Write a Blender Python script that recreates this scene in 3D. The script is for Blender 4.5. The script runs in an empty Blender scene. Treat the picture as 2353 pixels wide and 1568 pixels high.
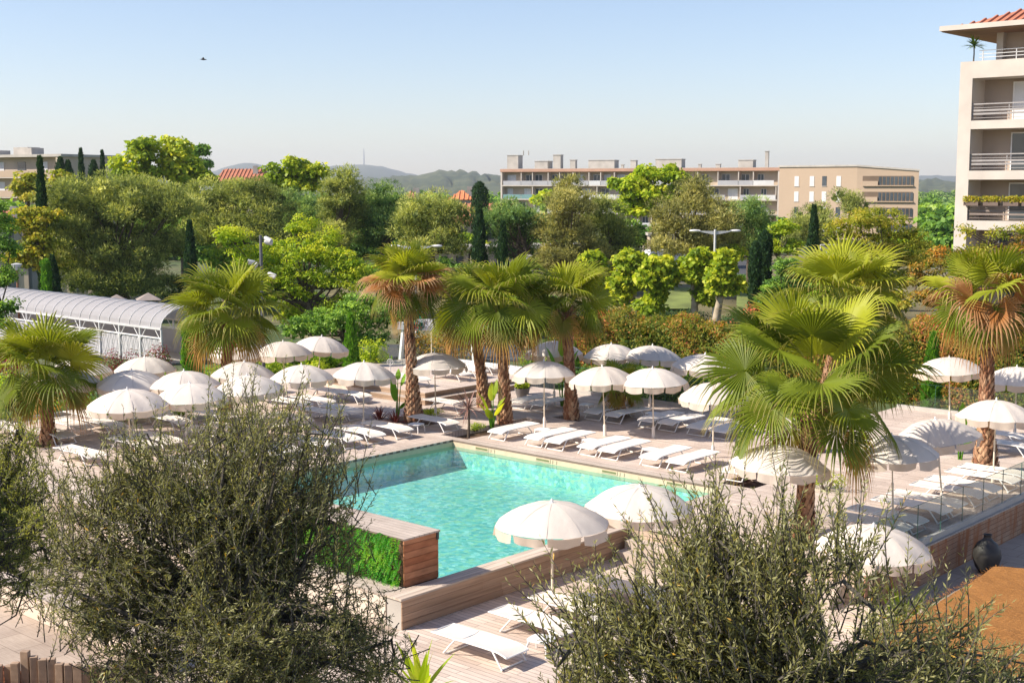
import bpy, math, random
import numpy as np
from mathutils import Vector, Matrix

random.seed(7)
RNG = np.random.default_rng(11)
SC = bpy.context.scene
COL = SC.collection
PI = math.pi

# ---------------------------------------------------------------- camera geometry
FPX = 46 / 36 * 2352          # focal length in the 2352 px wide picture I measured in
CAM_H = 8.3
PITCH = math.atan(354 / FPX)
CP, SP = math.cos(PITCH), math.sin(PITCH)


def ray(x, y):
    cx = (x - 1176) / FPX
    cy = (784 - y) / FPX
    return Vector((cx, CP + cy * SP, -SP + cy * CP))


def G(x, y, z=0.0):
    d = ray(x, y)
    t = (z - CAM_H) / d.z
    return Vector((d.x * t, d.y * t, z))


def Q(x, y, dist):
    d = ray(x, y)
    t = dist / d.y
    return Vector((d.x * t, dist, CAM_H + d.z * t))


C0 = G(1040, 1010)
UA = Vector((0.745, -0.667, 0))
VA = Vector((-0.667, -0.745, 0))
RZ = math.atan2(-0.667, 0.745)     # world angle of the u axis
A_U, A_B, A_NU, A_V = RZ, RZ + PI / 2, RZ + PI, RZ - PI / 2


def W(u, v, z=0.0):
    p = C0 + UA * u + VA * v
    return Vector((p.x, p.y, z))


def UVof(p):
    d = p - C0
    return d.x * UA.x + d.y * UA.y, d.x * VA.x + d.y * VA.y


ZL = -0.65       # lower deck
ZG = -0.9        # natural ground


# ---------------------------------------------------------------- tagging
def tag(o, label=None, cat=None, group=None, kind=None):
    if label: o['label'] = label
    if cat: o['category'] = cat
    if group: o['group'] = group
    if kind: o['kind'] = kind
    return o


def thing(name, label, cat, loc=(0, 0, 0), rz=0.0, group=None):
    o = bpy.data.objects.new(name, None)
    o.empty_display_size = 0.2
    COL.objects.link(o)
    o.location = loc
    o.rotation_euler = (0, 0, rz)
    return tag(o, label, cat, group)


def kids(o):
    return list(o.children)


def copy_tree(o, parent=None):
    c = o.copy()
    COL.objects.link(c)
    if parent is not None:
        c.parent = parent
    for ch in kids(o):
        copy_tree(ch, c)
    return c


# ---------------------------------------------------------------- mesh builders
class MB:
    def __init__(self):
        self.v, self.f, self.m = [], [], []
        self.tint = []
        self.cur = 0
        self.ct = 0.5

    def face(self, idx):
        self.f.append(tuple(idx)); self.m.append(self.cur); self.tint.append(self.ct)

    def poly(self, pts):
        n = len(self.v)
        self.v += [tuple(p) for p in pts]
        self.face(range(n, n + len(pts)))

    def box(self, x0, x1, y0, y1, z0, z1, M=None):
        n = len(self.v)
        pts = [Vector((x, y, z)) for z in (z0, z1) for y in (y0, y1) for x in (x0, x1)]
        if M is not None: pts = [M @ p for p in pts]
        self.v += [tuple(p) for p in pts]
        for q in ((0, 2, 3, 1), (4, 5, 7, 6), (0, 1, 5, 4), (2, 6, 7, 3), (0, 4, 6, 2), (1, 3, 7, 5)):
            self.face([n + i for i in q])
        return self

    def cbox(self, c, s, M=None):
        return self.box(c[0] - s[0] / 2, c[0] + s[0] / 2, c[1] - s[1] / 2, c[1] + s[1] / 2, c[2] - s[2] / 2, c[2] + s[2] / 2, M)

    def tube(self, pts, rad, n=8, cap=True, closed=False):
        pts = [Vector(p) for p in pts]
        if not hasattr(rad, '__len__'): rad = [rad] * len(pts)
        base = len(self.v)
        up = Vector((0, 0, 1))
        prev = None
        N = len(pts)
        for i, p in enumerate(pts):
            if closed:
                t = (pts[(i + 1) % N] - pts[i - 1])
            else:
                t = pts[min(i + 1, N - 1)] - pts[max(i - 1, 0)]
            if t.length < 1e-9: t = Vector((0, 0, 1))
            t.normalize()
            if prev is None:
                a = t.cross(up)
                if a.length < 0.05: a = t.cross(Vector((1, 0, 0)))
                a.normalize()
            else:
                a = prev - t * prev.dot(t)
                if a.length < 1e-6: a = t.orthogonal()
                a.normalize()
            prev = a
            b = t.cross(a)
            for k in range(n):
                th = 2 * PI * k / n
                q = p + a * (math.cos(th) * rad[i]) + b * (math.sin(th) * rad[i])
                self.v.append(tuple(q))
        segs = N if closed else N - 1
        for i in range(segs):
            j = (i + 1) % N
            for k in range(n):
                k2 = (k + 1) % n
                self.face((base + i * n + k, base + i * n + k2, base + j * n + k2, base + j * n + k))
        if cap and not closed:
            self.face([base + k for k in range(n)][::-1])
            self.face([base + (N - 1) * n + k for k in range(n)])
        return self

    def lathe(self, prof, n=16, c=(0, 0, 0)):
        """prof: list of (r, z)"""
        base = len(self.v)
        for r, z in prof:
            for k in range(n):
                th = 2 * PI * k / n
                self.v.append((c[0] + r * math.cos(th), c[1] + r * math.sin(th), c[2] + z))
        for i in range(len(prof) - 1):
            for k in range(n):
                k2 = (k + 1) % n
                self.face((base + i * n + k, base + i * n + k2, base + (i + 1) * n + k2, base + (i + 1) * n + k))
        if prof[0][0] > 1e-4: self.face([base + k for k in range(n)][::-1])
        if prof[-1][0] > 1e-4: self.face([base + (len(prof) - 1) * n + k for k in range(n)])
        return self

    def build(self, name, mats, parent=None, smooth=False, bevel=0.0):
        me = bpy.data.meshes.new(name)
        me.from_pydata(self.v, [], self.f)
        if not isinstance(mats, (list, tuple)): mats = [mats]
        for m in mats: me.materials.append(m)
        if len(mats) > 1:
            me.polygons.foreach_set('material_index', self.m)
        a = me.attributes.new('tint', 'FLOAT', 'FACE')
        a.data.foreach_set('value', self.tint)
        if smooth:
            me.polygons.foreach_set('use_smooth', [True] * len(self.f))
            if smooth != 'all':
                try: me.set_sharp_from_angle(angle=math.radians(40))
                except Exception: pass
        me.update()
        o = bpy.data.objects.new(name, me)
        COL.objects.link(o)
        if parent is not None: o.parent = parent
        if bevel > 0:
            b = o.modifiers.new('bevel', 'BEVEL'); b.width = bevel; b.segments = 2; b.limit_method = 'ANGLE'
        return o


def quads(name, P, mat, tint, parent=None, smooth=False):
    """P (N,4,3) array of quads, tint (N,)"""
    P = np.asarray(P, dtype=np.float32)
    n = len(P)
    me = bpy.data.meshes.new(name)
    me.vertices.add(4 * n); me.loops.add(4 * n); me.polygons.add(n)
    me.vertices.foreach_set('co', P.reshape(-1))
    me.loops.foreach_set('vertex_index', np.arange(4 * n, dtype=np.int32))
    me.polygons.foreach_set('loop_start', np.arange(0, 4 * n, 4, dtype=np.int32))
    try: me.polygons.foreach_set('loop_total', np.full(n, 4, dtype=np.int32))
    except Exception: pass
    me.update(calc_edges=True)
    a = me.attributes.new('tint', 'FLOAT', 'FACE')
    a.data.foreach_set('value', np.clip(np.asarray(tint, dtype=np.float32), 0, 1))
    me.materials.append(mat)
    o = bpy.data.objects.new(name, me)
    COL.objects.link(o)
    if parent is not None: o.parent = parent
    return o


def nrm(a):
    return a / (np.linalg.norm(a, axis=-1, keepdims=True) + 1e-9)


def rdir(n, rng=RNG):
    return nrm(rng.normal(size=(n, 3)))


def leaf_quads(p, d, s, L, Wd):
    """diamond leaves from p along d with side s"""
    L = np.asarray(L).reshape(-1, 1); Wd = np.asarray(Wd).reshape(-1, 1)
    m = p + d * L * 0.5
    return np.stack([p, m + s * Wd / 2, p + d * L, m - s * Wd / 2], axis=1)


# ---------------------------------------------------------------- materials
MATS = {}


def nt_new(name):
    m = bpy.data.materials.new(name)
    m.use_nodes = True
    nt = m.node_tree
    nt.nodes.clear()
    out = nt.nodes.new('ShaderNodeOutputMaterial')
    MATS[name] = m
    return m, nt, out


def L(nt, a, b):
    nt.links.new(a, b)


def ramp(nt, fac, stops):
    r = nt.nodes.new('ShaderNodeValToRGB')
    el = r.color_ramp.elements
    while len(el) < len(stops): el.new(0.5)
    for e, (p, c) in zip(el, stops):
        e.position = p; e.color = (*c, 1)
    if fac is not None: L(nt, fac, r.inputs[0])
    return r.outputs[0]


def coords(nt, rot=0.0, scale=(1, 1, 1), world=False):
    tc = nt.nodes.new('ShaderNodeTexCoord')
    mp = nt.nodes.new('ShaderNodeMapping')
    mp.inputs['Rotation'].default_value = (0, 0, rot)
    mp.inputs['Scale'].default_value = scale
    if world:
        g = nt.nodes.new('ShaderNodeNewGeometry')
        L(nt, g.outputs['Position'], mp.inputs[0])
    else:
        L(nt, tc.outputs['Object'], mp.inputs[0])
    return mp.outputs[0]


def noise(nt, vec, scale, detail=4, rough=0.55):
    n = nt.nodes.new('ShaderNodeTexNoise')
    n.inputs['Scale'].default_value = scale
    n.inputs['Detail'].default_value = detail
    n.inputs['Roughness'].default_value = rough
    if vec is not None: L(nt, vec, n.inputs['Vector'])
    return n.outputs['Fac']


def mixc(nt, fac, a, b, mode='MIX'):
    n = nt.nodes.new('ShaderNodeMix')
    n.data_type = 'RGBA'; n.blend_type = mode
    for s, v in ((n.inputs[0], fac), (n.inputs[6], a), (n.inputs[7], b)):
        if hasattr(v, 'links'): L(nt, v, s)
        elif isinstance(v, (int, float)): s.default_value = v
        else: s.default_value = (*v, 1)
    return n.outputs[2]


def principled(nt, out, color, rough=0.6, metal=0.0, bump=None, spec=0.5):
    b = nt.nodes.new('ShaderNodeBsdfPrincipled')
    if hasattr(color, 'links'): L(nt, color, b.inputs['Base Color'])
    else: b.inputs['Base Color'].default_value = (*color, 1)
    b.inputs['Roughness'].default_value = rough
    b.inputs['Metallic'].default_value = metal
    b.inputs['Specular IOR Level'].default_value = spec
    if bump is not None:
        h, st, di = bump
        bn = nt.nodes.new('ShaderNodeBump')
        bn.inputs['Strength'].default_value = st
        bn.inputs['Distance'].default_value = di
        L(nt, h, bn.inputs['Height'])
        L(nt, bn.outputs[0], b.inputs['Normal'])
    L(nt, b.outputs[0], out.inputs[0])
    return b


def plain(name, c, rough=0.6, var=0.15, scale=3.0, metal=0.0, bump=0.0, world=False):
    if name in MATS: return MATS[name]
    m, nt, out = nt_new(name)
    vec = coords(nt, world=world)
    n = noise(nt, vec, scale, 6)
    dark = tuple(x * (1 - var) for x in c); lite = tuple(min(1, x * (1 + var)) for x in c)
    col = ramp(nt, n, [(0.3, dark), (0.7, lite)])
    principled(nt, out, col, rough, metal, bump=(noise(nt, vec, scale * 6, 6), bump, 0.02) if bump else None)
    return m


GAIN = dict(pine_needles=2.8, pine_needles_dark=3.2, pine_needles_brownish=2.3, plane_leaves=1.6, lime_green_leaves=1.6, yellow_green_leaves=1.45, cypress_scales=1.7,
            bright_cypress_scales=1.3, dark_leaves=2.8, photinia_leaves=1.45, rusty_leaves=1.5, shrub_leaves=1.6, purple_leaves=1.4, olive_leaves=2.1, olive_leaves_light=1.9, olive_leaves_yellowish=2.0)


def leafmat(name, stops, trans=0.35, rough=0.5, gloss=0.25):
    """leaf colours spread over the per-leaf tint; diffuse, translucent and a thin gloss"""
    m, nt, out = nt_new(name)
    gn = GAIN.get(name, 1.0)
    stops = [(p, tuple(min(0.8, c * gn) for c in cc)) for p, cc in stops]
    trans = min(0.5, trans + 0.10)
    at = nt.nodes.new('ShaderNodeAttribute'); at.attribute_name = 'tint'
    col = ramp(nt, at.outputs['Fac'], stops)
    d = nt.nodes.new('ShaderNodeBsdfPrincipled')
    L(nt, col, d.inputs['Base Color']); d.inputs['Roughness'].default_value = rough
    d.inputs['Specular IOR Level'].default_value = gloss
    t = nt.nodes.new('ShaderNodeBsdfTranslucent')
    warm = mixc(nt, 1.0, col, (1.25, 1.2, 0.55), 'MULTIPLY')
    L(nt, warm, t.inputs[0])
    mx = nt.nodes.new('ShaderNodeMixShader'); mx.inputs[0].default_value = trans
    L(nt, d.outputs[0], mx.inputs[1]); L(nt, t.outputs[0], mx.inputs[2])
    L(nt, mx.outputs[0], out.inputs[0])
    return m


def boards(name, c1, c2, gap, bw=0.14, bl=2.4, rot=0.0, axis='xy', rough=0.7, stain=None, world=False, bump=0.4):
    """rows of boards: colour changes per board, dark joints, grain along the board"""
    m, nt, out = nt_new(name)
    tc = nt.nodes.new('ShaderNodeTexCoord')
    src = tc.outputs['Object']
    sep = nt.nodes.new('ShaderNodeSeparateXYZ'); L(nt, src, sep.inputs[0])
    cmb = nt.nodes.new('ShaderNodeCombineXYZ')
    a, b = axis
    L(nt, sep.outputs['XYZ'.index(a.upper())], cmb.inputs[0]); L(nt, sep.outputs['XYZ'.index(b.upper())], cmb.inputs[1])
    br = nt.nodes.new('ShaderNodeTexBrick')
    br.offset = 0.37; br.offset_frequency = 2
    br.inputs['Scale'].default_value = 1.0
    br.inputs['Brick Width'].default_value = bl
    br.inputs['Row Height'].default_value = bw
    br.inputs['Mortar Size'].default_value = 0.006
    br.inputs['Mortar Smooth'].default_value = 0.2
    br.inputs['Bias'].default_value = 0.0
    br.inputs['Color1'].default_value = (*c1, 1); br.inputs['Color2'].default_value = (*c2, 1); br.inputs['Mortar'].default_value = (*gap, 1)
    L(nt, cmb.outputs[0], br.inputs['Vector'])
    mp = nt.nodes.new('ShaderNodeMapping'); mp.inputs['Scale'].default_value = (1.5, 26, 1)
    L(nt, cmb.outputs[0], mp.inputs[0])
    g = noise(nt, mp.outputs[0], 1.6, 6, 0.6)
    gr = ramp(nt, g, [(0.25, (0.78, 0.76, 0.74)), (0.75, (1.12, 1.12, 1.12))])
    col = mixc(nt, 1.0, br.outputs['Color'], gr, 'MULTIPLY')
    w = noise(nt, src, 0.55, 6, 0.65)
    wr = ramp(nt, w, [(0.32, (0.80, 0.78, 0.77)), (0.66, (1.06, 1.06, 1.06))])
    col = mixc(nt, 1.0, col, wr, 'MULTIPLY')
    if stain:
        mp2 = nt.nodes.new('ShaderNodeMapping'); mp2.inputs['Scale'].default_value = (2.2, 0.5, 1)
        L(nt, cmb.outputs[0], mp2.inputs[0])
        s = noise(nt, mp2.outputs[0], 1.4, 5, 0.65)
        sr = ramp(nt, s, [(0.46, (0, 0, 0)), (0.62, (1, 1, 1))])
        col = mixc(nt, sr, col, stain)
    principled(nt, out, col, rough, bump=(br.outputs['Fac'], -bump, 0.01), spec=0.25)
    return m


def schlick(nt, f0, normal=None):
    """reflectance that is the same seen from either side of a sheet"""
    lw = nt.nodes.new('ShaderNodeLayerWeight'); lw.inputs[0].default_value = 0.5
    if normal is not None: L(nt, normal, lw.inputs['Normal'])
    pw = nt.nodes.new('ShaderNodeMath'); pw.operation = 'POWER'; pw.inputs[1].default_value = 5.0
    L(nt, lw.outputs['Facing'], pw.inputs[0])
    ma = nt.nodes.new('ShaderNodeMath'); ma.operation = 'MULTIPLY_ADD'; ma.inputs[1].default_value = 1 - f0; ma.inputs[2].default_value = f0
    L(nt, pw.outputs[0], ma.inputs[0])
    return ma.outputs[0]


def glassmat(name, tint, refl=1.0):
    m, nt, out = nt_new(name)
    t = nt.nodes.new('ShaderNodeBsdfTransparent'); t.inputs[0].default_value = (*tint, 1)
    g = nt.nodes.new('ShaderNodeBsdfGlossy'); g.inputs['Roughness'].default_value = 0.02
    mx = nt.nodes.new('ShaderNodeMixShader')
    L(nt, schlick(nt, 0.04), mx.inputs[0]); L(nt, t.outputs[0], mx.inputs[1]); L(nt, g.outputs[0], mx.inputs[2])
    L(nt, mx.outputs[0], out.inputs[0])
    return m


M_WHITE = plain('white_metal', (0.80, 0.78, 0.75), 0.45, 0.05, 4)
M_WHITEP = plain('white_paint', (0.74, 0.73, 0.72), 0.6, 0.08, 2)
M_SLING = plain('sling_cloth', (0.75, 0.68, 0.60), 0.8, 0.05, 6)
M_GREY = plain('grey_metal', (0.10, 0.105, 0.115), 0.5, 0.1, 3)
M_DARK = plain('dark_metal', (0.05, 0.055, 0.06), 0.5, 0.2, 3)
M_LAMP = plain('galvanised_metal', (0.55, 0.55, 0.55), 0.45, 0.12, 2)
M_CHANNEL = plain('balustrade_channel', (0.42, 0.40, 0.37), 0.5, 0.1, 2)
M_SOIL = plain('soil', (0.10, 0.055, 0.032), 0.95, 0.5, 8, bump=0.6)
M_MULCH = plain('bark_mulch', (0.25, 0.085, 0.035), 0.95, 0.7, 16, bump=1.0)
M_ASPHALT = plain('asphalt', (0.055, 0.055, 0.06), 0.9, 0.25, 0.6)
M_BARK = plain('bark', (0.10, 0.075, 0.055), 0.95, 0.4, 5, bump=0.7)
M_OLIVEBARK = plain('olive_bark', (0.085, 0.075, 0.06), 0.95, 0.35, 14, bump=0.7)
M_LEADBARK = plain('plane_bark', (0.34, 0.28, 0.20), 0.9, 0.45, 2.2, bump=0.3)
M_WALLBEIGE = plain('beige_render', (0.47, 0.39, 0.30), 0.9, 0.1, 0.5)
M_TERRA = plain('terracotta_tile', (0.42, 0.16, 0.09), 0.85, 0.2, 1.2)
M_CONC = plain('concrete', (0.42, 0.39, 0.35), 0.9, 0.15, 0.7)
M_WIN = plain('window_glass', (0.06, 0.075, 0.09), 0.15, 0.4, 0.4)
M_POT = plain('dark_pottery', (0.035, 0.03, 0.028), 0.55, 0.3, 4)
M_GREYPOT = plain('grey_pottery', (0.16, 0.15, 0.15), 0.7, 0.2, 4)
M_SHUT = plain('shutter', (0.62, 0.62, 0.62), 0.6, 0.1, 0.5)

M_DECK = boards('deck_boards', (0.70, 0.595, 0.515), (0.55, 0.455, 0.39), (0.16, 0.13, 0.11))
M_COPING = boards('coping_boards', (0.58, 0.50, 0.43), (0.50, 0.43, 0.37), (0.2, 0.16, 0.13), bw=0.15, bl=3.0)
M_CLAD = boards('cladding_boards', (0.46, 0.32, 0.215), (0.38, 0.255, 0.165), (0.05, 0.03, 0.02), bw=0.135, bl=3.2, axis='yz')
M_CLADX = boards('cladding_boards_sunlit_tint', (0.55, 0.44, 0.34), (0.49, 0.38, 0.29), (0.10, 0.07, 0.05), bw=0.135, bl=3.2, axis='xz')  # lit copy of the cladding, sunlight put into a paler board colour
M_CLADRED = boards('cladding_boards_stained', (0.50, 0.31, 0.20), (0.42, 0.24, 0.15), (0.07, 0.035, 0.02), bw=0.125, bl=3.8, axis='yz', stain=(0.33, 0.12, 0.045))
M_PLANTWOOD = boards('planter_boards', (0.40, 0.17, 0.085), (0.31, 0.115, 0.055), (0.05, 0.025, 0.015), bw=0.18, bl=5, axis='yz', stain=(0.43, 0.25, 0.16))
M_PICKET = plain('picket_wood', (0.33, 0.23, 0.16), 0.85, 0.3, 5)
M_STEPWOOD = boards('step_boards', (0.42, 0.30, 0.21), (0.34, 0.24, 0.165), (0.06, 0.04, 0.03), bw=0.1, bl=3.0, axis='xz')
M_TILE = plain('pool_edge_tile', (0.58, 0.46, 0.32), 0.6, 0.08, 5)
M_GLASS = glassmat('balustrade_glass', (0.93, 0.965, 0.945))

# foliage
LM = dict(
    pine=leafmat('pine_needles', [(0.0, (0.04, 0.055, 0.018)), (0.5, (0.105, 0.125, 0.035)), (1.0, (0.26, 0.26, 0.08))], 0.25, 0.6, 0.1),
    pine2=leafmat('pine_needles_dark', [(0.0, (0.022, 0.045, 0.018)), (0.5, (0.06, 0.10, 0.03)), (1.0, (0.16, 0.20, 0.06))], 0.25, 0.6, 0.1),
    pine3=leafmat('pine_needles_brownish', [(0.0, (0.06, 0.065, 0.025)), (0.5, (0.145, 0.145, 0.048)), (1.0, (0.30, 0.27, 0.10))], 0.25, 0.6, 0.1),
    plane=leafmat('plane_leaves', [(0.0, (0.075, 0.13, 0.010)), (0.5, (0.21, 0.28, 0.018)), (1.0, (0.44, 0.44, 0.04))], 0.4),
    lime=leafmat('lime_green_leaves', [(0.0, (0.08, 0.15, 0.010)), (0.5, (0.22, 0.30, 0.016)), (1.0, (0.46, 0.46, 0.04))], 0.4),
    yellow=leafmat('yellow_green_leaves', [(0.0, (0.09, 0.13, 0.012)), (0.5, (0.26, 0.28, 0.025)), (1.0, (0.46, 0.36, 0.06))], 0.4),
    cypress=leafmat('cypress_scales', [(0.0, (0.012, 0.028, 0.014)), (0.6, (0.025, 0.055, 0.022)), (1.0, (0.05, 0.09, 0.03))], 0.15, 0.6, 0.1),
    thuja=leafmat('bright_cypress_scales', [(0.0, (0.04, 0.13, 0.012)), (0.6, (0.10, 0.24, 0.02)), (1.0, (0.20, 0.36, 0.03))], 0.3),
    dark=leafmat('dark_leaves', [(0.0, (0.02, 0.05, 0.010)), (0.5, (0.06, 0.115, 0.018)), (1.0, (0.16, 0.23, 0.03))], 0.3),
    photinia=leafmat('photinia_leaves', [(0.0, (0.03, 0.075, 0.01)), (0.40, (0.13, 0.17, 0.02)), (0.62, (0.27, 0.22, 0.03)), (0.8, (0.42, 0.17, 0.05)), (1.0, (0.50, 0.13, 0.08))], 0.35),
    rust=leafmat('rusty_leaves', [(0.0, (0.05, 0.08, 0.012)), (0.5, (0.22, 0.18, 0.03)), (1.0, (0.48, 0.20, 0.03))], 0.35),
    shrub=leafmat('shrub_leaves', [(0.0, (0.05, 0.11, 0.010)), (0.5, (0.16, 0.25, 0.018)), (1.0, (0.40, 0.42, 0.04))], 0.4),
    purple=leafmat('purple_leaves', [(0.0, (0.05, 0.10, 0.03)), (0.45, (0.12, 0.18, 0.05)), (0.55, (0.15, 0.02, 0.03)), (1.0, (0.26, 0.03, 0.05))], 0.3),
    fern=leafmat('fern_leaves', [(0.0, (0.015, 0.11, 0.008)), (0.5, (0.06, 0.34, 0.012)), (1.0, (0.30, 0.52, 0.03))], 0.4),
    olive=leafmat('olive_leaves', [(0.0, (0.065, 0.07, 0.030)), (0.5, (0.145, 0.145, 0.055)), (0.85, (0.24, 0.235, 0.115)), (0.97, (0.30, 0.29, 0.17)), (1.0, (0.50, 0.22, 0.03))], 0.28, 0.45, 0.4),
    olive2=leafmat('olive_leaves_light', [(0.0, (0.10, 0.105, 0.04)), (0.5, (0.185, 0.18, 0.075)), (0.9, (0.29, 0.28, 0.14)), (1.0, (0.46, 0.25, 0.05))], 0.32, 0.45, 0.4),
    oliveyellow=leafmat('olive_leaves_yellowish', [(0.0, (0.09, 0.11, 0.03)), (0.5, (0.18, 0.19, 0.05)), (1.0, (0.30, 0.29, 0.10))], 0.35),
    grass=leafmat('grass_blades', [(0.0, (0.05, 0.10, 0.015)), (0.6, (0.12, 0.20, 0.03)), (1.0, (0.24, 0.27, 0.06))], 0.3),
)
# ================================================================= generators
def tintmat(name, stops, rough=0.8, bump=0.0, stretch=(1, 1, 1), nscale=14):
    m, nt, out = nt_new(name)
    at = nt.nodes.new('ShaderNodeAttribute'); at.attribute_name = 'tint'
    col = ramp(nt, at.outputs['Fac'], stops)
    vec = coords(nt, scale=stretch)
    n = noise(nt, vec, nscale, 5)
    col = mixc(nt, 1.0, col, ramp(nt, n, [(0.3, (0.7, 0.68, 0.66)), (0.7, (1.2, 1.2, 1.2))]), 'MULTIPLY')
    principled(nt, out, col, rough, bump=(n, bump, 0.02) if bump else None, spec=0.2)
    return m


M_PTRUNK = tintmat('palm_trunk_fibre', [(0.0, (0.07, 0.032, 0.02)), (0.45, (0.27, 0.125, 0.07)), (1.0, (0.52, 0.34, 0.21))], 0.9, 0.5)


def palmleaf(name, body, tip, dead):
    """body colour by frond tint, tips dried by distance from the hub"""
    m, nt, out = nt_new(name)
    at = nt.nodes.new('ShaderNodeAttribute'); at.attribute_name = 'tint'
    tp = nt.nodes.new('ShaderNodeAttribute'); tp.attribute_name = 'tip'
    col = ramp(nt, at.outputs['Fac'], body)
    tf = ramp(nt, tp.outputs['Fac'], tip)
    col = mixc(nt, tf, col, dead)
    d = nt.nodes.new('ShaderNodeBsdfPrincipled')
    L(nt, col, d.inputs['Base Color']); d.inputs['Roughness'].default_value = 0.5
    d.inputs['Specular IOR Level'].default_value = 0.22
    t = nt.nodes.new('ShaderNodeBsdfTranslucent')
    L(nt, mixc(nt, 1.0, col, (1.3, 1.25, 0.5), 'MULTIPLY'), t.inputs[0])
    mx = nt.nodes.new('ShaderNodeMixShader'); mx.inputs[0].default_value = 0.33
    L(nt, d.outputs[0], mx.inputs[1]); L(nt, t.outputs[0], mx.inputs[2]); L(nt, mx.outputs[0], out.inputs[0])
    return m


GREENBODY = [(0.0, (0.075, 0.115, 0.014)), (0.5, (0.19, 0.24, 0.018)), (1.0, (0.40, 0.42, 0.03))]
M_FROND = palmleaf('palm_frond_green', GREENBODY, [(0.72, (0, 0, 0)), (1.0, (0.8, 0.8, 0.8))], (0.46, 0.33, 0.12))
M_FRONDOLD = palmleaf('palm_frond_yellowing', [(0.0, (0.12, 0.14, 0.02)), (1.0, (0.27, 0.22, 0.03))], [(0.35, (0, 0, 0)), (0.8, (1, 1, 1))], (0.50, 0.26, 0.085))
M_FRONDDEAD = palmleaf('palm_frond_dried', [(0.0, (0.33, 0.13, 0.04)), (1.0, (0.48, 0.22, 0.07))], [(0.35, (0, 0, 0)), (0.9, (1, 1, 1))], (0.47, 0.30, 0.16))


def frond_mesh(name, az, el, pet, R, bend, droop, nseg, mat, tint, parent, rng, amax=2.25, cup=0.25, split=0.47, hang=0.0):
    out = np.array([math.cos(az), math.sin(az), 0.0]); up = np.array([0, 0, 1.0])
    S = np.array([-math.sin(az), math.cos(az), 0.0])
    # petiole
    pts = [np.zeros(3) + out * 0.05]
    e = el
    D = None
    n = 7
    for i in range(n):
        e = el + bend * ((i + 1) / n) ** 1.3
        D = out * math.cos(e) + up * math.sin(e)
        pts.append(pts[-1] + D * pet / n)
    E = pts[-1]
    e2 = e + bend * 0.35 - hang
    D = out * math.cos(e2) + up * math.sin(e2)
    roll = rng.normal(0, 0.4)
    N = np.cross(D, S); N /= np.linalg.norm(N)
    S2 = S * math.cos(roll) + N * math.sin(roll)
    N = np.cross(D, S2)
    if abs(el) < 1.2 and N[2] < 0: N = -N
    verts, tips, faces = [], [], []
    # petiole as a thin flat strip
    for i, p in enumerate(pts):
        w = 0.026 * (1 - 0.5 * i / n)
        verts += [p - S * w, p + up * w * 0.6, p + S * w]; tips += [0.0] * 3
    for i in range(n):
        for k in (0, 1):
            faces.append((3 * i + k, 3 * i + k + 1, 3 * i + 4 + k, 3 * i + 3 + k))
    stations = np.array([0.03, 0.28, split, 0.70, 0.86, 1.0])
    da = 2 * amax / nseg
    wide = math.tan(da / 2)
    for j in range(nseg):
        a = -amax + da * (j + 0.5) + rng.normal(0, 0.015)
        Ra = R * (0.80 + 0.20 * math.cos(a * 0.75)) * rng.uniform(0.93, 1.05)
        d = D * math.cos(a) + S2 * math.sin(a)
        T = -D * math.sin(a) + S2 * math.cos(a)
        b = len(verts)
        g = droop * rng.uniform(0.75, 1.3)
        side = rng.normal(0, 0.05)
        for si, s in enumerate(stations):
            r = s * Ra
            p = E + d * r + N * (cup * R * (1 - math.cos(a)) * s * 0.35)
            x = max(0.0, s - 0.5)
            p = p - up * (g * x * x * Ra * 2.8) + T * side * x * Ra
            # drooping tips shorten instead of stretching
            p = p - d * (g * x * x * Ra * 0.8)
            w = wide * r if s <= split else wide * split * Ra * (1 - ((s - split) / (1 - split)) ** 1.2) * 0.92
            w = max(w, 0.001)
            verts += [p - T * w, p + N * w * 0.75, p + T * w]
            tips += [s] * 3
        for si in range(len(stations) - 1):
            q = b + 3 * si
            faces.append((q, q + 1, q + 4, q + 3)); faces.append((q + 1, q + 2, q + 5, q + 4))
    me = bpy.data.meshes.new(name)
    me.from_pydata([tuple(v) for v in verts], [], faces)
    a = me.attributes.new('tip', 'FLOAT', 'POINT'); a.data.foreach_set('value', tips)
    a = me.attributes.new('tint', 'FLOAT', 'FACE'); a.data.foreach_set('value', [tint] * len(faces))
    me.materials.append(mat)
    me.update()
    o = bpy.data.objects.new(name, me); COL.objects.link(o); o.parent = parent
    return o


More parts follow.
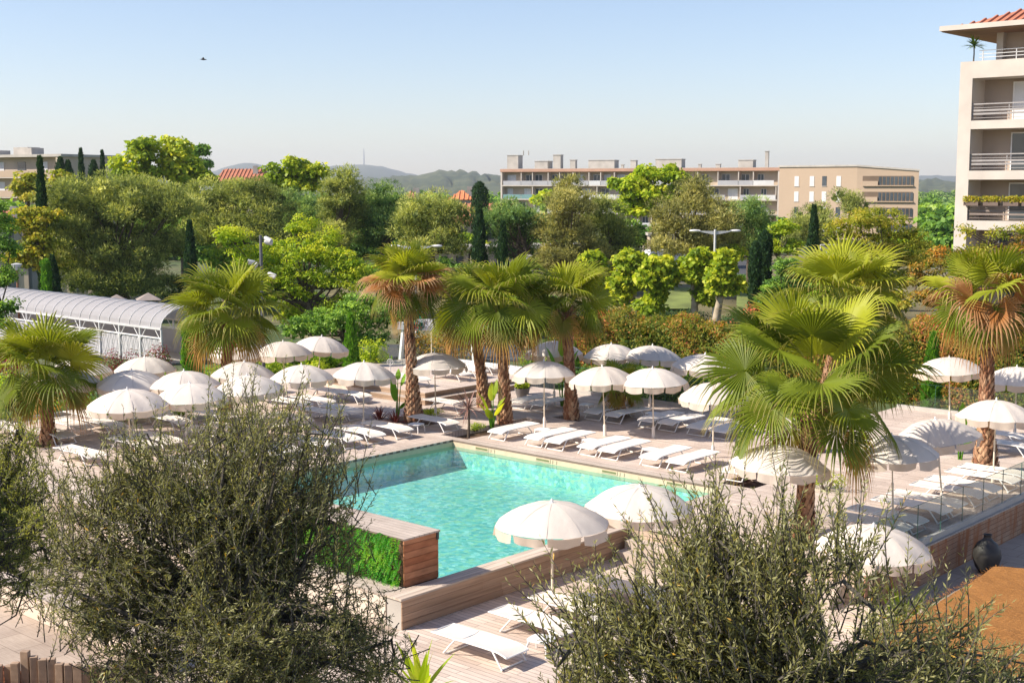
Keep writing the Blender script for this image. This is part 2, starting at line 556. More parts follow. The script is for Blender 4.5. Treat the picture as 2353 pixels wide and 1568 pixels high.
def palm_trunk(parent, h, r0, r1, lean=(0, 0), seed=0, bulge=0.0):
    rng = np.random.default_rng(seed)
    m = MB()
    n = 16
    def rad(t): return r0 + (r1 - r0) * t ** 0.8 + bulge * math.exp(-((t - 0.0) / 0.18) ** 2)
    def ctr(t): return Vector((lean[0] * t ** 1.4, lean[1] * t ** 1.4, h * t))
    K = 14
    m.ct = 0.1
    m.tube([ctr(i / K) for i in range(K + 1)], [rad(i / K) for i in range(K + 1)], n)
    rows = max(6, int(h / 0.115))
    for i in range(rows):
        t = (i + 0.3) / rows
        R = rad(t); c = ctr(t)
        k = 9
        hh = 0.19
        for j in range(k):
            th = 2 * PI * (j + 0.5 * (i % 2)) / k + rng.normal(0, 0.07)
            hw = 2 * PI / k * 0.5 * 1.02
            out_ = rng.uniform(0.02, 0.05)
            m.ct = float(np.clip(rng.normal(0.55 + 0.18 * (1 - t), 0.2), 0, 1))
            def P(a, z, e):
                return (c.x + (R + e) * math.cos(a), c.y + (R + e) * math.sin(a), c.z + z)
            zt = hh * rng.uniform(0.85, 1.15)
            pl, pr = P(th - hw, 0.02, 0.0), P(th + hw, 0.02, 0.0)
            pb = P(th, -0.07, 0.002)
            tip, tl, tr = P(th, zt, out_), P(th - hw * 0.42, zt * 0.86, out_ * 0.95), P(th + hw * 0.42, zt * 0.86, out_ * 0.95)
            mid = P(th, 0.05, 0.035)
            m.poly([pl, mid, tip, tl]); m.poly([mid, pr, tr, tip]); m.poly([pb, mid, pl]); m.poly([pb, pr, mid])
            m.ct *= 0.35
            bk = P(th, zt * 0.8, -0.01)
            m.poly([tl, tip, bk]); m.poly([tip, tr, bk])
    return m.build('trunk', M_PTRUNK, parent)


def palm(label, base, heart, r0, r1, R, pet, nf, seed, dead=2, old=3, lean=None, nseg=34, elmin=-0.75, group='fan palms round the pool', upright=None, bulge=0.08, deadup=False, name='fan_palm'):
    rng = np.random.default_rng(seed)
    t = thing(name, label, 'palm tree', base, 0, group)
    h = heart.z - base.z
    lean = (heart.x - base.x, heart.y - base.y)
    palm_trunk(t, h, r0, r1, lean, seed, bulge)
    golden = 2.39996
    hv = Vector((lean[0], lean[1], h))
    for i in range(nf):
        f = (i + 0.5) / nf            # 0 youngest
        az = i * golden + rng.normal(0, 0.15) + seed
        el = 1.48 - (1.48 - elmin) * f ** 1.15 + rng.normal(0, 0.08)
        bend = -0.10 - 0.38 * f
        dr = 0.20 + 0.35 * f + rng.uniform(-0.1, 0.15)
        sc = 0.75 + 0.25 * math.sin(PI * min(1, f + 0.25))
        mat, tint = M_FROND, float(np.clip(0.85 - 0.7 * f + rng.normal(0, 0.16), 0, 1))
        if i >= nf - old: mat, tint = M_FRONDOLD, float(rng.uniform(0, 1))
        isdead = (i >= nf - dead) if not deadup else (nf * 0.42 < i < nf * 0.42 + dead)
        if isdead: mat, tint = M_FRONDDEAD, float(rng.uniform(0, 1))
        o = frond_mesh('frond', az, el, pet * 1.22 * sc * (0.7 if f < 0.1 else 1), R * 1.1 * sc, bend, dr, nseg, mat, tint, t, rng,
                       amax=(0.8 if f < 0.04 else (1.6 if f < 0.12 else 2.4)), hang=0.02 + 0.55 * f + rng.normal(0, 0.14))
        o.location = hv + Vector((0, 0, 0.12 * (1 - f)))
        if isdead: o['label'] = 'dried orange brown frond'
    # fibrous heart with cut petiole stubs below the crown
    m = MB()
    for k in range(26):
        a = rng.uniform(0, 2 * PI); z = rng.uniform(-0.45, 0.1); m.ct = float(rng.uniform(0.2, 0.9))
        rr = r1 * 0.9
        p = Vector((rr * math.cos(a), rr * math.sin(a), z))
        d = Vector((math.cos(a), math.sin(a), rng.uniform(0.5, 1.6))).normalized()
        m.tube([p, p + d * rng.uniform(0.18, 0.42)], [0.035, 0.018], 5)
    o = m.build('petiole_stubs', M_PTRUNK, t)
    o.location = hv
    return t


# ---------------------------------------------------------------- parasol
def fabricmat(name, c, trans=0.25):
    m, nt, out = nt_new(name)
    vec = coords(nt)
    n = noise(nt, vec, 2.2, 5)
    oi = nt.nodes.new('ShaderNodeObjectInfo')
    col = ramp(nt, n, [(0.3, tuple(x * 0.93 for x in c)), (0.7, c)])
    col = mixc(nt, 1.0, col, ramp(nt, oi.outputs['Random'], [(0.0, (0.90, 0.88, 0.86)), (0.6, (1, 1, 1))]), 'MULTIPLY')
    d = nt.nodes.new('ShaderNodeBsdfPrincipled')
    L(nt, col, d.inputs['Base Color']); d.inputs['Roughness'].default_value = 0.9; d.inputs['Specular IOR Level'].default_value = 0.15
    b = nt.nodes.new('ShaderNodeBump'); b.inputs['Strength'].default_value = 0.35; b.inputs['Distance'].default_value = 0.03
    L(nt, noise(nt, vec, 5.5, 3), b.inputs['Height']); L(nt, b.outputs[0], d.inputs['Normal'])
    t = nt.nodes.new('ShaderNodeBsdfTranslucent'); L(nt, mixc(nt, 1.0, col, (1.0, 0.9, 0.78), 'MULTIPLY'), t.inputs[0])
    mx = nt.nodes.new('ShaderNodeMixShader'); mx.inputs[0].default_value = trans
    L(nt, d.outputs[0], mx.inputs[1]); L(nt, t.outputs[0], mx.inputs[2]); L(nt, mx.outputs[0], out.inputs[0])
    return m


M_CANVAS = fabricmat('parasol_canvas', (0.82, 0.76, 0.69))
M_VALANCE = fabricmat('parasol_valance', (0.76, 0.67, 0.58), 0.35)  # same canvas, shade of the hanging side put into a tanner colour
M_SEAM = plain('seam_tape', (0.62, 0.56, 0.50), 0.9, 0.05)
M_POLE = plain('parasol_pole', (0.72, 0.62, 0.48), 0.5, 0.06, 3)


def make_parasol(seed=0, R=1.14, H=2.40, sagk=1.0):
    rng = np.random.default_rng(seed)
    t = thing('beach_parasol', 'x', 'parasol')
    NP = 10
    zr = H - 0.06 - 0.46
    prof = [0.0, 0.12, 0.28, 0.45, 0.62, 0.78, 0.9, 1.0]
    def zof(s): return zr + 0.46 * (1 - s ** 2.2)
    m = MB()
    SUB = 4
    idx = {}
    for i, s in enumerate(prof):
        for k in range(NP * SUB):
            if i == 0 and k > 0: continue
            fr = (k % SUB) / SUB
            sag = math.sin(PI * fr)
            r = R * s * (1 - 0.035 * sag)
            z = zof(s) - 0.018 * sagk * sag * s * (0.6 + s)
            z += rng.normal(0, 0.006) * s if 0 < i else 0
            a = 2 * PI * k / (NP * SUB)
            idx[i, k] = len(m.v)
            m.v.append((r * math.cos(a), r * math.sin(a), z))
    KK = NP * SUB
    for i in range(len(prof) - 1):
        for k in range(KK):
            k2 = (k + 1) % KK
            if i == 0: m.face((idx[0, 0], idx[1, k], idx[1, k2]))
            else: m.face((idx[i, k], idx[i + 1, k], idx[i + 1, k2], idx[i, k2]))
    m.build('canopy', M_CANVAS, t, smooth=True)
    # seams on top of each rib line
    sm = MB()
    for p in range(NP):
        a = 2 * PI * p / NP
        ca, sa = math.cos(a), math.sin(a)
        for i in range(1, len(prof) - 1):
            q = []
            for s, sg in ((prof[i], -1), (prof[i], 1), (prof[i + 1], 1), (prof[i + 1], -1)):
                q.append((R * s * ca - sg * 0.008 * sa, R * s * sa + sg * 0.008 * ca, zof(s) + 0.005))
            sm.poly(q)
    sm.build('seam', M_SEAM, t)
    # valance: one scalloped flap per panel, hanging with slight creases
    va = MB()
    for p in range(NP):
        a0, a1 = 2 * PI * (p + 0.035) / NP, 2 * PI * (p + 0.965) / NP
        J = 8
        rows = []
        hang = 0.2 + rng.uniform(-0.015, 0.02)
        flare = rng.uniform(-0.06, 0.07)
        for jz in range(3):
            row = []
            for j in range(J + 1):
                f = j / J
                a = a0 + (a1 - a0) * f
                sag = math.sin(PI * f)
                r = R * (1 - 0.035 * sag) + 0.004 + (jz / 2) * (flare + 0.022 * math.sin(f * 11 + p * 2.1))
                h = hang * (0.84 + 0.16 * sag)
                z = zof(1.0) - 0.029 * sag - h * jz / 2
                row.append(len(va.v)); va.v.append((r * math.cos(a), r * math.sin(a), z))
            rows.append(row)
        for jz in range(2):
            for j in range(J):
                va.face((rows[jz][j], rows[jz + 1][j], rows[jz + 1][j + 1], rows[jz][j + 1]))
    va.build('valance', M_VALANCE, t, smooth=True)
    po = MB()
    po.tube([(0, 0, 0.02), (0, 0, 1.15)], 0.024, 10)
    po.tube([(0, 0, 1.15), (0, 0, H - 0.07)], 0.017, 10)
    po.tube([(0, 0, 1.08), (0, 0, 1.2)], 0.029, 10)
    po.build('pole', M_POLE, t, smooth=True)
    ba = MB(); ba.lathe([(0.055, 0.0), (0.055, 0.34), (0.03, 0.4)], 12)
    ba.build('ground_socket', M_SLING, t, smooth=True)
    fi = MB(); fi.lathe([(0.05, 0), (0.04, 0.02), (0.018, 0.05), (0.024, 0.08), (0.0, 0.11)], 10, (0, 0, H - 0.075))
    fi.build('finial', M_WHITE, t, smooth=True)
    for k in range(NP):
        a = 2 * PI * k / NP
        rb = MB(); rb.tube([(0.02, 0, H - 0.1), (R * 0.6, 0, zof(0.6) - 0.03), (R * 0.98, 0, zof(1.0) - 0.015)], 0.006, 5)
        o = rb.build('rib', M_GREY, t); o.rotation_euler = (0, 0, a)
    return t


# ---------------------------------------------------------------- lounger and table
def make_lounger():
    t = thing('sun_lounger', 'x', 'sun lounger')
    HW = 0.31
    def zp(x):
        if x < 0.3: return 0.335 - 0.075 * (1 - x / 0.3) ** 1.6
        return 0.335 + 0.012 * math.sin((x - 0.3) * 2.2)
    def sheet(x0, x1, n, extra=0.0):
        m = MB(); rows = []
        for i in range(n + 1):
            x = x0 + (x1 - x0) * i / n
            r = []
            for y in (-HW, -HW * 0.55, 0, HW * 0.55, HW):
                r.append(len(m.v)); m.v.append((x, y, zp(x) + 0.018 - 0.022 * (1 - (y / HW) ** 2) + extra * (x - x0)))
            rows.append(r)
        for i in range(n):
            for j in range(4):
                m.face((rows[i][j], rows[i + 1][j], rows[i + 1][j + 1], rows[i][j + 1]))
        return m
    sheet(0.03, 1.22, 10).build('seat', M_SLING, t, smooth=True)
    sheet(1.245, 1.93, 6, 0.03).build('backrest', M_SLING, t, smooth=True)
    f = MB()
    for s in (-1, 1):
        xs = [0.02, 0.1, 0.2, 0.3, 0.6, 1.0, 1.22]
        f.tube([(x, s * (HW + 0.012), zp(x) + 0.005) for x in xs], 0.017, 8)
    f.tube([(0.02, -HW - 0.012, zp(0.02)), (0.02, HW + 0.012, zp(0.02))], 0.016, 8)
    f.tube([(1.22, -HW, zp(1.2)), (1.22, HW, zp(1.2))], 0.014, 8)
    f.tube([(1.2, -HW - 0.012, zp(1.2)), (1.93, -HW - 0.012, zp(1.9) + 0.025), (1.945, 0, zp(1.9) + 0.025), (1.93, HW + 0.012, zp(1.9) + 0.025), (1.2, HW + 0.012, zp(1.2))], 0.016, 8)
    f.build('frame', M_WHITE, t, smooth=True)
    for (xt, xb) in ((0.36, 0.10), (1.30, 1.58)):
        l = MB()
        w = HW + 0.03
        l.tube([(xt, -w + 0.015, zp(xt)), ((xt + xb) / 2, -w, 0.19), (xb, -w - 0.01, 0.03), (xb + (0.05 if xb < xt else -0.05), -w + 0.05, 0.02),
                (xb + (0.05 if xb < xt else -0.05), w - 0.05, 0.02), (xb, w + 0.01, 0.03), ((xt + xb) / 2, w, 0.19), (xt, w - 0.015, zp(xt))], 0.019, 8)
        l.build('leg', M_WHITE, t, smooth=True)
    return t


def make_table():
    t = thing('side_table', 'x', 'side table')
    m = MB()
    prof = [(0.0, 0.30), (0.27, 0.30), (0.30, 0.292), (0.30, 0.272), (0.27, 0.265), (0.0, 0.265)]
    n = 24
    base = len(m.v)
    for r, z in prof:
        for k in range(n):
            th = 2 * PI * k / n
            c, s = math.cos(th), math.sin(th)
            q = (abs(c) ** 4 + abs(s) ** 4) ** -0.25   # rounded square
            m.v.append((r * c * q * 0.82, r * s * q * 0.82, z))
    for i in range(len(prof) - 1):
        for k in range(n):
            k2 = (k + 1) % n
            m.face((base + i * n + k, base + i * n + k2, base + (i + 1) * n + k2, base + (i + 1) * n + k))
    m.build('tabletop', M_WHITEP, t, smooth=True)
    for sx in (-1, 1):
        for sy in (-1, 1):
            l = MB(); l.tube([(sx * 0.17, sy * 0.17, 0.27), (sx * 0.21, sy * 0.21, 0.16), (sx * 0.22, sy * 0.22, 0.0)], [0.024, 0.02, 0.015], 8)
            l.build('leg', M_WHITEP, t, smooth=True)
    return t


# ---------------------------------------------------------------- trees
def crown_quads(lobes, cr, per_clump, Lf, Wf, kind, rng, dens=1.0, inner=0.25, max_clumps=400):
    """lobes: list of (center Vector, rx, ry, rz). returns quads, tints, clump centres"""
    Ps, Ts, CC = [], [], []
    tot = 0
    for (c, rx, ry, rz) in lobes:
        area = (rx * rz + rx * ry + ry * rz) / 3 * 4 * PI
        n = int(min(max_clumps, max(5, dens * area / (PI * cr * cr) * 1.15)))
        d = rdir(n, rng)
        d[:, 2] = np.where(d[:, 2] < -0.55, d[:, 2] * 0.4, d[:, 2])
        rad = rng.uniform(0.5, 1.06, size=(n, 1)) ** 0.6
        k = int(n * inner)
        rad[:k] *= 0.6
        C = np.array(c) + d * rad * np.array([rx, ry, rz]) * (1 - 0.35 * cr / max(rx, rz, cr))
        for q in C:
            CC.append(q)
            rr = cr * rng.uniform(0.65, 1.25)
            m = int(per_clump * rng.uniform(0.7, 1.3))
            u = rdir(m, rng)
            u[:, 2] = np.abs(u[:, 2]) * 0.9 + u[:, 2] * 0.35 if kind != 'pine' else u[:, 2] * 0.8 + 0.18
            u = nrm(u)
            r = rr * rng.uniform(0.35, 1.0, size=(m, 1)) ** 0.5
            p = q + u * r * np.array([1.15, 1.15, 0.72])
            ct = np.clip(rng.normal(0.45, 0.2), 0, 1)
            if kind == 'pine':
                dd = nrm(u * 0.8 + rdir(m, rng) * 0.75 + np.array([0, 0, 0.35]))
                s = nrm(np.cross(dd, rdir(m, rng)))
                LL = Lf * rng.uniform(0.6, 1.3, m); WW = Wf * rng.uniform(0.7, 1.3, m)
            else:
                nn = nrm(u * 0.7 + rdir(m, rng) * 0.8 + np.array([0, 0, 0.5]))
                dd = nrm(np.cross(nn, rdir(m, rng)))
                dd[:, 2] -= 0.25
                dd = nrm(dd)
                s = nrm(np.cross(dd, nn))
                LL = Lf * rng.uniform(0.6, 1.25, m); WW = Wf * rng.uniform(0.7, 1.2, m)
            Ps.append(leaf_quads(p, dd, s, LL, WW))
            # broad sprays added deep in each clump, tinted darker, to block light and view
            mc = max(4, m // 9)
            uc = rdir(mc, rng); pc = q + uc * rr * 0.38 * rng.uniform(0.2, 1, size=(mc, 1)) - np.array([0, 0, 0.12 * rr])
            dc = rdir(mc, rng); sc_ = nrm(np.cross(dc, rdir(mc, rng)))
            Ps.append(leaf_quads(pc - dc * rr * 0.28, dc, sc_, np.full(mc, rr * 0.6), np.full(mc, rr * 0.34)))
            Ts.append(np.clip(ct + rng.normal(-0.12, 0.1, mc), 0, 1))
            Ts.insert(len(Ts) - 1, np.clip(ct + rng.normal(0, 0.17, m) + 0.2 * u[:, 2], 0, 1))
    return np.concatenate(Ps), np.concatenate(Ts), CC


def tree(name, label, cat, base, lobes, mat, kind='broad', cr=0.6, per=70, Lf=0.16, Wf=0.11, seed=1, trunk_r=0.18, bark=None, limbs=14, group=None, dens=1.0, top_tint=None, inner=0.25, fork=0.35, trunks=1, lean_to=None):
    """base Vector; lobes in world units (center, rx, ry, rz)"""
    rng = np.random.default_rng(seed)
    t = thing(name, label, cat, base, 0, group)
    lb = [(c - base, rx, ry, rz) for (c, rx, ry, rz) in lobes]
    P, T, CC = crown_quads(lb, cr, per, Lf, Wf, kind, rng, dens, inner)
    if top_tint is not None:
        zc = P[:, 0, 2]
        T = T * 0.8 + top_tint * np.clip((zc - np.percentile(zc, 15)) / (np.ptp(zc) + 1e-6), 0, 1) ** 2
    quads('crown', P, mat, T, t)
    if trunk_r > 0:
        m = MB()
        cen = sum((c for c, *_ in lb), Vector((0, 0, 0))) / len(lb)
        bot = min(c.z - rz for c, rx, ry, rz in lb)
        fz = max(0.4, bot + (cen.z - bot) * fork)
        for q in range(trunks):
            off = Vector((rng.normal(0, 0.25), rng.normal(0, 0.2), 0)) * (trunks > 1)
            fp = Vector((cen.x * 0.5, cen.y * 0.5, fz)) + off * 2
            m.tube([off, off + Vector((fp.x * 0.25 + rng.normal(0, 0.05), fp.y * 0.25, fz * 0.5)), fp, (fp + cen) / 2 + Vector((rng.normal(0, .1), 0, 0)), cen + Vector((0, 0, 0.3))],
                   [trunk_r * 1.15, trunk_r * 0.95, trunk_r * 0.8, trunk_r * 0.55, trunk_r * 0.2], 9)
            ends = [c for c, *_ in lb]
            if CC:
                pick = rng.choice(len(CC), size=min(limbs, len(CC)), replace=False)
                ends += [Vector(CC[i]) for i in pick]
            for e in ends:
                st = fp.lerp(cen, rng.uniform(-0.15, 0.75))
                midp = st.lerp(e, 0.5) + Vector((rng.normal(0, .12), rng.normal(0, .12), -0.08 * (e - st).length))
                m.tube([st, midp, e], [trunk_r * 0.38, trunk_r * 0.24, trunk_r * 0.08], 6, cap=False)
        m.build('trunk', bark or M_BARK, t, smooth=True)
    return t


def lobeV(x, y, rx, ry, d, depth=0.85, dy=0.0):
    k = d / FPX
    return (Q(x, y, d + dy), rx * k, rx * k * depth, ry * k)


def treeV(name, label, cat, bx, d, lobes, mat, seed=1, depth=0.85, zb=ZG, jitter=0.0, **kw):
    """lobes given as measured (x, y, rx, ry) at distance d"""
    rng = np.random.default_rng(seed + 500)
    b = Q(bx, 784, d); b.z = zb
    LB = [lobeV(x, y, rx, ry, d, depth, rng.normal(0, jitter) if jitter else 0) for (x, y, rx, ry) in lobes]
    return tree(name, label, cat, b, LB, mat, seed=seed, **kw)


def cypress(label, x, ytop, ybot, w, d, mat, seed=1, zb=ZG, group='columnar cypresses', cat='cypress', name='cypress_tree', n=5200, tipped=0.75):
    rng = np.random.default_rng(seed)
    b = Q(x, 784, d); b.z = zb
    top = Q(x, ytop, d).z
    h = top - zb
    R = w / 2 * d / FPX
    t = thing(name, label, cat, b, 0, group)
    z = rng.uniform(0.04, 1, n) ** 0.9
    prof = np.where(z < 0.15, 0.7 + 2 * z, np.where(z < tipped * 0.6, 1.0, np.clip((1 - z) / (1 - tipped * 0.6), 0, 1) ** 0.65))
    a = rng.uniform(0, 2 * PI, n)
    lump = 1 + 0.13 * np.sin(a * 3 + z * 17) + 0.1 * np.sin(a * 5 - z * 31 + 1)
    r = R * prof * lump * rng.uniform(0.7, 1.03, n)
    p = np.stack([r * np.cos(a), r * np.sin(a), z * h], 1)
    dd = nrm(np.stack([np.cos(a) * 0.35, np.sin(a) * 0.35, np.full(n, 1.0)], 1) + rdir(n, rng) * 0.35)
    nn = nrm(np.stack([np.cos(a), np.sin(a), np.full(n, 0.3)], 1) + rdir(n, rng) * 0.6)
    s = nrm(np.cross(dd, nn))
    k = h / 6
    P = leaf_quads(p, dd, s, rng.uniform(0.18, 0.4, n) * (0.5 + 0.5 * k) * 0.8, rng.uniform(0.08, 0.16, n) * (0.6 + 0.4 * k))
    quads('crown', P, mat, rng.normal(0.5, 0.2, n), t)
    m = MB(); m.tube([(0, 0, 0), (0, 0, h * 0.5), (0, 0, h * 0.93)], [R * 0.25, R * 0.2, 0.02], 8)
    m.build('trunk', M_BARK, t)
    return t


def shrub(label, p, rx, ry, h, mat, n=1500, Lf=0.1, Wf=0.06, seed=1, name='shrub', cat='shrub', group=None, lumps=9, stems=5, tmean=0.5):
    rng = np.random.default_rng(seed)
    t = thing(name, label, cat, p, 0, group)
    Ps, Ts = [], []
    for i in range(lumps):
        a = rng.uniform(0, 2 * PI); q = rng.uniform(0, 0.75) ** 0.6
        c = np.array([rx * q * math.cos(a), ry * q * math.sin(a), h * rng.uniform(0.35, 0.72)])
        m = n // lumps
        u = rdir(m, rng); u[:, 2] = u[:, 2] * 0.8 + 0.15
        R = np.array([rx * 0.48, ry * 0.48, h * 0.34])
        pos = c + u * R * rng.uniform(0.45, 1.05, (m, 1)) ** 0.6
        pos[:, 2] = np.maximum(pos[:, 2], 0.03)
        nn = nrm(u + rdir(m, rng) * 0.8 + np.array([0, 0, 0.4])); dd = nrm(np.cross(nn, rdir(m, rng))); s = nrm(np.cross(dd, nn))
        Ps.append(leaf_quads(pos, dd, s, Lf * rng.uniform(0.6, 1.3, m), Wf * rng.uniform(0.7, 1.2, m)))
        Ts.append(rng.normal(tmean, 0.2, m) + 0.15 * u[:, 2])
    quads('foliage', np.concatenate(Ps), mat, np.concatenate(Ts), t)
    m = MB()
    for i in range(stems):
        a = rng.uniform(0, 2 * PI); e = Vector((rx * 0.55 * math.cos(a), ry * 0.55 * math.sin(a), h * 0.7))
        m.tube([(0.05 * math.cos(a), 0.05 * math.sin(a), 0), e * 0.5 + Vector((0, 0, 0.05)), e], [0.03, 0.02, 0.008], 5)
    m.build('stem', M_BARK, t)
    return t


def spiky(label, p, n, Lf, Wf, mat, seed, name='cordyline', cat='plant', elr=(0.1, 1.5), stem=0.0, droop=0.35, group=None, tint=(0.2, 0.9)):
    """rosette of strap leaves, each a bent strip"""
    rng = np.random.default_rng(seed)
    t = thing(name, label, cat, p, 0, group)
    m = MB()
    for i in range(n):
        az = rng.uniform(0, 2 * PI); el = rng.uniform(*elr)
        LL = Lf * rng.uniform(0.75, 1.15)
        o = np.array([math.cos(az), math.sin(az), 0]); S = np.array([-math.sin(az), math.cos(az), 0]); up = np.array([0, 0, 1.0])
        pt = np.array([0, 0, stem]) + o * 0.02
        m.ct = float(rng.uniform(*tint))
        K = 5; prev = None
        for k in range(K + 1):
            f = k / K
            w = Wf * (0.45 + 0.55 * math.sin(PI * min(1, f * 0.8 + 0.2))) * (1 - f ** 3) + 0.002
            a, b, c = len(m.v), len(m.v) + 1, len(m.v) + 2
            m.v += [tuple(pt - S * w), tuple(pt - up * w * 0.35), tuple(pt + S * w)]
            if prev:
                m.face((prev[0], prev[1], b, a)); m.face((prev[1], prev[2], c, b))
            prev = (a, b, c)
            e = el - droop * f * f * 2
            pt = pt + (o * math.cos(e) + up * math.sin(e)) * LL / K
    m.build('leaves', mat, t)
    if stem > 0:
        s = MB(); s.tube([(0, 0, 0), (0.02, 0, stem * 0.5), (0, 0, stem)], [0.05, 0.04, 0.04], 8); s.build('stem', M_BARK, t)
    return t


def paddle_plant(label, p, leaves, mat, seed, name='banana_plant', group=None):
    """leaves: list of (azimuth, lean, height of the blade base, blade length, blade width)"""
    rng = np.random.default_rng(seed)
    t = thing(name, label, 'plant', p, 0, group)
    st = MB(); bl = MB()
    for (az, lean, h, LL, Wd) in leaves:
        o = Vector((math.cos(az), math.sin(az), 0)); S = Vector((-math.sin(az), math.cos(az), 0)); up = Vector((0, 0, 1))
        b0 = o * 0.04; b1 = o * (lean * h * 0.5) + up * h
        st.ct = 0.6
        st.tube([b0, b0.lerp(b1, 0.5) + up * 0.05, b1], [0.028, 0.02, 0.012], 6)
        bl.ct = float(rng.uniform(0.3, 0.9))
        K = 9; prev = None; pt = b1.copy(); el = math.atan2(1, lean + 0.05)
        for k in range(K + 1):
            f = k / K
            w = Wd * math.sin(PI * (0.06 + 0.94 * f) ** 0.75) * 0.5 + 0.003
            a = len(bl.v)
            N = (S.cross(o * math.cos(el) + up * math.sin(el))).normalized()
            bl.v += [tuple(pt - S * w + N * w * 0.3), tuple(pt), tuple(pt + S * w + N * w * 0.3)]
            if prev is not None:
                bl.face((prev, prev + 1, a + 1, a)); bl.face((prev + 1, prev + 2, a + 2, a + 1))
            prev = a
            el -= 0.10 * f + 0.35 * lean * f * 0.4
            pt = pt + (o * math.cos(el) + up * math.sin(el)) * LL / K
    bl.build('leaves', mat, t, smooth='all'); st.build('stem', LM['thuja'], t)
    return t
HAZE = 0.0001
# ================================================================= olive trees
def bez(A, M, B, f):
    f = f[..., None]
    return A * (1 - f) ** 2 + M * 2 * f * (1 - f) + B * f ** 2


def olive(name, label, base, lobes, ntwig, nleaf, Lf, Wf, mat, seed, trunk_r, tlen, up=0.35, top_shoots=0, limbk=1.0, group='olive trees in front of the pool', fork_h=0.55, shoot_len=(0.5, 0.95), shell=0.35, wts=None, gap=0.5):
    rng = np.random.default_rng(seed)
    t = thing(name, label, 'olive tree', base, 0, group)
    lb = [(np.array(c - base), rx, ry, rz) for c, rx, ry, rz in lobes]
    vol = np.array([rx * ry * rz for _, rx, ry, rz in lb]) ** 0.8
    if wts is not None: vol = vol * np.array(wts)
    cnt = (vol / vol.sum() * ntwig).astype(int)
    cen = sum(c for c, *_ in lb) / len(lb)
    B = []
    for (c, rx, ry, rz), n in zip(lb, cnt):
        d = rdir(n, rng)
        r = (shell + (1 - shell) * rng.uniform(0, 1, (n, 1))) ** 0.55
        # ragged outline: sprays poke out by different amounts in different directions
        a = np.arctan2(d[:, 1], d[:, 0])
        lump = 1 + 0.13 * np.sin(3 * a + seed + 4 * d[:, 2]) + 0.10 * np.sin(7 * a - 5 * d[:, 2])
        B.append(c + d * r * lump[:, None] * np.array([rx, ry, rz]))
    B = np.concatenate(B)
    # foliage gathers in sprays with thinner places between them
    g1 = np.sin(B[:, 0] * 4.3 + seed) + np.sin(B[:, 1] * 4.9 + 1.3 * B[:, 2]) + np.sin(B[:, 2] * 5.2 + 1.1 * B[:, 0] + 2)
    g2 = np.sin(B[:, 0] * 9.1 + 2 * B[:, 2]) + np.sin(B[:, 2] * 10.3 + 1) + np.sin(B[:, 1] * 8.7)
    keep = rng.uniform(0, 1, len(B)) < np.clip(1.0 - gap * (0.75 - 0.42 * g1 - 0.28 * g2), 0.06, 1)
    B = B[keep]
    n = len(B)
    outw = nrm(B - (cen - np.array([0, 0, 0.6 * lb[0][3]])))
    tl = rng.uniform(0.6, 1.35, (n, 1)) * tlen
    dirn = nrm(outw * 0.55 + rdir(n, rng) * 0.75 + np.array([0, 0, up]))
    A = B - dirn * tl
    M = (A + B) / 2 + rdir(n, rng) * tl * 0.12 + np.array([0, 0, -0.05])
    lw = np.ones(n)
    if top_shoots:
        zs = B[:, 2] + rng.uniform(0, 0.25, n)
        cand = np.argsort(-zs)[: int(n * 0.35)]
        pick = rng.choice(cand, size=min(top_shoots, len(cand)), replace=False)
        a2 = B[pick] - np.array([0, 0, 0.15])
        dd = nrm(rdir(len(pick), rng) * 0.55 + outw[pick] * 0.35 + np.array([0, 0, 1.0]))
        ln = rng.uniform(*shoot_len, (len(pick), 1))
        b2 = a2 + dd * ln
        m2 = (a2 + b2) / 2 + rdir(len(pick), rng) * ln * 0.08
        A = np.concatenate([A, a2]); B = np.concatenate([B, b2]); M = np.concatenate([M, m2])
        n = len(B)
    # leaves
    f = np.linspace(0.12, 1.0, nleaf)[None, :] + rng.normal(0, 0.015, (n, nleaf))
    f = np.clip(f, 0, 1.02)
    P = bez(A[:, None, :], M[:, None, :], B[:, None, :], f)
    Tg = nrm(2 * (1 - f)[..., None] * (M - A)[:, None, :] + 2 * f[..., None] * (B - M)[:, None, :])
    ref = rdir(n, rng)[:, None, :] * np.ones((1, nleaf, 1))
    S = nrm(np.cross(Tg, ref)); S2 = np.cross(Tg, S)
    k = np.arange(nleaf)
    phase = (k % 2) * PI + (k // 2) * (PI / 2.0)
    ph = phase[None, :] + rng.normal(0, 0.4, (n, nleaf))
    rad = S * np.cos(ph)[..., None] + S2 * np.sin(ph)[..., None]
    dl = nrm(Tg * 0.8 + rad * rng.uniform(0.5, 0.95, (n, nleaf, 1)) + rng.normal(0, 0.12, (n, nleaf, 3)))
    side = nrm(np.cross(dl, rad + rng.normal(0, 0.5, (n, nleaf, 3))))
    sz = rng.uniform(0.65, 1.2, (n, nleaf)) * (1 - 0.35 * np.clip(f - 0.75, 0, 1) * 4 * 0.8)
    P = P.reshape(-1, 3); dl = dl.reshape(-1, 3); side = side.reshape(-1, 3); sz = sz.reshape(-1)
    LQ = leaf_quads(P, dl, side, Lf * sz, Wf * sz)
    tint = np.repeat(rng.normal(0.42, 0.14, n), nleaf) + rng.normal(0, 0.14, n * nleaf)
    tint = np.clip(tint, 0, 0.97)
    tint[rng.uniform(0, 1, n * nleaf) < 0.006] = 1.0
    quads('crown', LQ, mat, tint, t)
    # twigs as three sided tubes
    K = 4
    ff = np.linspace(0, 1, K + 1)
    C = np.stack([bez(A, M, B, np.full(n, q)) for q in ff], 1)
    r = np.linspace(0.0065, 0.0015, K + 1)
    s0 = nrm(np.cross(B - A, rdir(n, rng))); s1 = nrm(np.cross(B - A, s0))
    ring = []
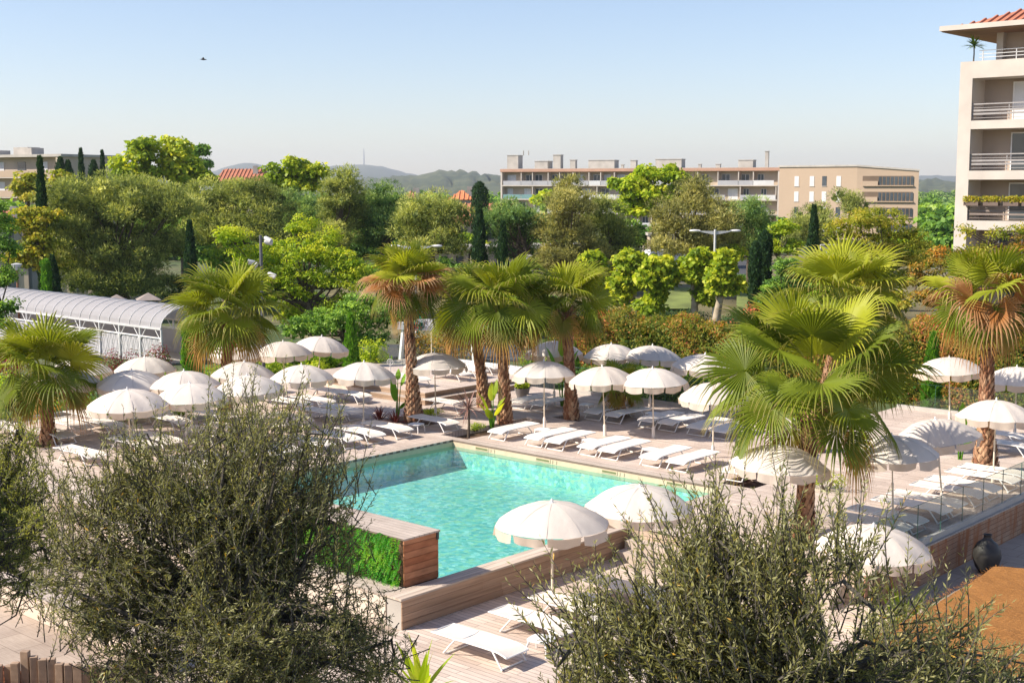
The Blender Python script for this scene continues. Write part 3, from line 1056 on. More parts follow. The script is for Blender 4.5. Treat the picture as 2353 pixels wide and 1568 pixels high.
    for j in range(3):
        a = 2 * PI * j / 3
        ring.append(C + (s0 * math.cos(a) + s1 * math.sin(a))[:, None, :] * r[None, :, None])
    qs = []
    for j in range(3):
        a, b = ring[j], ring[(j + 1) % 3]
        qs.append(np.stack([a[:, :-1], b[:, :-1], b[:, 1:], a[:, 1:]], 2).reshape(-1, 4, 3))
    quads('twigs', np.concatenate(qs), M_OLIVEBARK, np.full(len(qs) * n * K, 0.5), t)
    # trunk, limbs and branches
    m = MB()
    top = Vector(cen)
    bot = min(c[2] - rz for c, rx, ry, rz in lb)
    fk = Vector((top.x * 0.6, top.y * 0.6, bot + (top.z - bot) * fork_h))
    m.tube([(0, 0, 0), (fk.x * 0.2 + 0.06, fk.y * 0.2, fk.z * 0.35), (fk.x * 0.6 - 0.05, fk.y * 0.6, fk.z * 0.72), fk], [trunk_r * 1.25, trunk_r, trunk_r * 0.95, trunk_r * 0.8], 12)
    pick = rng.choice(n, size=min(170, n), replace=False)
    limbs = []
    for c, rx, ry, rz in lb:
        for q in range(3):
            e = Vector(c) + Vector(rdir(1, rng)[0] * np.array([rx, ry, rz]) * 0.5)
            mid = fk.lerp(e, 0.5) + Vector(rng.normal(0, 0.12, 3))
            m.tube([fk, mid, e], [trunk_r * 0.42, trunk_r * 0.22, trunk_r * 0.07], 7, cap=False)
            limbs += [mid, e, fk.lerp(mid, 0.5)]
    for i in pick:
        e = Vector(A[i]); s = min(limbs, key=lambda p: (p - e).length)
        m.tube([s, s.lerp(e, 0.5) + Vector(rng.normal(0, 0.06, 3)), e], [0.014, 0.010, 0.004], 5, cap=False)
    m.build('trunk', M_OLIVEBARK, t, smooth=True)
    return t


# ================================================================= setting: ground, decks, pool
def uvobj(mb, name, mats, z=0.0, parent=None, **kw):
    """mesh whose local frame is x = u, y = -v"""
    o = mb.build(name, mats, parent, **kw)
    o.location = (C0.x, C0.y, z); o.rotation_euler = (0, 0, RZ)
    return o


def uvthing(name, label, cat, z=0.0, group=None, u=0, v=0):
    p = W(u, v, z)
    return thing(name, label, cat, p, RZ, group)


# ground
def ground_mat():
    m, nt, out = nt_new('park_ground')
    vec = coords(nt, world=True)
    n1 = noise(nt, vec, 0.09, 6); n2 = noise(nt, vec, 1.5, 6)
    c1 = ramp(nt, n1, [(0.35, (0.06, 0.10, 0.025)), (0.6, (0.11, 0.12, 0.045)), (0.8, (0.20, 0.15, 0.085))])
    c2 = ramp(nt, n2, [(0.3, (0.6, 0.6, 0.6)), (0.7, (1.3, 1.3, 1.3))])
    principled(nt, out, mixc(nt, 1.0, c1, c2, 'MULTIPLY'), 0.95, bump=(n2, 0.5, 0.1))
    return m


g = MB()
xs = [-9000, -600, -120, 0, 120, 600, 9000]
ys = [-60, 10, 60, 120, 400, 9000]
for i in range(len(xs) - 1):
    for j in range(len(ys) - 1):
        g.poly([(xs[i], ys[j], ZG - 0.02), (xs[i + 1], ys[j], ZG - 0.02), (xs[i + 1], ys[j + 1], ZG - 0.02), (xs[i], ys[j + 1], ZG - 0.02)])
tag(g.build('ground', ground_mat()), kind='structure')

# ---- upper deck with planting holes
HOLES = []      # (u0, u1, v0, v1)
for (u, v, du, dv) in ((-3.5, -1.75, 1.0, 0.75), (-0.35, -2.6, 0.62, 2.2), (0.31, -5.95, 0.62, 0.5), (-4.02, -5.9, 0, 0), (14.86, 3.31, 0.6, 0.55), (14.99, -7.12, 0.7, 0.65),
                       (10.6, -1.25, 0.55, 0.75), (-8.64, 2.82, 0.5, 0.5), (-9.41, 9.22, 0.6, 0.55), (1.3, -7.4, 0.5, 0.35)):
    if du: HOLES.append((u - du, u + du, v - dv, v + dv))
POOL = (0.0, 10.6, 0.0, 11.3)
CW = 0.36       # coping width
PL_U, PL_V = -6.0, -4.6


def in_deck(u, v):
    a = (-14 < u < 17.1 and -10.6 < v < 12.77) or (8 < u < 17.1 and -16 < v < -10.59)
    if u > 11.05 - 0.0 and v > 5: a = False
    if u < PL_U and v < PL_V: a = False
    p = POOL
    if p[0] - CW < u < p[1] + CW + 0.1 and p[2] - CW < v < 13: a = False
    for h in HOLES:
        if h[0] < u < h[1] and h[2] < v < h[3]: a = False
    return a


us = sorted({-14, -16, 8, 17.1, 11.05, PL_U, POOL[0] - CW, POOL[1] + CW + 0.09} | {q for h in HOLES for q in h[:2]})
vs = sorted({-10.6, 12.77, -16, 5, PL_V, POOL[2] - CW, 13} | {q for h in HOLES for q in h[2:]})
d = MB()
for i in range(len(us) - 1):
    for j in range(len(vs) - 1):
        uc, vc = (us[i] + us[i + 1]) / 2, (vs[j] + vs[j + 1]) / 2
        if in_deck(uc, vc):
            q = [(us[i], -vs[j]), (us[i], -vs[j + 1]), (us[i + 1], -vs[j + 1]), (us[i + 1], -vs[j])]
            d.poly([(a, b, 0) for a, b in q])
            # fascia on free edges
            for (a, b, du, dv) in ((q[0], q[1], -1, 0), (q[1], q[2], 0, 1), (q[2], q[3], 1, 0), (q[3], q[0], 0, -1)):
                uu = uc if du == 0 else (us[i] - 0.01 if du < 0 else us[i + 1] + 0.01)
                vv = vc if dv == 0 else (vs[j] - 0.01 if dv < 0 else vs[j + 1] + 0.01)
                if not in_deck(uu, vv):
                    d.poly([(a[0], a[1], 0), (a[0], a[1], -0.6), (b[0], b[1], -0.6), (b[0], b[1], 0)])
tag(uvobj(d, 'pool_deck', M_DECK), kind='structure')

s = MB()
for h in HOLES:
    s.poly([(h[0] - .02, -h[3] - .02, 0), (h[1] + .02, -h[3] - .02, 0), (h[1] + .02, -h[2] + .02, 0), (h[0] - .02, -h[2] + .02, 0)])
tag(uvobj(s, 'planting_bed_soil', M_SOIL, -0.18), kind='structure')

# pool surround
c = MB()
p0, p1, q0, q1 = POOL
c.box(p0 - CW, p1 + CW + .09, -(q0), -(q0 - CW), -0.06, 0.012)
c.box(p0 - CW, p0, -q1 - 1.4, -(q0), -0.06, 0.012)
o = uvobj(c, 'pool_coping', M_COPING, bevel=0.008); tag(o, kind='structure')
c = MB()
c.box(p1, p1 + CW + .09, -4.6, -q0, -0.06, 0.012)
o = uvobj(c, 'pool_coping', M_COPING, bevel=0.008); tag(o, kind='structure')

# basin
def mosaic():
    m, nt, out = nt_new('pool_mosaic_sparkle')  # tile colours spread wide to stand in for sparkle in the water
    tc = nt.nodes.new('ShaderNodeTexCoord')
    v = nt.nodes.new('ShaderNodeTexVoronoi'); v.inputs['Scale'].default_value = 8.5
    L(nt, tc.outputs['Object'], v.inputs['Vector'])
    sp = nt.nodes.new('ShaderNodeSeparateColor'); L(nt, v.outputs['Color'], sp.inputs[0])
    col = ramp(nt, sp.outputs[0], [(0.0, (0.22, 0.52, 0.52)), (0.3, (0.42, 0.68, 0.62)), (0.55, (0.72, 0.78, 0.52)), (0.7, (0.36, 0.62, 0.66)), (0.86, (0.60, 0.78, 0.72)), (1.0, (0.88, 0.90, 0.84))])
    v2 = nt.nodes.new('ShaderNodeTexVoronoi'); v2.inputs['Scale'].default_value = 3.2; v2.feature = 'SMOOTH_F1'
    L(nt, tc.outputs['Object'], v2.inputs['Vector'])
    col = mixc(nt, 1.0, col, ramp(nt, v2.outputs['Distance'], [(0.05, (0.97, 0.97, 0.97)), (0.6, (1.03, 1.03, 1.03))]), 'MULTIPLY')
    principled(nt, out, col, 0.5)
    return m


b = MB()
zb = -0.87
b.poly([(p0, -q1, zb), (p1, -q1, zb), (p1, -q0, zb), (p0, -q0, zb)])
for a0, a1 in (((p0, -q0), (p1, -q0)), ((p1, -q0), (p1, -q1)), ((p1, -q1), (p0, -q1)), ((p0, -q1), (p0, -q0))):
    b.poly([(*a0, zb), (*a1, zb), (*a1, -0.12), (*a0, -0.12)])
basin = tag(uvobj(b, 'pool_basin', mosaic()), kind='structure')
# beige edge band and slots
e = MB()
e.box(p0 + .002, p1 - .002, -q0 - 0.03, -q0 - 0.002, -0.30, -0.055)
e.box(p0 + .002, p0 + 0.03, -q1, -q0 - 0.031, -0.30, -0.055)
o = uvobj(e, 'edge_band', M_TILE); tag(o, kind='structure')
for k, u in enumerate((1.35, 3.95, 6.55, 8.9)):
    f = MB(); f.box(-0.3, 0.3, -0.012, 0.0, -0.055, 0.055); f.box(0.36, 0.40, -0.012, 0.0, -0.05, 0.05); f.box(0.52, 0.56, -0.012, 0.0, -0.05, 0.05)
    t = thing('pool_skimmer', ['beige slotted skimmer nearest the far corner in the pool edge', 'slotted pool skimmer second from the far corner in the sunny pool edge',
                               'slotted pool skimmer third from the far corner in the pool edge', 'slotted pool skimmer nearest the big palm end of the pool edge'][k], 'pool skimmer', W(u, 0.034, -0.115), RZ, 'skimmers along the pool edge')
    f.build('frame', M_TILE, t)
    q = MB(); q.box(-0.26, 0.26, -0.017, -0.0125, -0.03, 0.03); q.build('slot', plain('skimmer_slot', (0.16, 0.17, 0.07), 0.6), t)


def watermat():
    m, nt, out = nt_new('pool_water')
    vec = coords(nt, scale=(1.0, 1.0, 1.0))
    n1 = noise(nt, vec, 2.6, 3, 0.5); n2 = noise(nt, vec, 9.0, 2, 0.5)
    add = nt.nodes.new('ShaderNodeMath'); add.operation = 'MULTIPLY_ADD'; add.inputs[1].default_value = 0.3
    L(nt, n2, add.inputs[0]); L(nt, n1, add.inputs[2])
    bp = nt.nodes.new('ShaderNodeBump'); bp.inputs['Strength'].default_value = 0.34; bp.inputs['Distance'].default_value = 0.09
    L(nt, add.outputs[0], bp.inputs['Height'])
    t = nt.nodes.new('ShaderNodeBsdfTransparent'); t.inputs[0].default_value = (0.55, 0.89, 0.875, 1)
    gl = nt.nodes.new('ShaderNodeBsdfGlossy'); gl.inputs['Roughness'].default_value = 0.02; L(nt, bp.outputs[0], gl.inputs['Normal'])
    mx = nt.nodes.new('ShaderNodeMixShader')
    L(nt, schlick(nt, 0.025, bp.outputs[0]), mx.inputs[0]); L(nt, t.outputs[0], mx.inputs[1]); L(nt, gl.outputs[0], mx.inputs[2])
    L(nt, mx.outputs[0], out.inputs[0])
    return m


w = MB(); w.poly([(p0 + .001, -q1 + .001, 0), (p1 - .001, -q1 + .001, 0), (p1 - .001, -q0 - .001, 0), (p0 + .001, -q0 - .001, 0)])
tag(uvobj(w, 'pool_water', watermat(), -0.2), kind='structure')

# near pool wall: timber cladding, capped with boards
t = uvthing('pool_wall', 'long timber clad pool wall with bleached board cap above the lower deck', 'wall')
m = MB(); m.box(p1, p1 + 0.42, -12.75, -4.6, ZL - 0.3, -0.035); m.build('core', M_CONC, t)
m = MB()
zt = -0.04
r = random.Random(3)
bh = 0.152
for i in range(4):
    z1 = zt - i * bh; y = -12.75
    while y < -4.6:
        ln = r.uniform(2.0, 3.6); y2 = min(-4.6, y + ln); m.ct = r.uniform(0.15, 0.9)
        m.box(p1 + 0.4205, p1 + 0.445, y + 0.003, y2 - 0.003, z1 - bh + 0.007, z1)
        y = y2
M_BOARD = tintmat('wall_board', [(0.0, (0.33, 0.21, 0.135)), (1.0, (0.50, 0.345, 0.24))], 0.8, 0.15, (1, 0.06, 1.6), 9)
m.build('cladding', M_BOARD, t)
m = MB()
for i in range(3):
    y = -12.79
    while y < -4.6:
        y2 = min(-4.6, y + r.uniform(2.2, 3.4)); m.ct = r.uniform(0.1, 0.9)
        m.box(p1 - 0.02 + i * 0.163, p1 - 0.02 + i * 0.163 + 0.158, y + 0.003, y2 - 0.003, -0.034, 0.008); y = y2
m.build('cap_board', tintmat('cap_board', [(0.0, (0.47, 0.385, 0.315)), (1.0, (0.60, 0.51, 0.43))], 0.8, 0.1, (1.5, 0.06, 1), 9), t)

# ledge in front of the living wall and its pale face
t = uvthing('ledge_wall', 'pale low wall with flat board ledge running left below the living wall', 'wall')
m = MB(); m.box(-14, p1 - 0.03, -12.77, -12.2, ZL - 0.3, -0.03); m.build('core', plain('pale_render', (0.62, 0.53, 0.44), 0.9, 0.08, 1.5), t)
m = MB(); m.box(-14, p1 - 0.025, -12.80, -12.2, -0.029, 0.006); m.build('ledge', M_COPING, t)

# living wall planter
t = uvthing('living_wall_planter', 'tall red brown timber planter wall hung with bright green ferns at pool corner', 'planter')
pu0, pu1, pv0, pv1, ph = 2.6, 10.46, 11.12, 12.12, 1.02
m = MB(); m.box(pu0, pu1 - 0.03, -pv1, -pv0, -0.5, ph - 0.04); m.build('core', M_SOIL, t)
m = MB()
for i in range(7):
    z0 = -0.03 + i * 0.15; m.ct = (0.3, 0.75, 0.45, 0.2, 0.6, 0.35, 0.8)[i]
    m.box(pu1 - 0.029, pu1, -pv1 - .004, -pv0 + .004, z0 + 0.006, min(z0 + 0.148, ph - 0.042))
m.build('side_panel', tintmat('planter_board', [(0.0, (0.34, 0.115, 0.05)), (1.0, (0.52, 0.25, 0.135))], 0.7, 0.15, (1, 0.35, 1.3), 7), t)
m = MB()
for i in range(6):
    m.box(pu0, pu1 + 0.03, -pv1 - 0.03 + i * 0.178, -pv1 - 0.03 + i * 0.178 + 0.174, ph - 0.038, ph)
m.build('top_board', M_COPING, t)
m = MB(); m.box(pu1 + 0.005, pu1 + 0.025, -pv0 - 0.06, -pv0 + 0.005, ph - 0.2, ph - 0.04); m.build('corner_cap', M_DARK, t)
# ferns and trailing plants on the face looking at the viewer
rng = np.random.default_rng(5)
n = 1500
Ps, Ts = [], []
cu = rng.uniform(pu0, pu1 - 0.12, n); cz = rng.uniform(0.0, ph + 0.02, n)
for i in range(n):
    a0 = rng.uniform(-1.3, 1.3)
    tc_ = np.clip(0.5 + 0.35 * math.sin(cu[i] * 3.1) * math.cos(cz[i] * 5) + rng.normal(0, 0.12), 0, 1)
    kk = rng.integers(5, 9)
    L0 = rng.uniform(0.14, 0.38)
    pos = np.array([cu[i], -pv1 - 0.02, cz[i]])
    dd = np.array([math.sin(a0) * 0.7, -0.75, rng.uniform(-0.5, 0.7)])
    for k in range(kk):
        step = L0 / kk
        dd = nrm(dd + np.array([0, 0, -0.28]))
        pos = pos + dd * step
        for sg in (-1, 1):
            sd = nrm(np.cross(dd, np.array([0, 0, 1.0])) * sg + dd * 0.6)
            Ps.append(leaf_quads(pos[None], sd[None], nrm(np.cross(sd, np.array([0.2, -1, 0.3])))[None], [0.035 + 0.05 * (1 - k / kk)], [0.024])[0])
            Ts.append(np.clip(tc_ + rng.normal(0, 0.15), 0, 1))
quads('fern_foliage', np.array(Ps), LM['fern'], Ts, t)

# ---- lower terrace (left) and lower deck (right of the wall)
m = MB(); m.poly([(11.02, -26, 0), (30, -26, 0), (30, -5.0, 0), (11.02, -5.0, 0)])
tag(uvobj(m, 'lower_deck', M_DECK, ZL), kind='structure')
m = MB(); m.poly([(-30, -40, 0), (11.02, -40, 0), (11.02, -12.7, 0), (-30, -12.7, 0)])
M_PAVE = boards('paving_slabs', (0.47, 0.39, 0.32), (0.42, 0.345, 0.285), (0.18, 0.14, 0.11), bw=0.6, bl=0.9, rough=0.8)
tag(uvobj(m, 'terrace_paving', M_PAVE, ZL - 0.004), kind='structure')
m = MB(); m.box(11.06, 17.1, -5.1, -5.0, ZL - .1, -0.004); m.build
tag(uvobj(m, 'deck_step_face', M_CLADX), kind='structure')
for i in range(2):
    m = MB(); m.box(11.2, 16.9, -5.1 - 0.35 * (i + 1), -5.1 - 0.35 * i, ZL, -0.2 * (i + 1) - 0.03)
    tag(uvobj(m, 'deck_step', M_COPING, 0), kind='structure')

# right side: lower terrace below the glass
m = MB(); m.poly([(17.1, -5.2, 0), (40, -5.2, 0), (40, 30, 0), (17.1, 30, 0)])
tag(uvobj(m, 'side_terrace', M_PAVE, ZG), kind='structure')
t = uvthing('retaining_wall', 'water stained brown timber wall under the glass balustrade', 'wall')
m = MB(); m.box(17.1, 17.22, -4.9, 16, ZG - 0.2, -0.02); m.build('core', M_CONC, t)
m = MB(); m.box(17.2205, 17.26, -4.9, 16, ZG - 0.1, -0.03); m.build('cladding', M_CLADRED, t)
m = MB(); m.box(17.08, 17.30, -4.92, 16.02, -0.019, 0.016); m.build('cap', M_COPING, t)


def balustrade(label, a, b, panel=1.3, h=1.05, z=0.0, chan=0.14, group='glass balustrades round the deck'):
    """glass panels in a floor channel from a to b (uv)"""
    pa, pb = W(*a, z), W(*b, z)
    ln = (pb - pa).length
    ang = math.atan2(pb.y - pa.y, pb.x - pa.x)
    t = thing('glass_balustrade', label, 'glass balustrade', pa, ang, group)
    m = MB(); m.box(0, ln, -0.05, 0.05, 0.0, chan); m.build('channel', M_CHANNEL, t)
    n = max(1, int(round(ln / panel))); w = ln / n
    for i in range(n):
        m = MB(); m.box(i * w + 0.006, (i + 1) * w - 0.006, -0.008, 0.008, chan * 0.5 + 0.08, h)
        m.build('glass_panel', M_GLASS, t)
        e = MB()
        e.box(i * w + 0.006, (i + 1) * w - 0.006, -0.009, 0.009, h + 0.001, h + 0.006)
        e.box((i + 1) * w - 0.006, (i + 1) * w + 0.002, -0.009, 0.009, chan, h)
        e.build('glass_edge', plain('glass_edge_green', (0.05, 0.14, 0.11), 0.3), t)
    return t


balustrade('near glass balustrade over the stained timber wall at the right', (17.17, 4.7), (17.17, -15.5), 1.28, 1.0, z=0.016)
balustrade('glass balustrade in front of the red tipped hedge behind the back lounger row', (7.9, -10.5), (-3.9, -10.5), 1.6, 1.05)
balustrade('glass balustrade beside the white entrance arch behind the raised platform', (-7.2, -12.4), (-13.9, -8.9), 1.5, 1.0, z=0.2)
balustrade('glass balustrade along the left end of the deck behind the left palm', (-13.95, -1.5), (-13.95, 12.6), 1.5, 1.0)
balustrade('glass balustrade at the far right end of the deck near the tall orange fringed palm', (8.1, -15.8), (17, -15.8), 1.5, 1.0)

# raised platform with steps
m = MB(); m.box(-14, PL_U, -PL_V, 12.4, -0.5, 0.4)
o = uvobj(m, 'raised_platform', M_DECK); tag(o, kind='structure')
m = MB(); m.box(-9.2, PL_U + 0.36, -PL_V - 0.36, -PL_V, -0.1, 0.2); m.box(PL_U, PL_U + 0.36, -PL_V + 0.001, 10.2, -0.1, 0.2)
tag(uvobj(m, 'platform_step', M_COPING), kind='structure')
m = MB(); m.box(-9.2, PL_U + 0.364, -PL_V - 0.366, -PL_V - 0.361, -0.05, 0.185); m.box(PL_U + 0.361, PL_U + 0.366, -PL_V - 0.36, 10.2, -0.05, 0.185)
m.box(-14, PL_U + 0.006, -PL_V - 0.006, -PL_V - 0.001, 0.2, 0.385); m.box(PL_U + 0.001, PL_U + 0.006, -PL_V, 10.2, 0.2, 0.385)
tag(uvobj(m, 'platform_riser', M_STEPWOOD), kind='structure')
m = MB(); m.box(-10.5, -6.2, 10.6, 11.0, 0.4, 0.72); o = uvobj(m, 'bench', M_WHITEP, bevel=0.02); tag(o, 'long white bench along the back of the raised platform', 'bench')

# left terrace details: kerb wall, picket planter with bark mulch
t = uvthing('low_wall', 'low cream kerb wall crossing the terrace behind the big olive tree', 'low wall')
m = MB(); m.box(-12, 9.4, -17.4, -17.0, ZL, -0.18); m.build('core', plain('pale_render2', (0.60, 0.50, 0.41), 0.9, 0.08, 1.5), t)
m = MB(); m.box(-12, 9.43, -17.43, -16.97, -0.179, -0.13); m.build('cap', M_COPING, t)
# ================================================================= pool furniture
PARP = [make_parasol(1), make_parasol(2, 1.12, 2.4, 1.8), make_parasol(3, 1.16, 2.4, 0.5)]
PARS = [  # apex x, apex y, ground z, tilt, label
    (332, 816, 0, 0, 'white parasol in front of the arched walkway right of the left palm crown'),
    (302, 847, 0, 3, 'white parasol half hidden behind the left palm fronds beside a higher one'),
    (178, 821, 0, 0, 'white parasol behind the crown of the leftmost palm'),
    (148, 844, 0, 0, 'white parasol right behind the trunk of the leftmost palm'),
    (292, 890, 0, 2, 'white parasol shaded and low to the right of the leftmost palm trunk'),
    (435, 876, 0, 0, 'white parasol whose right half goes behind the big olive top shoots'),
    (422, 848, 0, 2, 'white parasol just above another one near the bright green columnar tree'),
    (546, 783, 0, 0, 'white parasol around the trunk of the palm beside the floodlight mast'),
    (650, 781, 0, 0, 'white parasol right of the floodlight mast below the lime green tree'),
    (739, 769, 0, 6, 'tilted white parasol highest up beside the slim bright conifer'),
    (561, 827, 0, 3, 'white parasol in grey shade above the big olive tree'),
    (567, 858, 0, 0, 'sunlit white parasol seen through the top shoots of the big olive tree'),
    (692, 834, 0, 2, 'white parasol right of the big olive top, its pole among left loungers'),
    (836, 828, 0, 0, 'white parasol by the red cordylines left of the banana plant'),
    (998, 807, 0, 1, 'white parasol right of the central palm trunk at the platform steps'),
    (1273, 780, 0, 0, 'white parasol behind the palm trunk in front of the hedge, leftmost of the hedge row'),
    (1404, 787, 0, 0, 'white parasol striped with palm shadow before the red tipped hedge'),
    (1499, 790, 0, 3, 'shaded white parasol before the red tipped hedge, overlapping its striped neighbour'),
    (1249, 825, 0, 2, 'white parasol with leaf shadows left of the palm with ground fronds'),
    (1383, 838, 0, 0, 'white parasol over the middle lounger pair along the sunny pool edge'),
    (1499, 842, 0, 0, 'white parasol above the third lounger pair along the sunny pool edge'),
    (1620, 810, 0, 0, 'white parasol whose right half goes behind the biggest palm crown'),
    (1640, 875, 0, 0, 'white parasol almost covered by the left fronds of the biggest palm'),
    (2180, 817, 0, 0, 'white parasol far right back left of the tall orange fringed palm trunk'),
    (2336, 839, 0, 0, 'white parasol cut by the right edge behind the tall palm trunk'),
    (2289, 914, 0, 2, 'white parasol in front of the tall orange fringed palm trunk'),
    (2148, 957, 0, -7, 'tilted white parasol left of the tall orange fringed palm trunk base'),
    (2048, 995, 0, 0, 'white parasol under the right fronds of the biggest palm'),
    (1792, 1017, 0, 2, 'white parasol right behind the trunk of the biggest palm'),
    (1267.5, 1147, ZL, 0, 'near white parasol in front of the turquoise water at the timber pool wall'),
    (1470, 1110, ZL, 2, 'near white parasol behind the right olive shoots at the pool wall'),
    (2007, 1202, ZG, 0, 'near white parasol at the left end of the stained timber wall'),
]
rr = random.Random(4)
for i, (x, y, z, tilt, lab) in enumerate(PARS):
    o = PARP[i] if i < 3 else copy_tree(PARP[(i * 7) % 3])
    if not tilt: tilt = rr.uniform(-3.2, 3.2)
    p = G(x, y, z + 2.4)
    ta = rr.uniform(0, 2 * PI)
    if abs(tilt) > 5: ta = PI / 2 if tilt > 0 else PI / 2
    o.rotation_euler = Matrix.Rotation(math.radians(tilt), 4, Vector((math.cos(ta), math.sin(ta), 0))).to_euler()
    q = Matrix.Rotation(math.radians(tilt), 4, Vector((math.cos(ta), math.sin(ta), 0)))
    off = q @ Vector((0, 0, 2.4))
    o.location = (p.x - off.x, p.y - off.y, z)
    o.rotation_euler = (q @ Matrix.Rotation(rr.uniform(0, PI), 4, 'Z')).to_euler()
    if i in (29, 30, 31): o.scale = (1.06, 1.06, 1.0)
    elif i == 4: o.scale = (1.07, 1.07, 1)
    else: s_ = rr.uniform(0.96, 1.03); o.scale = (s_, s_, 1)
    tag(o, lab, 'parasol', 'white beach parasols over the loungers')

LOU0 = make_lounger()
LOU = []
ORD = ['first', 'second', 'third', 'fourth', 'fifth', 'sixth', 'seventh', 'eighth', 'ninth', 'tenth']
for k, u in enumerate((1.15, 2.75, 3.62, 4.95, 5.78, 7.35, 8.32, 10.2)):
    lab = f'{ORD[k]} white lounger from the far pool corner along the sunny pool edge'
    LOU.append((u, -0.78, 0, A_B, lab))
for k, u in enumerate((-2.43, -1.45, 1.16, 2.08, 3.55, 4.4, 5.6, 6.5)):
    LOU.append((u, -5.85, 0, A_B, f'{ORD[k]} white lounger from the left in the back row before the hedge'))
for k, v in enumerate((0.9, 2.15, 3.15, 4.3, 5.6, 6.5, 7.8, 8.7)):
    LOU.append((-1.25, v, 0, A_NU, f'{ORD[k]} white lounger from the far corner along the shaded left pool edge'))
for k, v in enumerate((-0.35, 0.45, 2.0, 2.9, 4.6, 5.5)):
    LOU.append((-5.05, v, 0, A_NU, f'{ORD[k]} white lounger from the cordylines in the second left row'))
for k, (u, v) in enumerate(((-7.5, -1.1), (-7.7, -0.15), (-7.55, -2.95), (-8.7, -2.85))):
    LOU.append((u, v, 0, A_NU, ['white lounger behind the second left row under the middle parasol', 'white lounger left of the one under the middle parasol, third left row',
                               'white lounger standing close before the platform steps', 'white lounger left of the one before the platform steps'][k]))
LOU.append((-7.0, -5.6, 0.4, A_NU, 'white lounger on the raised platform left of the central palm'))
LOU.append((-9.6, -5.5, 0.4, A_NU, 'white lounger farther left on the raised platform with green behind'))
for k, (u, v) in enumerate(((-6.9, -7.9), (-6.9, -8.9), (-7.2, -10.2))):
    LOU.append((u, v, 0.4, A_NU, f'{ORD[k]} white lounger right of the central palm on the raised platform'))
LOU.append((-0.95, -1.0, 0, A_NU, 'white lounger at the far pool corner in front of the central palm'))
LOU.append((-3.2, -4.0, 0, A_NU, 'white lounger between the central palm and the small dry cordyline'))
for k, v in enumerate((-5.9, -5.0, -3.7, -2.75, -1.4, -0.5, 0.9, 1.75)):
    LOU.append((16.75, v, 0, A_NU, f'{ORD[k]} white lounger from the tall palm in the row behind the near glass'))
for k, (u, v) in enumerate(((13.4, -11.4), (14.5, -11.5), (15.3, -10.0))):
    LOU.append((u, v, 0, A_NU, ['white lounger far right behind the tall palm trunk', 'white lounger far right beside the one behind the tall palm', 'white lounger at the right picture edge behind the glass end'][k]))
for k, (u, v) in enumerate(((14.2, 12.75), (14.2, 11.15), (14.2, 10.0), (14.3, 8.2))):
    LOU.append((u, v, ZL, A_NU, ['nearest white lounger on the lower deck, left end of its row', 'second white lounger on the lower deck, beside the small round-cornered table',
                                'third white lounger on the lower deck under the near parasol pole', 'white lounger on the lower deck seen through right olive shoots'][k]))
for k, (u, v) in enumerate(((-9.6, 7.8), (-10.9, 6.4), (-10.6, 9.4), (-9.9, 4.3), (-10.0, 5.3), (-8.9, 6.9))):
    LOU.append((u, v, 0, A_NU, ['white lounger right of the leftmost palm trunk', 'white lounger behind the leftmost palm beside two parasol poles', 'white lounger left of the leftmost palm trunk',
                               'white lounger behind the low shaded parasol at the left', 'white lounger in front of the low shaded left parasol', 'white lounger between leftmost palm and olive top'][k]))
for k, (u, v) in enumerate(((-5.2, 7.2), (-5.3, 8.1), (-5.1, 10.0), (-8.6, 9.0), (-7.9, 5.0), (-7.7, 3.3))):
    LOU.append((u, v, 0, A_NU, ['white lounger behind the middle of the big olive top', 'white lounger behind the big olive, next along its row', 'white lounger behind the left shoulder of the big olive',
                               'white lounger under the shaded parasol right of leftmost palm', 'white lounger under the parasols above the olive top', 'white lounger below the grey shaded parasol above the olive'][k]))
for i, (u, v, z, a, lab) in enumerate(LOU):
    o = LOU0 if i == 0 else copy_tree(LOU0)
    o.location = W(u, v, z); o.rotation_euler = (0, 0, a + rr.uniform(-0.035, 0.035))
    tag(o, lab, 'sun lounger', 'white sun loungers round the pool')

TAB0 = make_table()
for i, (u, v, z, lab) in enumerate((
        (4.3, -1.9, 0, 'small white table between the third and fourth lounger on the sunny edge'),
        (1.95, -2.3, 0, 'small white table beside the first lounger on the sunny pool edge'),
        (6.6, -2.0, 0, 'small white table between the fifth and sixth lounger on the sunny edge'),
        (-0.1, -7.2, 0, 'small white table in the back row behind the palm trunk'),
        (2.85, -7.3, 0, 'small white table between back row lounger pairs before the hedge'),
        (14.0, 11.85, ZL, 'small white table between the two nearest loungers on the lower deck'),
        (-3.1, 1.5, 0, 'small white table by the red cordylines at the left pool edge'),
        (-1.9, -0.15, 0, 'small white table in front of the central palm at the pool corner'),
        (15.2, -4.3, 0, 'small white table between loungers behind the near glass'),
        (13.0, 9.2, ZL, 'small white table on the lower deck near the timber pool wall'))):
    o = TAB0 if i == 0 else copy_tree(TAB0)
    o.location = W(u, v, z); o.rotation_euler = (0, 0, RZ + rr.uniform(-0.3, 0.3))
    tag(o, lab, 'side table', 'small white side tables')

# ================================================================= palms
def pd(x, y, d): return Q(x, y, d)


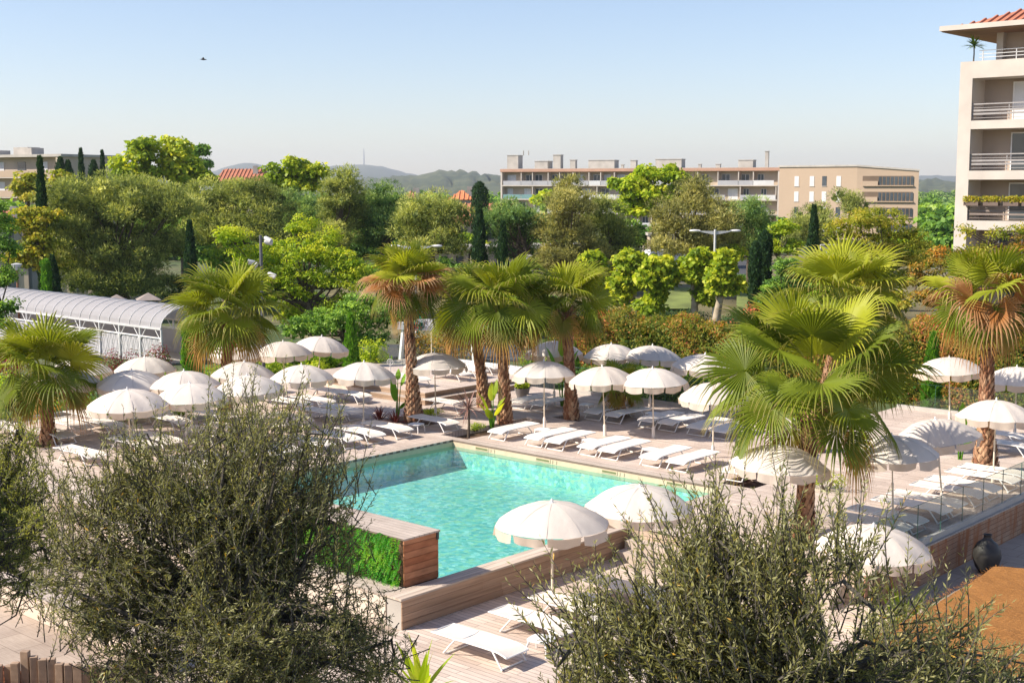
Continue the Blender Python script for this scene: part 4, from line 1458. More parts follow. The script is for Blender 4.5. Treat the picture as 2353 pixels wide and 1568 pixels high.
b = G(112, 1018); palm('fan palm at the left with a big upright fan over the parasols', b, pd(106, 885, b.y + .0), 0.19, 0.17, 1.45, 1.05, 26, 1, dead=0, old=3, elmin=-0.2)
b = G(518, 965); palm('fan palm beside the floodlight mast with reddish trunk among parasols', b, pd(526, 745, b.y), 0.19, 0.16, 1.4, 1.05, 28, 2, dead=0, old=4, elmin=-0.3)
b = G(950, 965); palm('thick trunked fan palm with orange dried fronds behind the pool corner', b, pd(934, 672, b.y), 0.22, 0.13, 1.15, 0.8, 28, 3, dead=8, old=2, elmin=-0.3, bulge=0.11, deadup=True)
b = G(1112, 935); palm('fan palm with shorter bare trunk behind the central leaning pair', b, pd(1084, 735, b.y), 0.19, 0.16, 1.35, 0.95, 24, 4, dead=0, old=3, elmin=-0.2)
b = G(1160, 972); palm('fan palm in the bed by the pool corner beside the banana plant', b, pd(1150, 728, b.y), 0.185, 0.155, 1.42, 1.05, 28, 5, dead=0, old=4, elmin=-0.3)
b = G(1312, 962); palm('fan palm before the red tipped hedge with low fronds beside its base', b, pd(1300, 722, b.y), 0.20, 0.15, 1.25, 0.95, 26, 6, dead=0, old=3, elmin=-0.2)
b = G(1945, 1000); palm('fan palm behind the biggest palm crown in front of the yellow green tree', W(9.9, -6.3, 0), pd(1942, 722, W(9.9, -6.3, 0).y), 0.19, 0.16, 1.35, 1.2, 28, 7, dead=0, old=4, elmin=-0.25)
b = G(2262, 1083); palm('tall fan palm at the right with orange fringed crown and pale boots', b, pd(2268, 718, b.y), 0.24, 0.15, 1.3, 0.9, 28, 8, dead=7, old=4, elmin=-0.4, bulge=0.12, deadup=True)
b = G(1846, 1238); palm('biggest fan palm with huge green fans near the end of the pool', b, pd(1862, 945, b.y), 0.19, 0.165, 1.5, 1.55, 32, 9, dead=0, old=2, elmin=-0.2, nseg=46)
b = W(1.3, -7.4, 0); palm('low young fan palm at the foot of the palm before the hedge', b, b + Vector((0, 0, 0.9)), 0.16, 0.15, 0.75, 0.55, 18, 10, dead=0, old=3, elmin=-0.5, nseg=26)

# ================================================================= bed plants
M_RED = tintmat('cordyline_red', [(0.0, (0.10, 0.02, 0.02)), (1.0, (0.30, 0.07, 0.05))], 0.4)
M_DRYLEAF = tintmat('cordyline_bronze', [(0.0, (0.16, 0.08, 0.07)), (1.0, (0.33, 0.20, 0.16))], 0.5)
spiky('dark red cordyline beside the white table at the left pool edge', G(872, 968, -.1), 46, 0.62, 0.022, M_RED, 1, group='red cordylines')
spiky('dark red cordyline at the foot of the tall single banana leaf', G(908, 975, -.1), 54, 0.6, 0.022, M_RED, 2, group='red cordylines')
spiky('bronze cordyline on a thin stem in the bed by the pool corner', G(1076, 1006, -.15), 42, 0.85, 0.024, M_DRYLEAF, 3, stem=1.05, elr=(-0.7, 1.5))
paddle_plant('single tall upright banana leaf in front of the central palm', G(912, 968, -.1), [(2.6, 0.05, 0.75, 1.0, 0.42), (0.6, 0.25, 1.3, 0.6, 0.26), (5.5, 0.7, 0.5, 0.55, 0.26), (1.5, 0.35, 1.5, 0.45, 0.2)], LM['thuja'], 1)
paddle_plant('bushy banana plant with several bright leaves in the pool corner bed', G(1130, 985, -.15), [(2.9, 0.35, 0.7, 0.75, 0.3), (0.4, 0.5, 0.8, 0.7, 0.3), (5.6, 0.5, 0.5, 0.7, 0.3), (4.4, 0.6, 0.4, 0.7, 0.28), (1.6, 0.2, 1.0, 0.7, 0.28), (3.6, 0.6, 0.6, 0.6, 0.26), (0.9, 0.15, 1.2, 0.6, 0.26)], LM['lime'], 2)
paddle_plant('banana plant with long leaf behind the big parasol by the tall palm', G(2205, 1062, -.1), [(0.3, 0.5, 0.5, 0.8, 0.34), (2.8, 0.2, 0.8, 0.7, 0.3), (1.2, 0.15, 1.0, 0.9, 0.34), (5.0, 0.6, 0.4, 0.6, 0.28)], LM['thuja'], 3)
paddle_plant('banana plant behind the leaning palm pair with feathery split leaves', W(-1.6, -7.6, 0), [(0.3, 0.3, 1.4, 0.9, 0.4), (2.8, 0.3, 1.5, 0.9, 0.4), (1.4, 0.15, 1.9, 1.0, 0.42), (4.6, 0.4, 1.2, 0.8, 0.36)], LM['thuja'], 4)
b = W(14.6, 17.6, ZL); b = G(975, 1585, ZL)
spiky('broad leaved agave with yellow green leaves at the bottom edge', G(968, 1590, ZL), 16, 1.0, 0.085, LM['lime'], 5, name='agave', elr=(0.55, 1.45), droop=0.15, tint=(0.35, 0.8))
spiky('yucca like clump of long green blades beside the woven canopy', Q(2060, 1440, 24.5) * 1.0 if False else Vector((Q(2075, 1400, 25.6).x, 25.6, ZG)), 90, 1.35, 0.03, LM['shrub'], 6, name='yucca', elr=(0.25, 1.4), droop=0.35, tint=(0.2, 0.7))
spiky('dry tufted grass in the small bed at the end of the pool', G(1712, 1108, -.1), 70, 0.55, 0.012, M_DRYLEAF, 7, name='tuft_grass', elr=(0.1, 1.3))
spiky('yellow flowered reed clump at the right picture edge behind glass', W(17.0, -7.6, 0) + Vector((-.4, 0, 0)), 40, 0.9, 0.014, LM['yellow'], 8, name='reed', elr=(0.8, 1.5))
shrub('small bright yellow green mound under the central parasol', G(985, 955, 0), 0.45, 0.4, 0.28, LM['lime'], 900, 0.05, 0.035, 3, group='low bright mounds')
shrub('small bright yellow green box mound behind the biggest palm trunk', W(12.8, -1.6, 0), 0.55, 0.5, 0.5, LM['lime'], 1200, 0.05, 0.035, 4, group='low bright mounds')
shrub('low green tuft in the bed by the pool corner', G(1092, 990, -.12), 0.35, 0.35, 0.3, LM['shrub'], 500, 0.06, 0.03, 5)

# pots by the hedge
for i, (x, y, h, lab) in enumerate(((1205, 905, 0.62, 'tall grey round pot behind the leaning palm pair'), (1198, 915, 0.42, 'smaller grey pot with lime green leaves in front of the tall one'))):
    p = G(x, y, 0)
    t = thing('plant_pot', lab, 'plant pot', p, 0, 'grey pots')
    m = MB(); m.lathe([(0.16, 0), (0.26, h * 0.7), (0.30, h), (0.26, h), (0.24, h - 0.06), (0.0, h - 0.06)], 18); m.build('body', M_GREYPOT, t, smooth=True)
    if i == 1:
        sh = shrub('lime green leaves growing in the smaller grey pot', p + Vector((0, 0, h - 0.06)), 0.3, 0.3, 0.3, LM['lime'], 400, 0.12, 0.06, 8)

# dark amphora at the stained wall
p = Vector((Q(2266, 1300, 30.2).x, 30.25, ZG))
p = W(17.68, 0.3, ZG); p = Vector((Q(2266, 1290, p.y).x, p.y, ZG))
t = thing('amphora_vase', 'big dark bottle shaped vase against the stained timber wall', 'vase', p)
m = MB(); m.lathe([(0.16, 0), (0.27, 0.16), (0.335, 0.4), (0.32, 0.56), (0.24, 0.72), (0.12, 0.82), (0.085, 0.87), (0.09, 0.93), (0.105, 0.945), (0.07, 0.94), (0.06, 0.86)], 26)
m.build('body', M_POT, t, smooth='all')

# woven coir canopy, lower right
def coir():
    m, nt, out = nt_new('coir_weave')
    tc = nt.nodes.new('ShaderNodeTexCoord')
    wv = nt.nodes.new('ShaderNodeTexWave'); wv.wave_type = 'BANDS'; wv.bands_direction = 'Y'
    wv.inputs['Scale'].default_value = 5.5; wv.inputs['Distortion'].default_value = 1.6; wv.inputs['Detail'].default_value = 3; wv.inputs['Detail Scale'].default_value = 3
    L(nt, tc.outputs['Object'], wv.inputs[0])
    n = noise(nt, tc.outputs['Object'], 60, 4); n2 = noise(nt, tc.outputs['Object'], 1.2, 4)
    col = ramp(nt, wv.outputs['Fac'], [(0.0, (0.17, 0.07, 0.022)), (0.6, (0.40, 0.19, 0.06))])  # weave colour darkened to stand in for shade over the canopy
    col = mixc(nt, 1.0, col, ramp(nt, n, [(0.3, (0.65, 0.65, 0.65)), (0.7, (1.3, 1.3, 1.3))]), 'MULTIPLY')
    col = mixc(nt, 1.0, col, ramp(nt, n2, [(0.3, (0.88, 0.86, 0.84)), (0.7, (1.1, 1.1, 1.1))]), 'MULTIPLY')
    principled(nt, out, col, 0.95, bump=(wv.outputs['Fac'], 0.8, 0.02), spec=0.1)
    return m


fc = G(2284, 1299, 1.5)       # far corner of the canopy
t = thing('woven_canopy', 'orange brown woven coir canopy at the lower right corner', 'canopy', (fc.x, fc.y, 0), RZ)
m = MB()
NX, NY = 26, 30
wx, wy = 5.0, 5.4
rng = np.random.default_rng(8)
def cz(i, j):
    u, v = i / NX, j / NY
    return 1.5 + 0.30 * math.sin(PI * min(1, u * 1.0)) * 0.6 - 0.05 * v + rng.normal(0, 0.006) - 0.16 * (math.sin(PI * v) * 0.5) * (1 - u)
top = [[None] * (NY + 1) for _ in range(NX + 1)]
bot = [[None] * (NY + 1) for _ in range(NX + 1)]
for i in range(NX + 1):
    for j in range(NY + 1):
        z = cz(i, j)
        e = 0.03 if i in (0, NX) or j in (0, NY) else 0
        jx = rng.normal(0, 0.012) if e else 0
        top[i][j] = len(m.v); m.v.append((wx * i / NX + jx, -wy * j / NY + jx, z))
        bot[i][j] = len(m.v); m.v.append((wx * i / NX + jx, -wy * j / NY + jx, z - 0.05))
for i in range(NX):
    for j in range(NY):
        m.face((top[i][j], top[i][j + 1], top[i + 1][j + 1], top[i + 1][j])); m.face((bot[i][j], bot[i + 1][j], bot[i + 1][j + 1], bot[i][j + 1]))
for i in range(NX):
    m.face((top[i][0], top[i + 1][0], bot[i + 1][0], bot[i][0])); m.face((top[i][NY], bot[i][NY], bot[i + 1][NY], top[i + 1][NY]))
for j in range(NY):
    m.face((top[0][j], bot[0][j], bot[0][j + 1], top[0][j + 1])); m.face((top[NX][j], top[NX][j + 1], bot[NX][j + 1], bot[NX][j]))
m.build('mat', coir(), t)
for (x, y) in ((0.12, -0.12), (wx - 0.12, -0.12), (0.12, -wy + 0.12), (wx - 0.12, -wy + 0.12)):
    q = MB(); q.tube([(x, y, ZG), (x, y, 1.42)], 0.05, 10); q.build('post', M_PICKET, t, smooth=True)
# fibre fringe along the edges
fr = []
for k in range(900):
    if k % 2: p = np.array([rng.uniform(0, wx), 0.0, 1.5]); o_ = np.array([0, 1, 0.4])
    else: p = np.array([0.0, -rng.uniform(0, wy), 1.45]); o_ = np.array([-1, 0, 0.4])
    dd = nrm(o_ + rng.normal(0, 0.6, 3)); fr.append(leaf_quads(p[None] + rng.normal(0, 0.02, 3), dd[None], nrm(np.cross(dd, rng.normal(size=3)))[None], [rng.uniform(0.03, 0.09)], [0.008])[0])
quads('fringe', np.array(fr), coir() if False else MATS['coir_weave'], np.full(900, .5), t)

# picket planter at the lower left
t = thing('picket_planter', 'weathered timber picket edging with uneven tops at the lower left', 'picket fence', G(0, 1545, -0.35), 0)
pv0 = G(-20, 1545, -0.35)
r2 = random.Random(9)
d_ = G(130, 1545, -0.35).y
x = Q(-10, 1545, d_).x
k = 0
while x < Q(330, 1545, d_).x:
    wd = r2.uniform(0.125, 0.155)
    hh = [-0.06, -0.10, -0.02, 0.18, 0.10, 0.03, 0.05, -0.02, -0.06, -0.05, -0.12, -0.08][k % 12]
    m = MB(); m.box(-wd / 2, wd / 2, -0.06, 0.06, ZL - 0.35, -0.12 + hh + r2.uniform(-0.02, 0.02))
    o = m.build('picket', M_PICKET, t, bevel=0.008)
    o.location = (x - t.location.x + wd / 2, d_ - t.location.y + r2.uniform(-0.05, 0.05), 0 - t.location.z); o.rotation_euler = (0, 0, r2.uniform(-0.15, 0.25))
    x += wd + 0.02; k += 1
m = MB(); a0 = G(-60, 1500, ZL); a1 = G(72, 1552, ZL)
m.poly([(a0.x - 1, a0.y + 0.4, ZL + 0.05), (a0.x - 1, d_ - 0.4, ZL + 0.05), (a1.x + 0.2, d_ - 0.4, ZL + 0.05), (a1.x + 0.1, d_ + 0.55, ZL + 0.05)])
tag(m.build('bark_mulch_bed', M_MULCH), kind='structure')
rng = np.random.default_rng(3)
n = 2600
p = np.stack([rng.uniform(a0.x - 1, a1.x + 0.1, n), rng.uniform(d_ - 0.3, a0.y + 0.35, n), np.full(n, ZL + 0.06) + rng.uniform(0, 0.05, n)], 1)
keep = p[:, 1] < d_ + 0.5 + (a1.x - p[:, 0]) * 0.55
p = p[keep]
dd = rdir(len(p), rng); dd[:, 2] *= 0.4; dd = nrm(dd)
o = quads('bark_chips', leaf_quads(p, dd, nrm(np.cross(dd, rdir(len(p), rng))), rng.uniform(0.04, 0.1, len(p)), rng.uniform(0.03, 0.06, len(p))),
          leafmat('bark_chip', [(0, (0.14, 0.035, 0.015)), (1, (0.42, 0.15, 0.06))], 0.0, 0.9, 0.1), rng.uniform(0, 1, len(p)))
tag(o, kind='stuff')
m = MB(); q0 = G(-60, 1478, ZL); q1 = G(240, 1600, ZL)
# ================================================================= background vegetation
def pine(label, bx, d, lobes, mat='pine', seed=1, tr=0.2, cr=0.7, per=150, trunks=1, limbs=22, dens=1.0, Lf=0.30, Wf=0.05, zb=ZG, fork=0.25, inner=0.2, jitter=0.8):
    lobes = [(x, y + 2, rx * 1.1, ry * 1.12) for x, y, rx, ry in lobes]
    return treeV('pine_tree', label, 'pine tree', bx, d, lobes, LM[mat], seed, kind='pine', cr=cr, per=per, Lf=Lf, Wf=Wf, trunk_r=tr, limbs=limbs, dens=dens, zb=zb, trunks=trunks, fork=fork, inner=inner, jitter=jitter, group='pines behind the pool garden')


pine('huge spreading stone pine filling the left middle behind the arched walkway', 300, 95, [(140, 490, 78, 75), (215, 455, 90, 52), (320, 470, 95, 60), (400, 470, 60, 50), (180, 570, 105, 75), (290, 560, 110, 85), (385, 560, 65, 70), (220, 640, 85, 45), (320, 650, 85, 45), (130, 600, 50, 45)], 'pine', 1, 0.3, dens=1.0, limbs=34)
pine('broad pine just right of the huge left one behind the lime green tree', 520, 104, [(495, 465, 72, 50), (570, 450, 72, 38), (470, 530, 45, 60), (560, 520, 80, 60), (630, 480, 48, 45), (630, 540, 50, 40)], 'pine', 2, 0.25, limbs=24)
pine('dark pine below the yellow green plane crown near the centre left', 690, 112, [(675, 470, 52, 32), (725, 480, 40, 40), (680, 520, 60, 40)], 'pine2', 3, 0.2)
pine('tall narrow olive toned pine rising left of the dark stone pine', 765, 104, [(782, 415, 36, 36), (770, 455, 42, 40), (790, 500, 50, 55), (765, 545, 45, 35), (820, 470, 26, 55)], 'pine', 4, 0.18, limbs=26, cr=0.6)
pine('dark green stone pine with bare double trunk in the centre left', 885, 106, [(880, 455, 55, 34), (925, 470, 34, 34), (860, 500, 45, 40), (905, 520, 55, 45), (850, 550, 40, 30)], 'pine2', 5, 0.2, trunks=2, limbs=26)
pine('rounded light olive pine between the stone pine and the slim cypress', 1000, 100, [(985, 485, 70, 42), (1035, 505, 48, 48), (950, 520, 45, 45), (1010, 555, 70, 42), (960, 560, 40, 35)], 'pine', 6, 0.2)
pine('domed pine on several reddish trunks between two cypresses', 1195, 100, [(1190, 490, 66, 36), (1150, 525, 42, 48), (1225, 520, 46, 40), (1180, 570, 55, 32)], 'pine2', 7, 0.16, trunks=3)
pine('tall wispy brownish pine in front of the long flat roofed building', 1305, 98, [(1305, 430, 32, 30), (1310, 470, 55, 35), (1295, 520, 70, 42), (1320, 570, 80, 42), (1270, 600, 50, 28), (1360, 600, 50, 28)], 'pine3', 8, 0.18, cr=0.55, limbs=40, dens=0.85)
pine('dark rounded pine right of the tall wispy brownish pine', 1400, 101, [(1385, 500, 52, 45), (1425, 530, 48, 50), (1390, 570, 60, 45), (1440, 590, 40, 30)], 'pine', 9, 0.18)
pine('big bushy olive coloured pine behind the double armed street lamp', 1600, 97, [(1590, 455, 55, 46), (1550, 505, 60, 55), (1630, 500, 65, 55), (1570, 560, 78, 40), (1655, 560, 60, 38), (1600, 430, 30, 26)], 'pine3', 10, 0.22, limbs=26)
pine('dark pine at the right shoulder of the big bushy pine', 1715, 102, [(1710, 490, 45, 45), (1745, 500, 34, 40), (1710, 555, 50, 50)], 'pine2', 11, 0.2)
pine('greyish pine behind the slim cypress below the tan building', 1860, 120, [(1870, 500, 50, 32), (1840, 540, 35, 40), (1890, 545, 40, 40)], 'pine', 12, 0.2)
pine('small pine top against the tan building loggias', 1945, 140, [(1942, 455, 34, 22), (1960, 480, 40, 26)], 'pine', 13, 0.2, cr=0.8)


def leafy(label, bx, d, lobes, mat, seed=1, cr=0.6, per=75, Lf=0.26, Wf=0.2, tr=0.18, group='leafy trees behind the pool garden', name='leafy_tree', **kw):
    return treeV(name, label, 'tree', bx, d, lobes, LM[mat], seed, cr=cr, per=per, Lf=Lf, Wf=Wf, trunk_r=tr, group=group, **kw)


leafy('tall bright plane tree against the sky at the upper left, left crown', 310, 135, [(290, 400, 40, 46), (325, 355, 38, 38), (340, 400, 45, 40), (270, 440, 38, 26), (330, 440, 50, 25)], 'plane', 21, cr=0.95, Lf=0.5, Wf=0.4, per=90)
leafy('tall bright plane tree against the sky at the upper left, right crown', 425, 136, [(395, 345, 26, 34), (390, 390, 34, 40), (432, 360, 32, 36), (430, 405, 48, 40), (468, 410, 30, 28), (400, 450, 50, 25)], 'plane', 22, cr=0.95, Lf=0.5, Wf=0.4, per=90)
leafy('yellow green plane crown against the hills right of the red tiled roof', 680, 130, [(640, 410, 30, 34), (680, 395, 36, 32), (722, 392, 28, 32), (700, 425, 45, 25), (655, 435, 38, 20)], 'plane', 23, cr=0.85, Lf=0.45, Wf=0.36, per=90)
leafy('small yellow green tree crown left of the dark cypress tip at the left', 60, 130, [(70, 420, 34, 26), (45, 445, 30, 26), (140, 415, 28, 24), (90, 450, 50, 24)], 'yellow', 24, cr=0.8, Lf=0.4, Wf=0.32, per=80)
leafy('forked green tree with dark trunk left of the huge stone pine', 125, 88, [(60, 520, 45, 48), (90, 570, 50, 45), (45, 600, 34, 40), (115, 610, 40, 30), (110, 500, 34, 30)], 'yellow', 25, tr=0.2)
leafy('dark silvery green tree at the left picture edge', -10, 60, [(-15, 500, 45, 55), (5, 560, 40, 50), (-5, 630, 42, 60), (15, 700, 32, 40), (-20, 740, 60, 40)], 'dark', 26, cr=0.45, Lf=0.14, Wf=0.09, per=90, tr=0.12)
leafy('bright green plane tree standing in front of the long building', 1500, 125, [(1440, 425, 38, 34), (1490, 405, 34, 28), (1545, 405, 38, 28), (1500, 450, 60, 38), (1455, 480, 48, 34), (1560, 450, 34, 30)], 'lime', 27, cr=0.8, Lf=0.42, Wf=0.34, per=85)
leafy('small bright tree tops between pines left of the long building centre', 1260, 122, [(1255, 455, 24, 18), (1235, 465, 18, 14)], 'lime', 28, cr=0.6, Lf=0.35, Wf=0.28)
leafy('feathery lime green locust tree in the centre left with dark branches', 738, 68, [(700, 520, 45, 26), (745, 545, 34, 24), (535, 555, 42, 38), (575, 600, 50, 45), (640, 595, 55, 45), (710, 580, 60, 45), (660, 660, 75, 55), (760, 640, 52, 55), (600, 670, 60, 50), (800, 600, 40, 40), (820, 650, 40, 50), (690, 720, 70, 40), (780, 700, 50, 40), (610, 640, 50, 40)], 'lime', 29, cr=0.5, per=80, Lf=0.20, Wf=0.075, tr=0.2, limbs=26, jitter=0.5)
leafy('dark green bushy tree below the locust tree behind the tilted parasol', 800, 63, [(800, 720, 70, 50), (740, 745, 70, 45), (860, 730, 45, 50), (690, 760, 50, 40), (850, 780, 60, 40)], 'dark', 30, cr=0.45, per=80, Lf=0.14, Wf=0.08, tr=0.12)
leafy('round yellow green tree in front of the tan building at the right', 2010, 74, [(2000, 505, 66, 36), (1945, 535, 46, 40), (2060, 535, 55, 40), (1990, 575, 80, 45), (2080, 590, 50, 45), (1940, 600, 48, 45), (2020, 640, 90, 40), (2120, 560, 28, 28)], 'yellow', 31, cr=0.5, per=80, Lf=0.18, Wf=0.07, tr=0.16, limbs=24, jitter=0.5)
leafy('rust and green magnolia like tree behind the tall right palm', 2190, 60, [(2120, 640, 40, 45), (2160, 600, 36, 32), (2220, 590, 45, 26), (2290, 595, 50, 30), (2340, 570, 30, 30), (2140, 690, 45, 40), (2250, 640, 60, 35), (2340, 640, 40, 40)], 'rust', 32, cr=0.42, per=75, Lf=0.15, Wf=0.08, tr=0.12)
leafy('loose olive green branch tops in front of the apartment tower base', 2260, 48, [(2215, 535, 26, 20), (2300, 545, 34, 24), (2345, 530, 18, 22), (2260, 570, 44, 16)], 'yellow', 33, cr=0.32, per=45, Lf=0.11, Wf=0.06, tr=0.07, dens=0.55)
leafy('bright green young tree left of the cypress below the tan building', 1800, 96, [(1800, 530, 34, 26), (1785, 570, 26, 30), (1825, 580, 26, 30), (1690, 585, 20, 30)], 'lime', 34, cr=0.5, Lf=0.22, Wf=0.16, tr=0.1)
leafy('dark bushy tree cluster right of the pollarded planes', 1815, 84, [(1810, 620, 40, 30), (1790, 660, 46, 36), (1850, 660, 40, 40), (1830, 700, 50, 34), (1770, 690, 30, 30)], 'dark', 35, cr=0.45, Lf=0.16, Wf=0.1, tr=0.1)
leafy('small conifer like dark green tree left of the apartment tower in the valley', 2155, 190, [(2155, 500, 18, 40), (2150, 540, 26, 30), (2135, 520, 16, 22)], 'dark', 36, cr=1.0, Lf=0.5, Wf=0.3)
leafy('slender dark poplar pair tips right of the tall plane trees', 462, 170, [(468, 350, 10, 26), (478, 375, 9, 24), (445, 352, 9, 22), (460, 400, 24, 25)], 'dark', 37, cr=0.6, Lf=0.4, Wf=0.25, tr=0.12)

# cypresses
cypress('dark cypress spire poking above the huge left pine', 109, 366, 640, 22, 92, LM['cypress'], 1)
cypress('dark cypress in the shade left of the huge pine trunk with bright neighbour', 128, 590, 690, 34, 84, LM['cypress'], 2)
cypress('slim dark cypress between the huge pine and the lime green tree', 443, 512, 660, 28, 86, LM['cypress'], 3)
cypress('tall dark cypress left of the domed pine in the centre', 1102, 476, 640, 34, 90, LM['cypress'], 4)
cypress('shorter dark cypress in front of the domed pine', 1155, 514, 650, 28, 88, LM['cypress'], 5)
cypress('dark cypress below the tan building right of the pines', 1862, 477, 650, 28, 90, LM['cypress'], 6)
cypress('dark blunt cypress right of the street lamp, the taller of two', 1752, 535, 655, 28, 88, LM['cypress'], 7, tipped=1.5)
cypress('dark blunt cypress right of the street lamp, the lower of two', 1731, 560, 675, 24, 86, LM['cypress'], 8, tipped=1.5)
cypress('far dark cypress against the sky right of the left apartment block', 202, 346, 420, 18, 160, LM['cypress'], 9)
cypress('far thin cypress tip against the sky left of the tall plane trees', 250, 350, 420, 12, 165, LM['cypress'], 10)
cypress('blunt dark conifer left end of the long building above the orange roof', 1103, 421, 480, 36, 150, LM['cypress'], 11, tipped=1.5)
for i, (x, yt, w) in enumerate(((155, 365, 26), (172, 372, 24), (230, 372, 26))):
    cypress(['dark far tree left of the far cypress by the left apartment block', 'dark far tree close beside the far cypress, second', 'dark far tree right of the far cypress'][i], x, yt, 430, w, 165, LM['cypress'], 12 + i, tipped=1.4, name='conifer_tree', cat='conifer', group='far dark conifers')
cypress('bright green slim conifer right of the tilted parasol', 806, 727, 870, 31, 57.5, LM['thuja'], 15, name='conifer_tree', cat='conifer', group='bright green columnar conifers', n=4500)
cypress('bright green column conifer below the palm beside the floodlight mast', 440, 740, 880, 38, 52, LM['thuja'], 16, name='conifer_tree', cat='conifer', group='bright green columnar conifers', n=5000, tipped=1.6)
cypress('bright green slim conifer beside the tall orange fringed palm', 2143, 770, 960, 36, 50, LM['thuja'], 17, name='conifer_tree', cat='conifer', group='bright green columnar conifers', n=4500)
cypress('dark green slim conifer behind the palm before the hedge', 1318, 790, 900, 26, 56, LM['dark'], 18, name='conifer_tree', cat='conifer', group='bright green columnar conifers', n=3500)
cypress('half lit ivy green column left of the dark shaded cypress', 112, 600, 690, 18, 82, LM['thuja'], 19, name='conifer_tree', cat='conifer', group='bright green columnar conifers', n=3000, tipped=1.6)

# pollarded planes with pale trunks
for i, (x, xt, d, lobes, lab) in enumerate((
        (1440, 1452, 84, [(1445, 605, 30, 28), (1470, 620, 26, 36), (1435, 650, 36, 26), (1425, 690, 24, 20)], 'pollarded plane tree with two crowns beside the blue car, second from left'),
        (1500, 1495, 80, [(1515, 610, 30, 24), (1500, 640, 34, 26), (1530, 650, 24, 24), (1490, 705, 30, 24)], 'pollarded plane tree in the middle with leafy stem below the white van'),
        (1595, 1595, 80, [(1605, 600, 36, 26), (1580, 630, 30, 26), (1615, 640, 28, 30), (1620, 690, 18, 20)], 'pollarded plane tree with forked white trunk left of the street lamp'),
        (1640, 1662, 78, [(1668, 600, 24, 22), (1660, 640, 34, 30), (1680, 660, 26, 22), (1645, 668, 18, 14)], 'pollarded plane tree with thick leaning white trunk behind the street lamp'),
        (1364, 1364, 88, [(1360, 605, 26, 24), (1368, 635, 28, 26), (1362, 665, 22, 18)], 'pollarded plane tree leftmost of its row, behind palm fronds'))):
    rng = np.random.default_rng(70 + i)
    b = Q(x, 784, d); b.z = ZG
    t = thing('pollarded_plane', lab, 'plane tree', b, 0, 'pollarded plane trees')
    LB = [lobeV(x_, y_, rx_ * 1.12, ry_ * 1.2, d) for x_, y_, rx_, ry_ in lobes] + [lobeV((lobes[k_][0] + lobes[k_ + 1][0]) / 2, (lobes[k_][1] + lobes[k_ + 1][1]) / 2, 22, 26, d) for k_ in range(len(lobes) - 1)]
    P, T, CC = crown_quads([(c - b, a, e, f) for c, a, e, f in LB], 0.36, 34, 0.33, 0.29, 'broad', rng, 2.0, 0.4)
    quads('crown', P, LM['plane'], T, t)
    m = MB()
    tc = Q(xt, 640, d) - b
    k = Vector((tc.x * 0.45, 0, tc.z * 0.55))
    m.tube([(0, 0, 0), (k.x * 0.3, 0.05, k.z * 0.5), k, (tc.x * 0.8, 0, tc.z * 0.8), tc], [0.33, 0.26, 0.22, 0.17, 0.1], 10)
    for q in range(4):
        e = Vector(CC[rng.integers(len(CC))])
        m.tube([k, k.lerp(e, 0.5) + Vector((rng.normal(0, .2), 0, -.1)), e], [0.14, 0.10, 0.04], 7)
    m.build('trunk', M_LEADBARK, t, smooth=True)


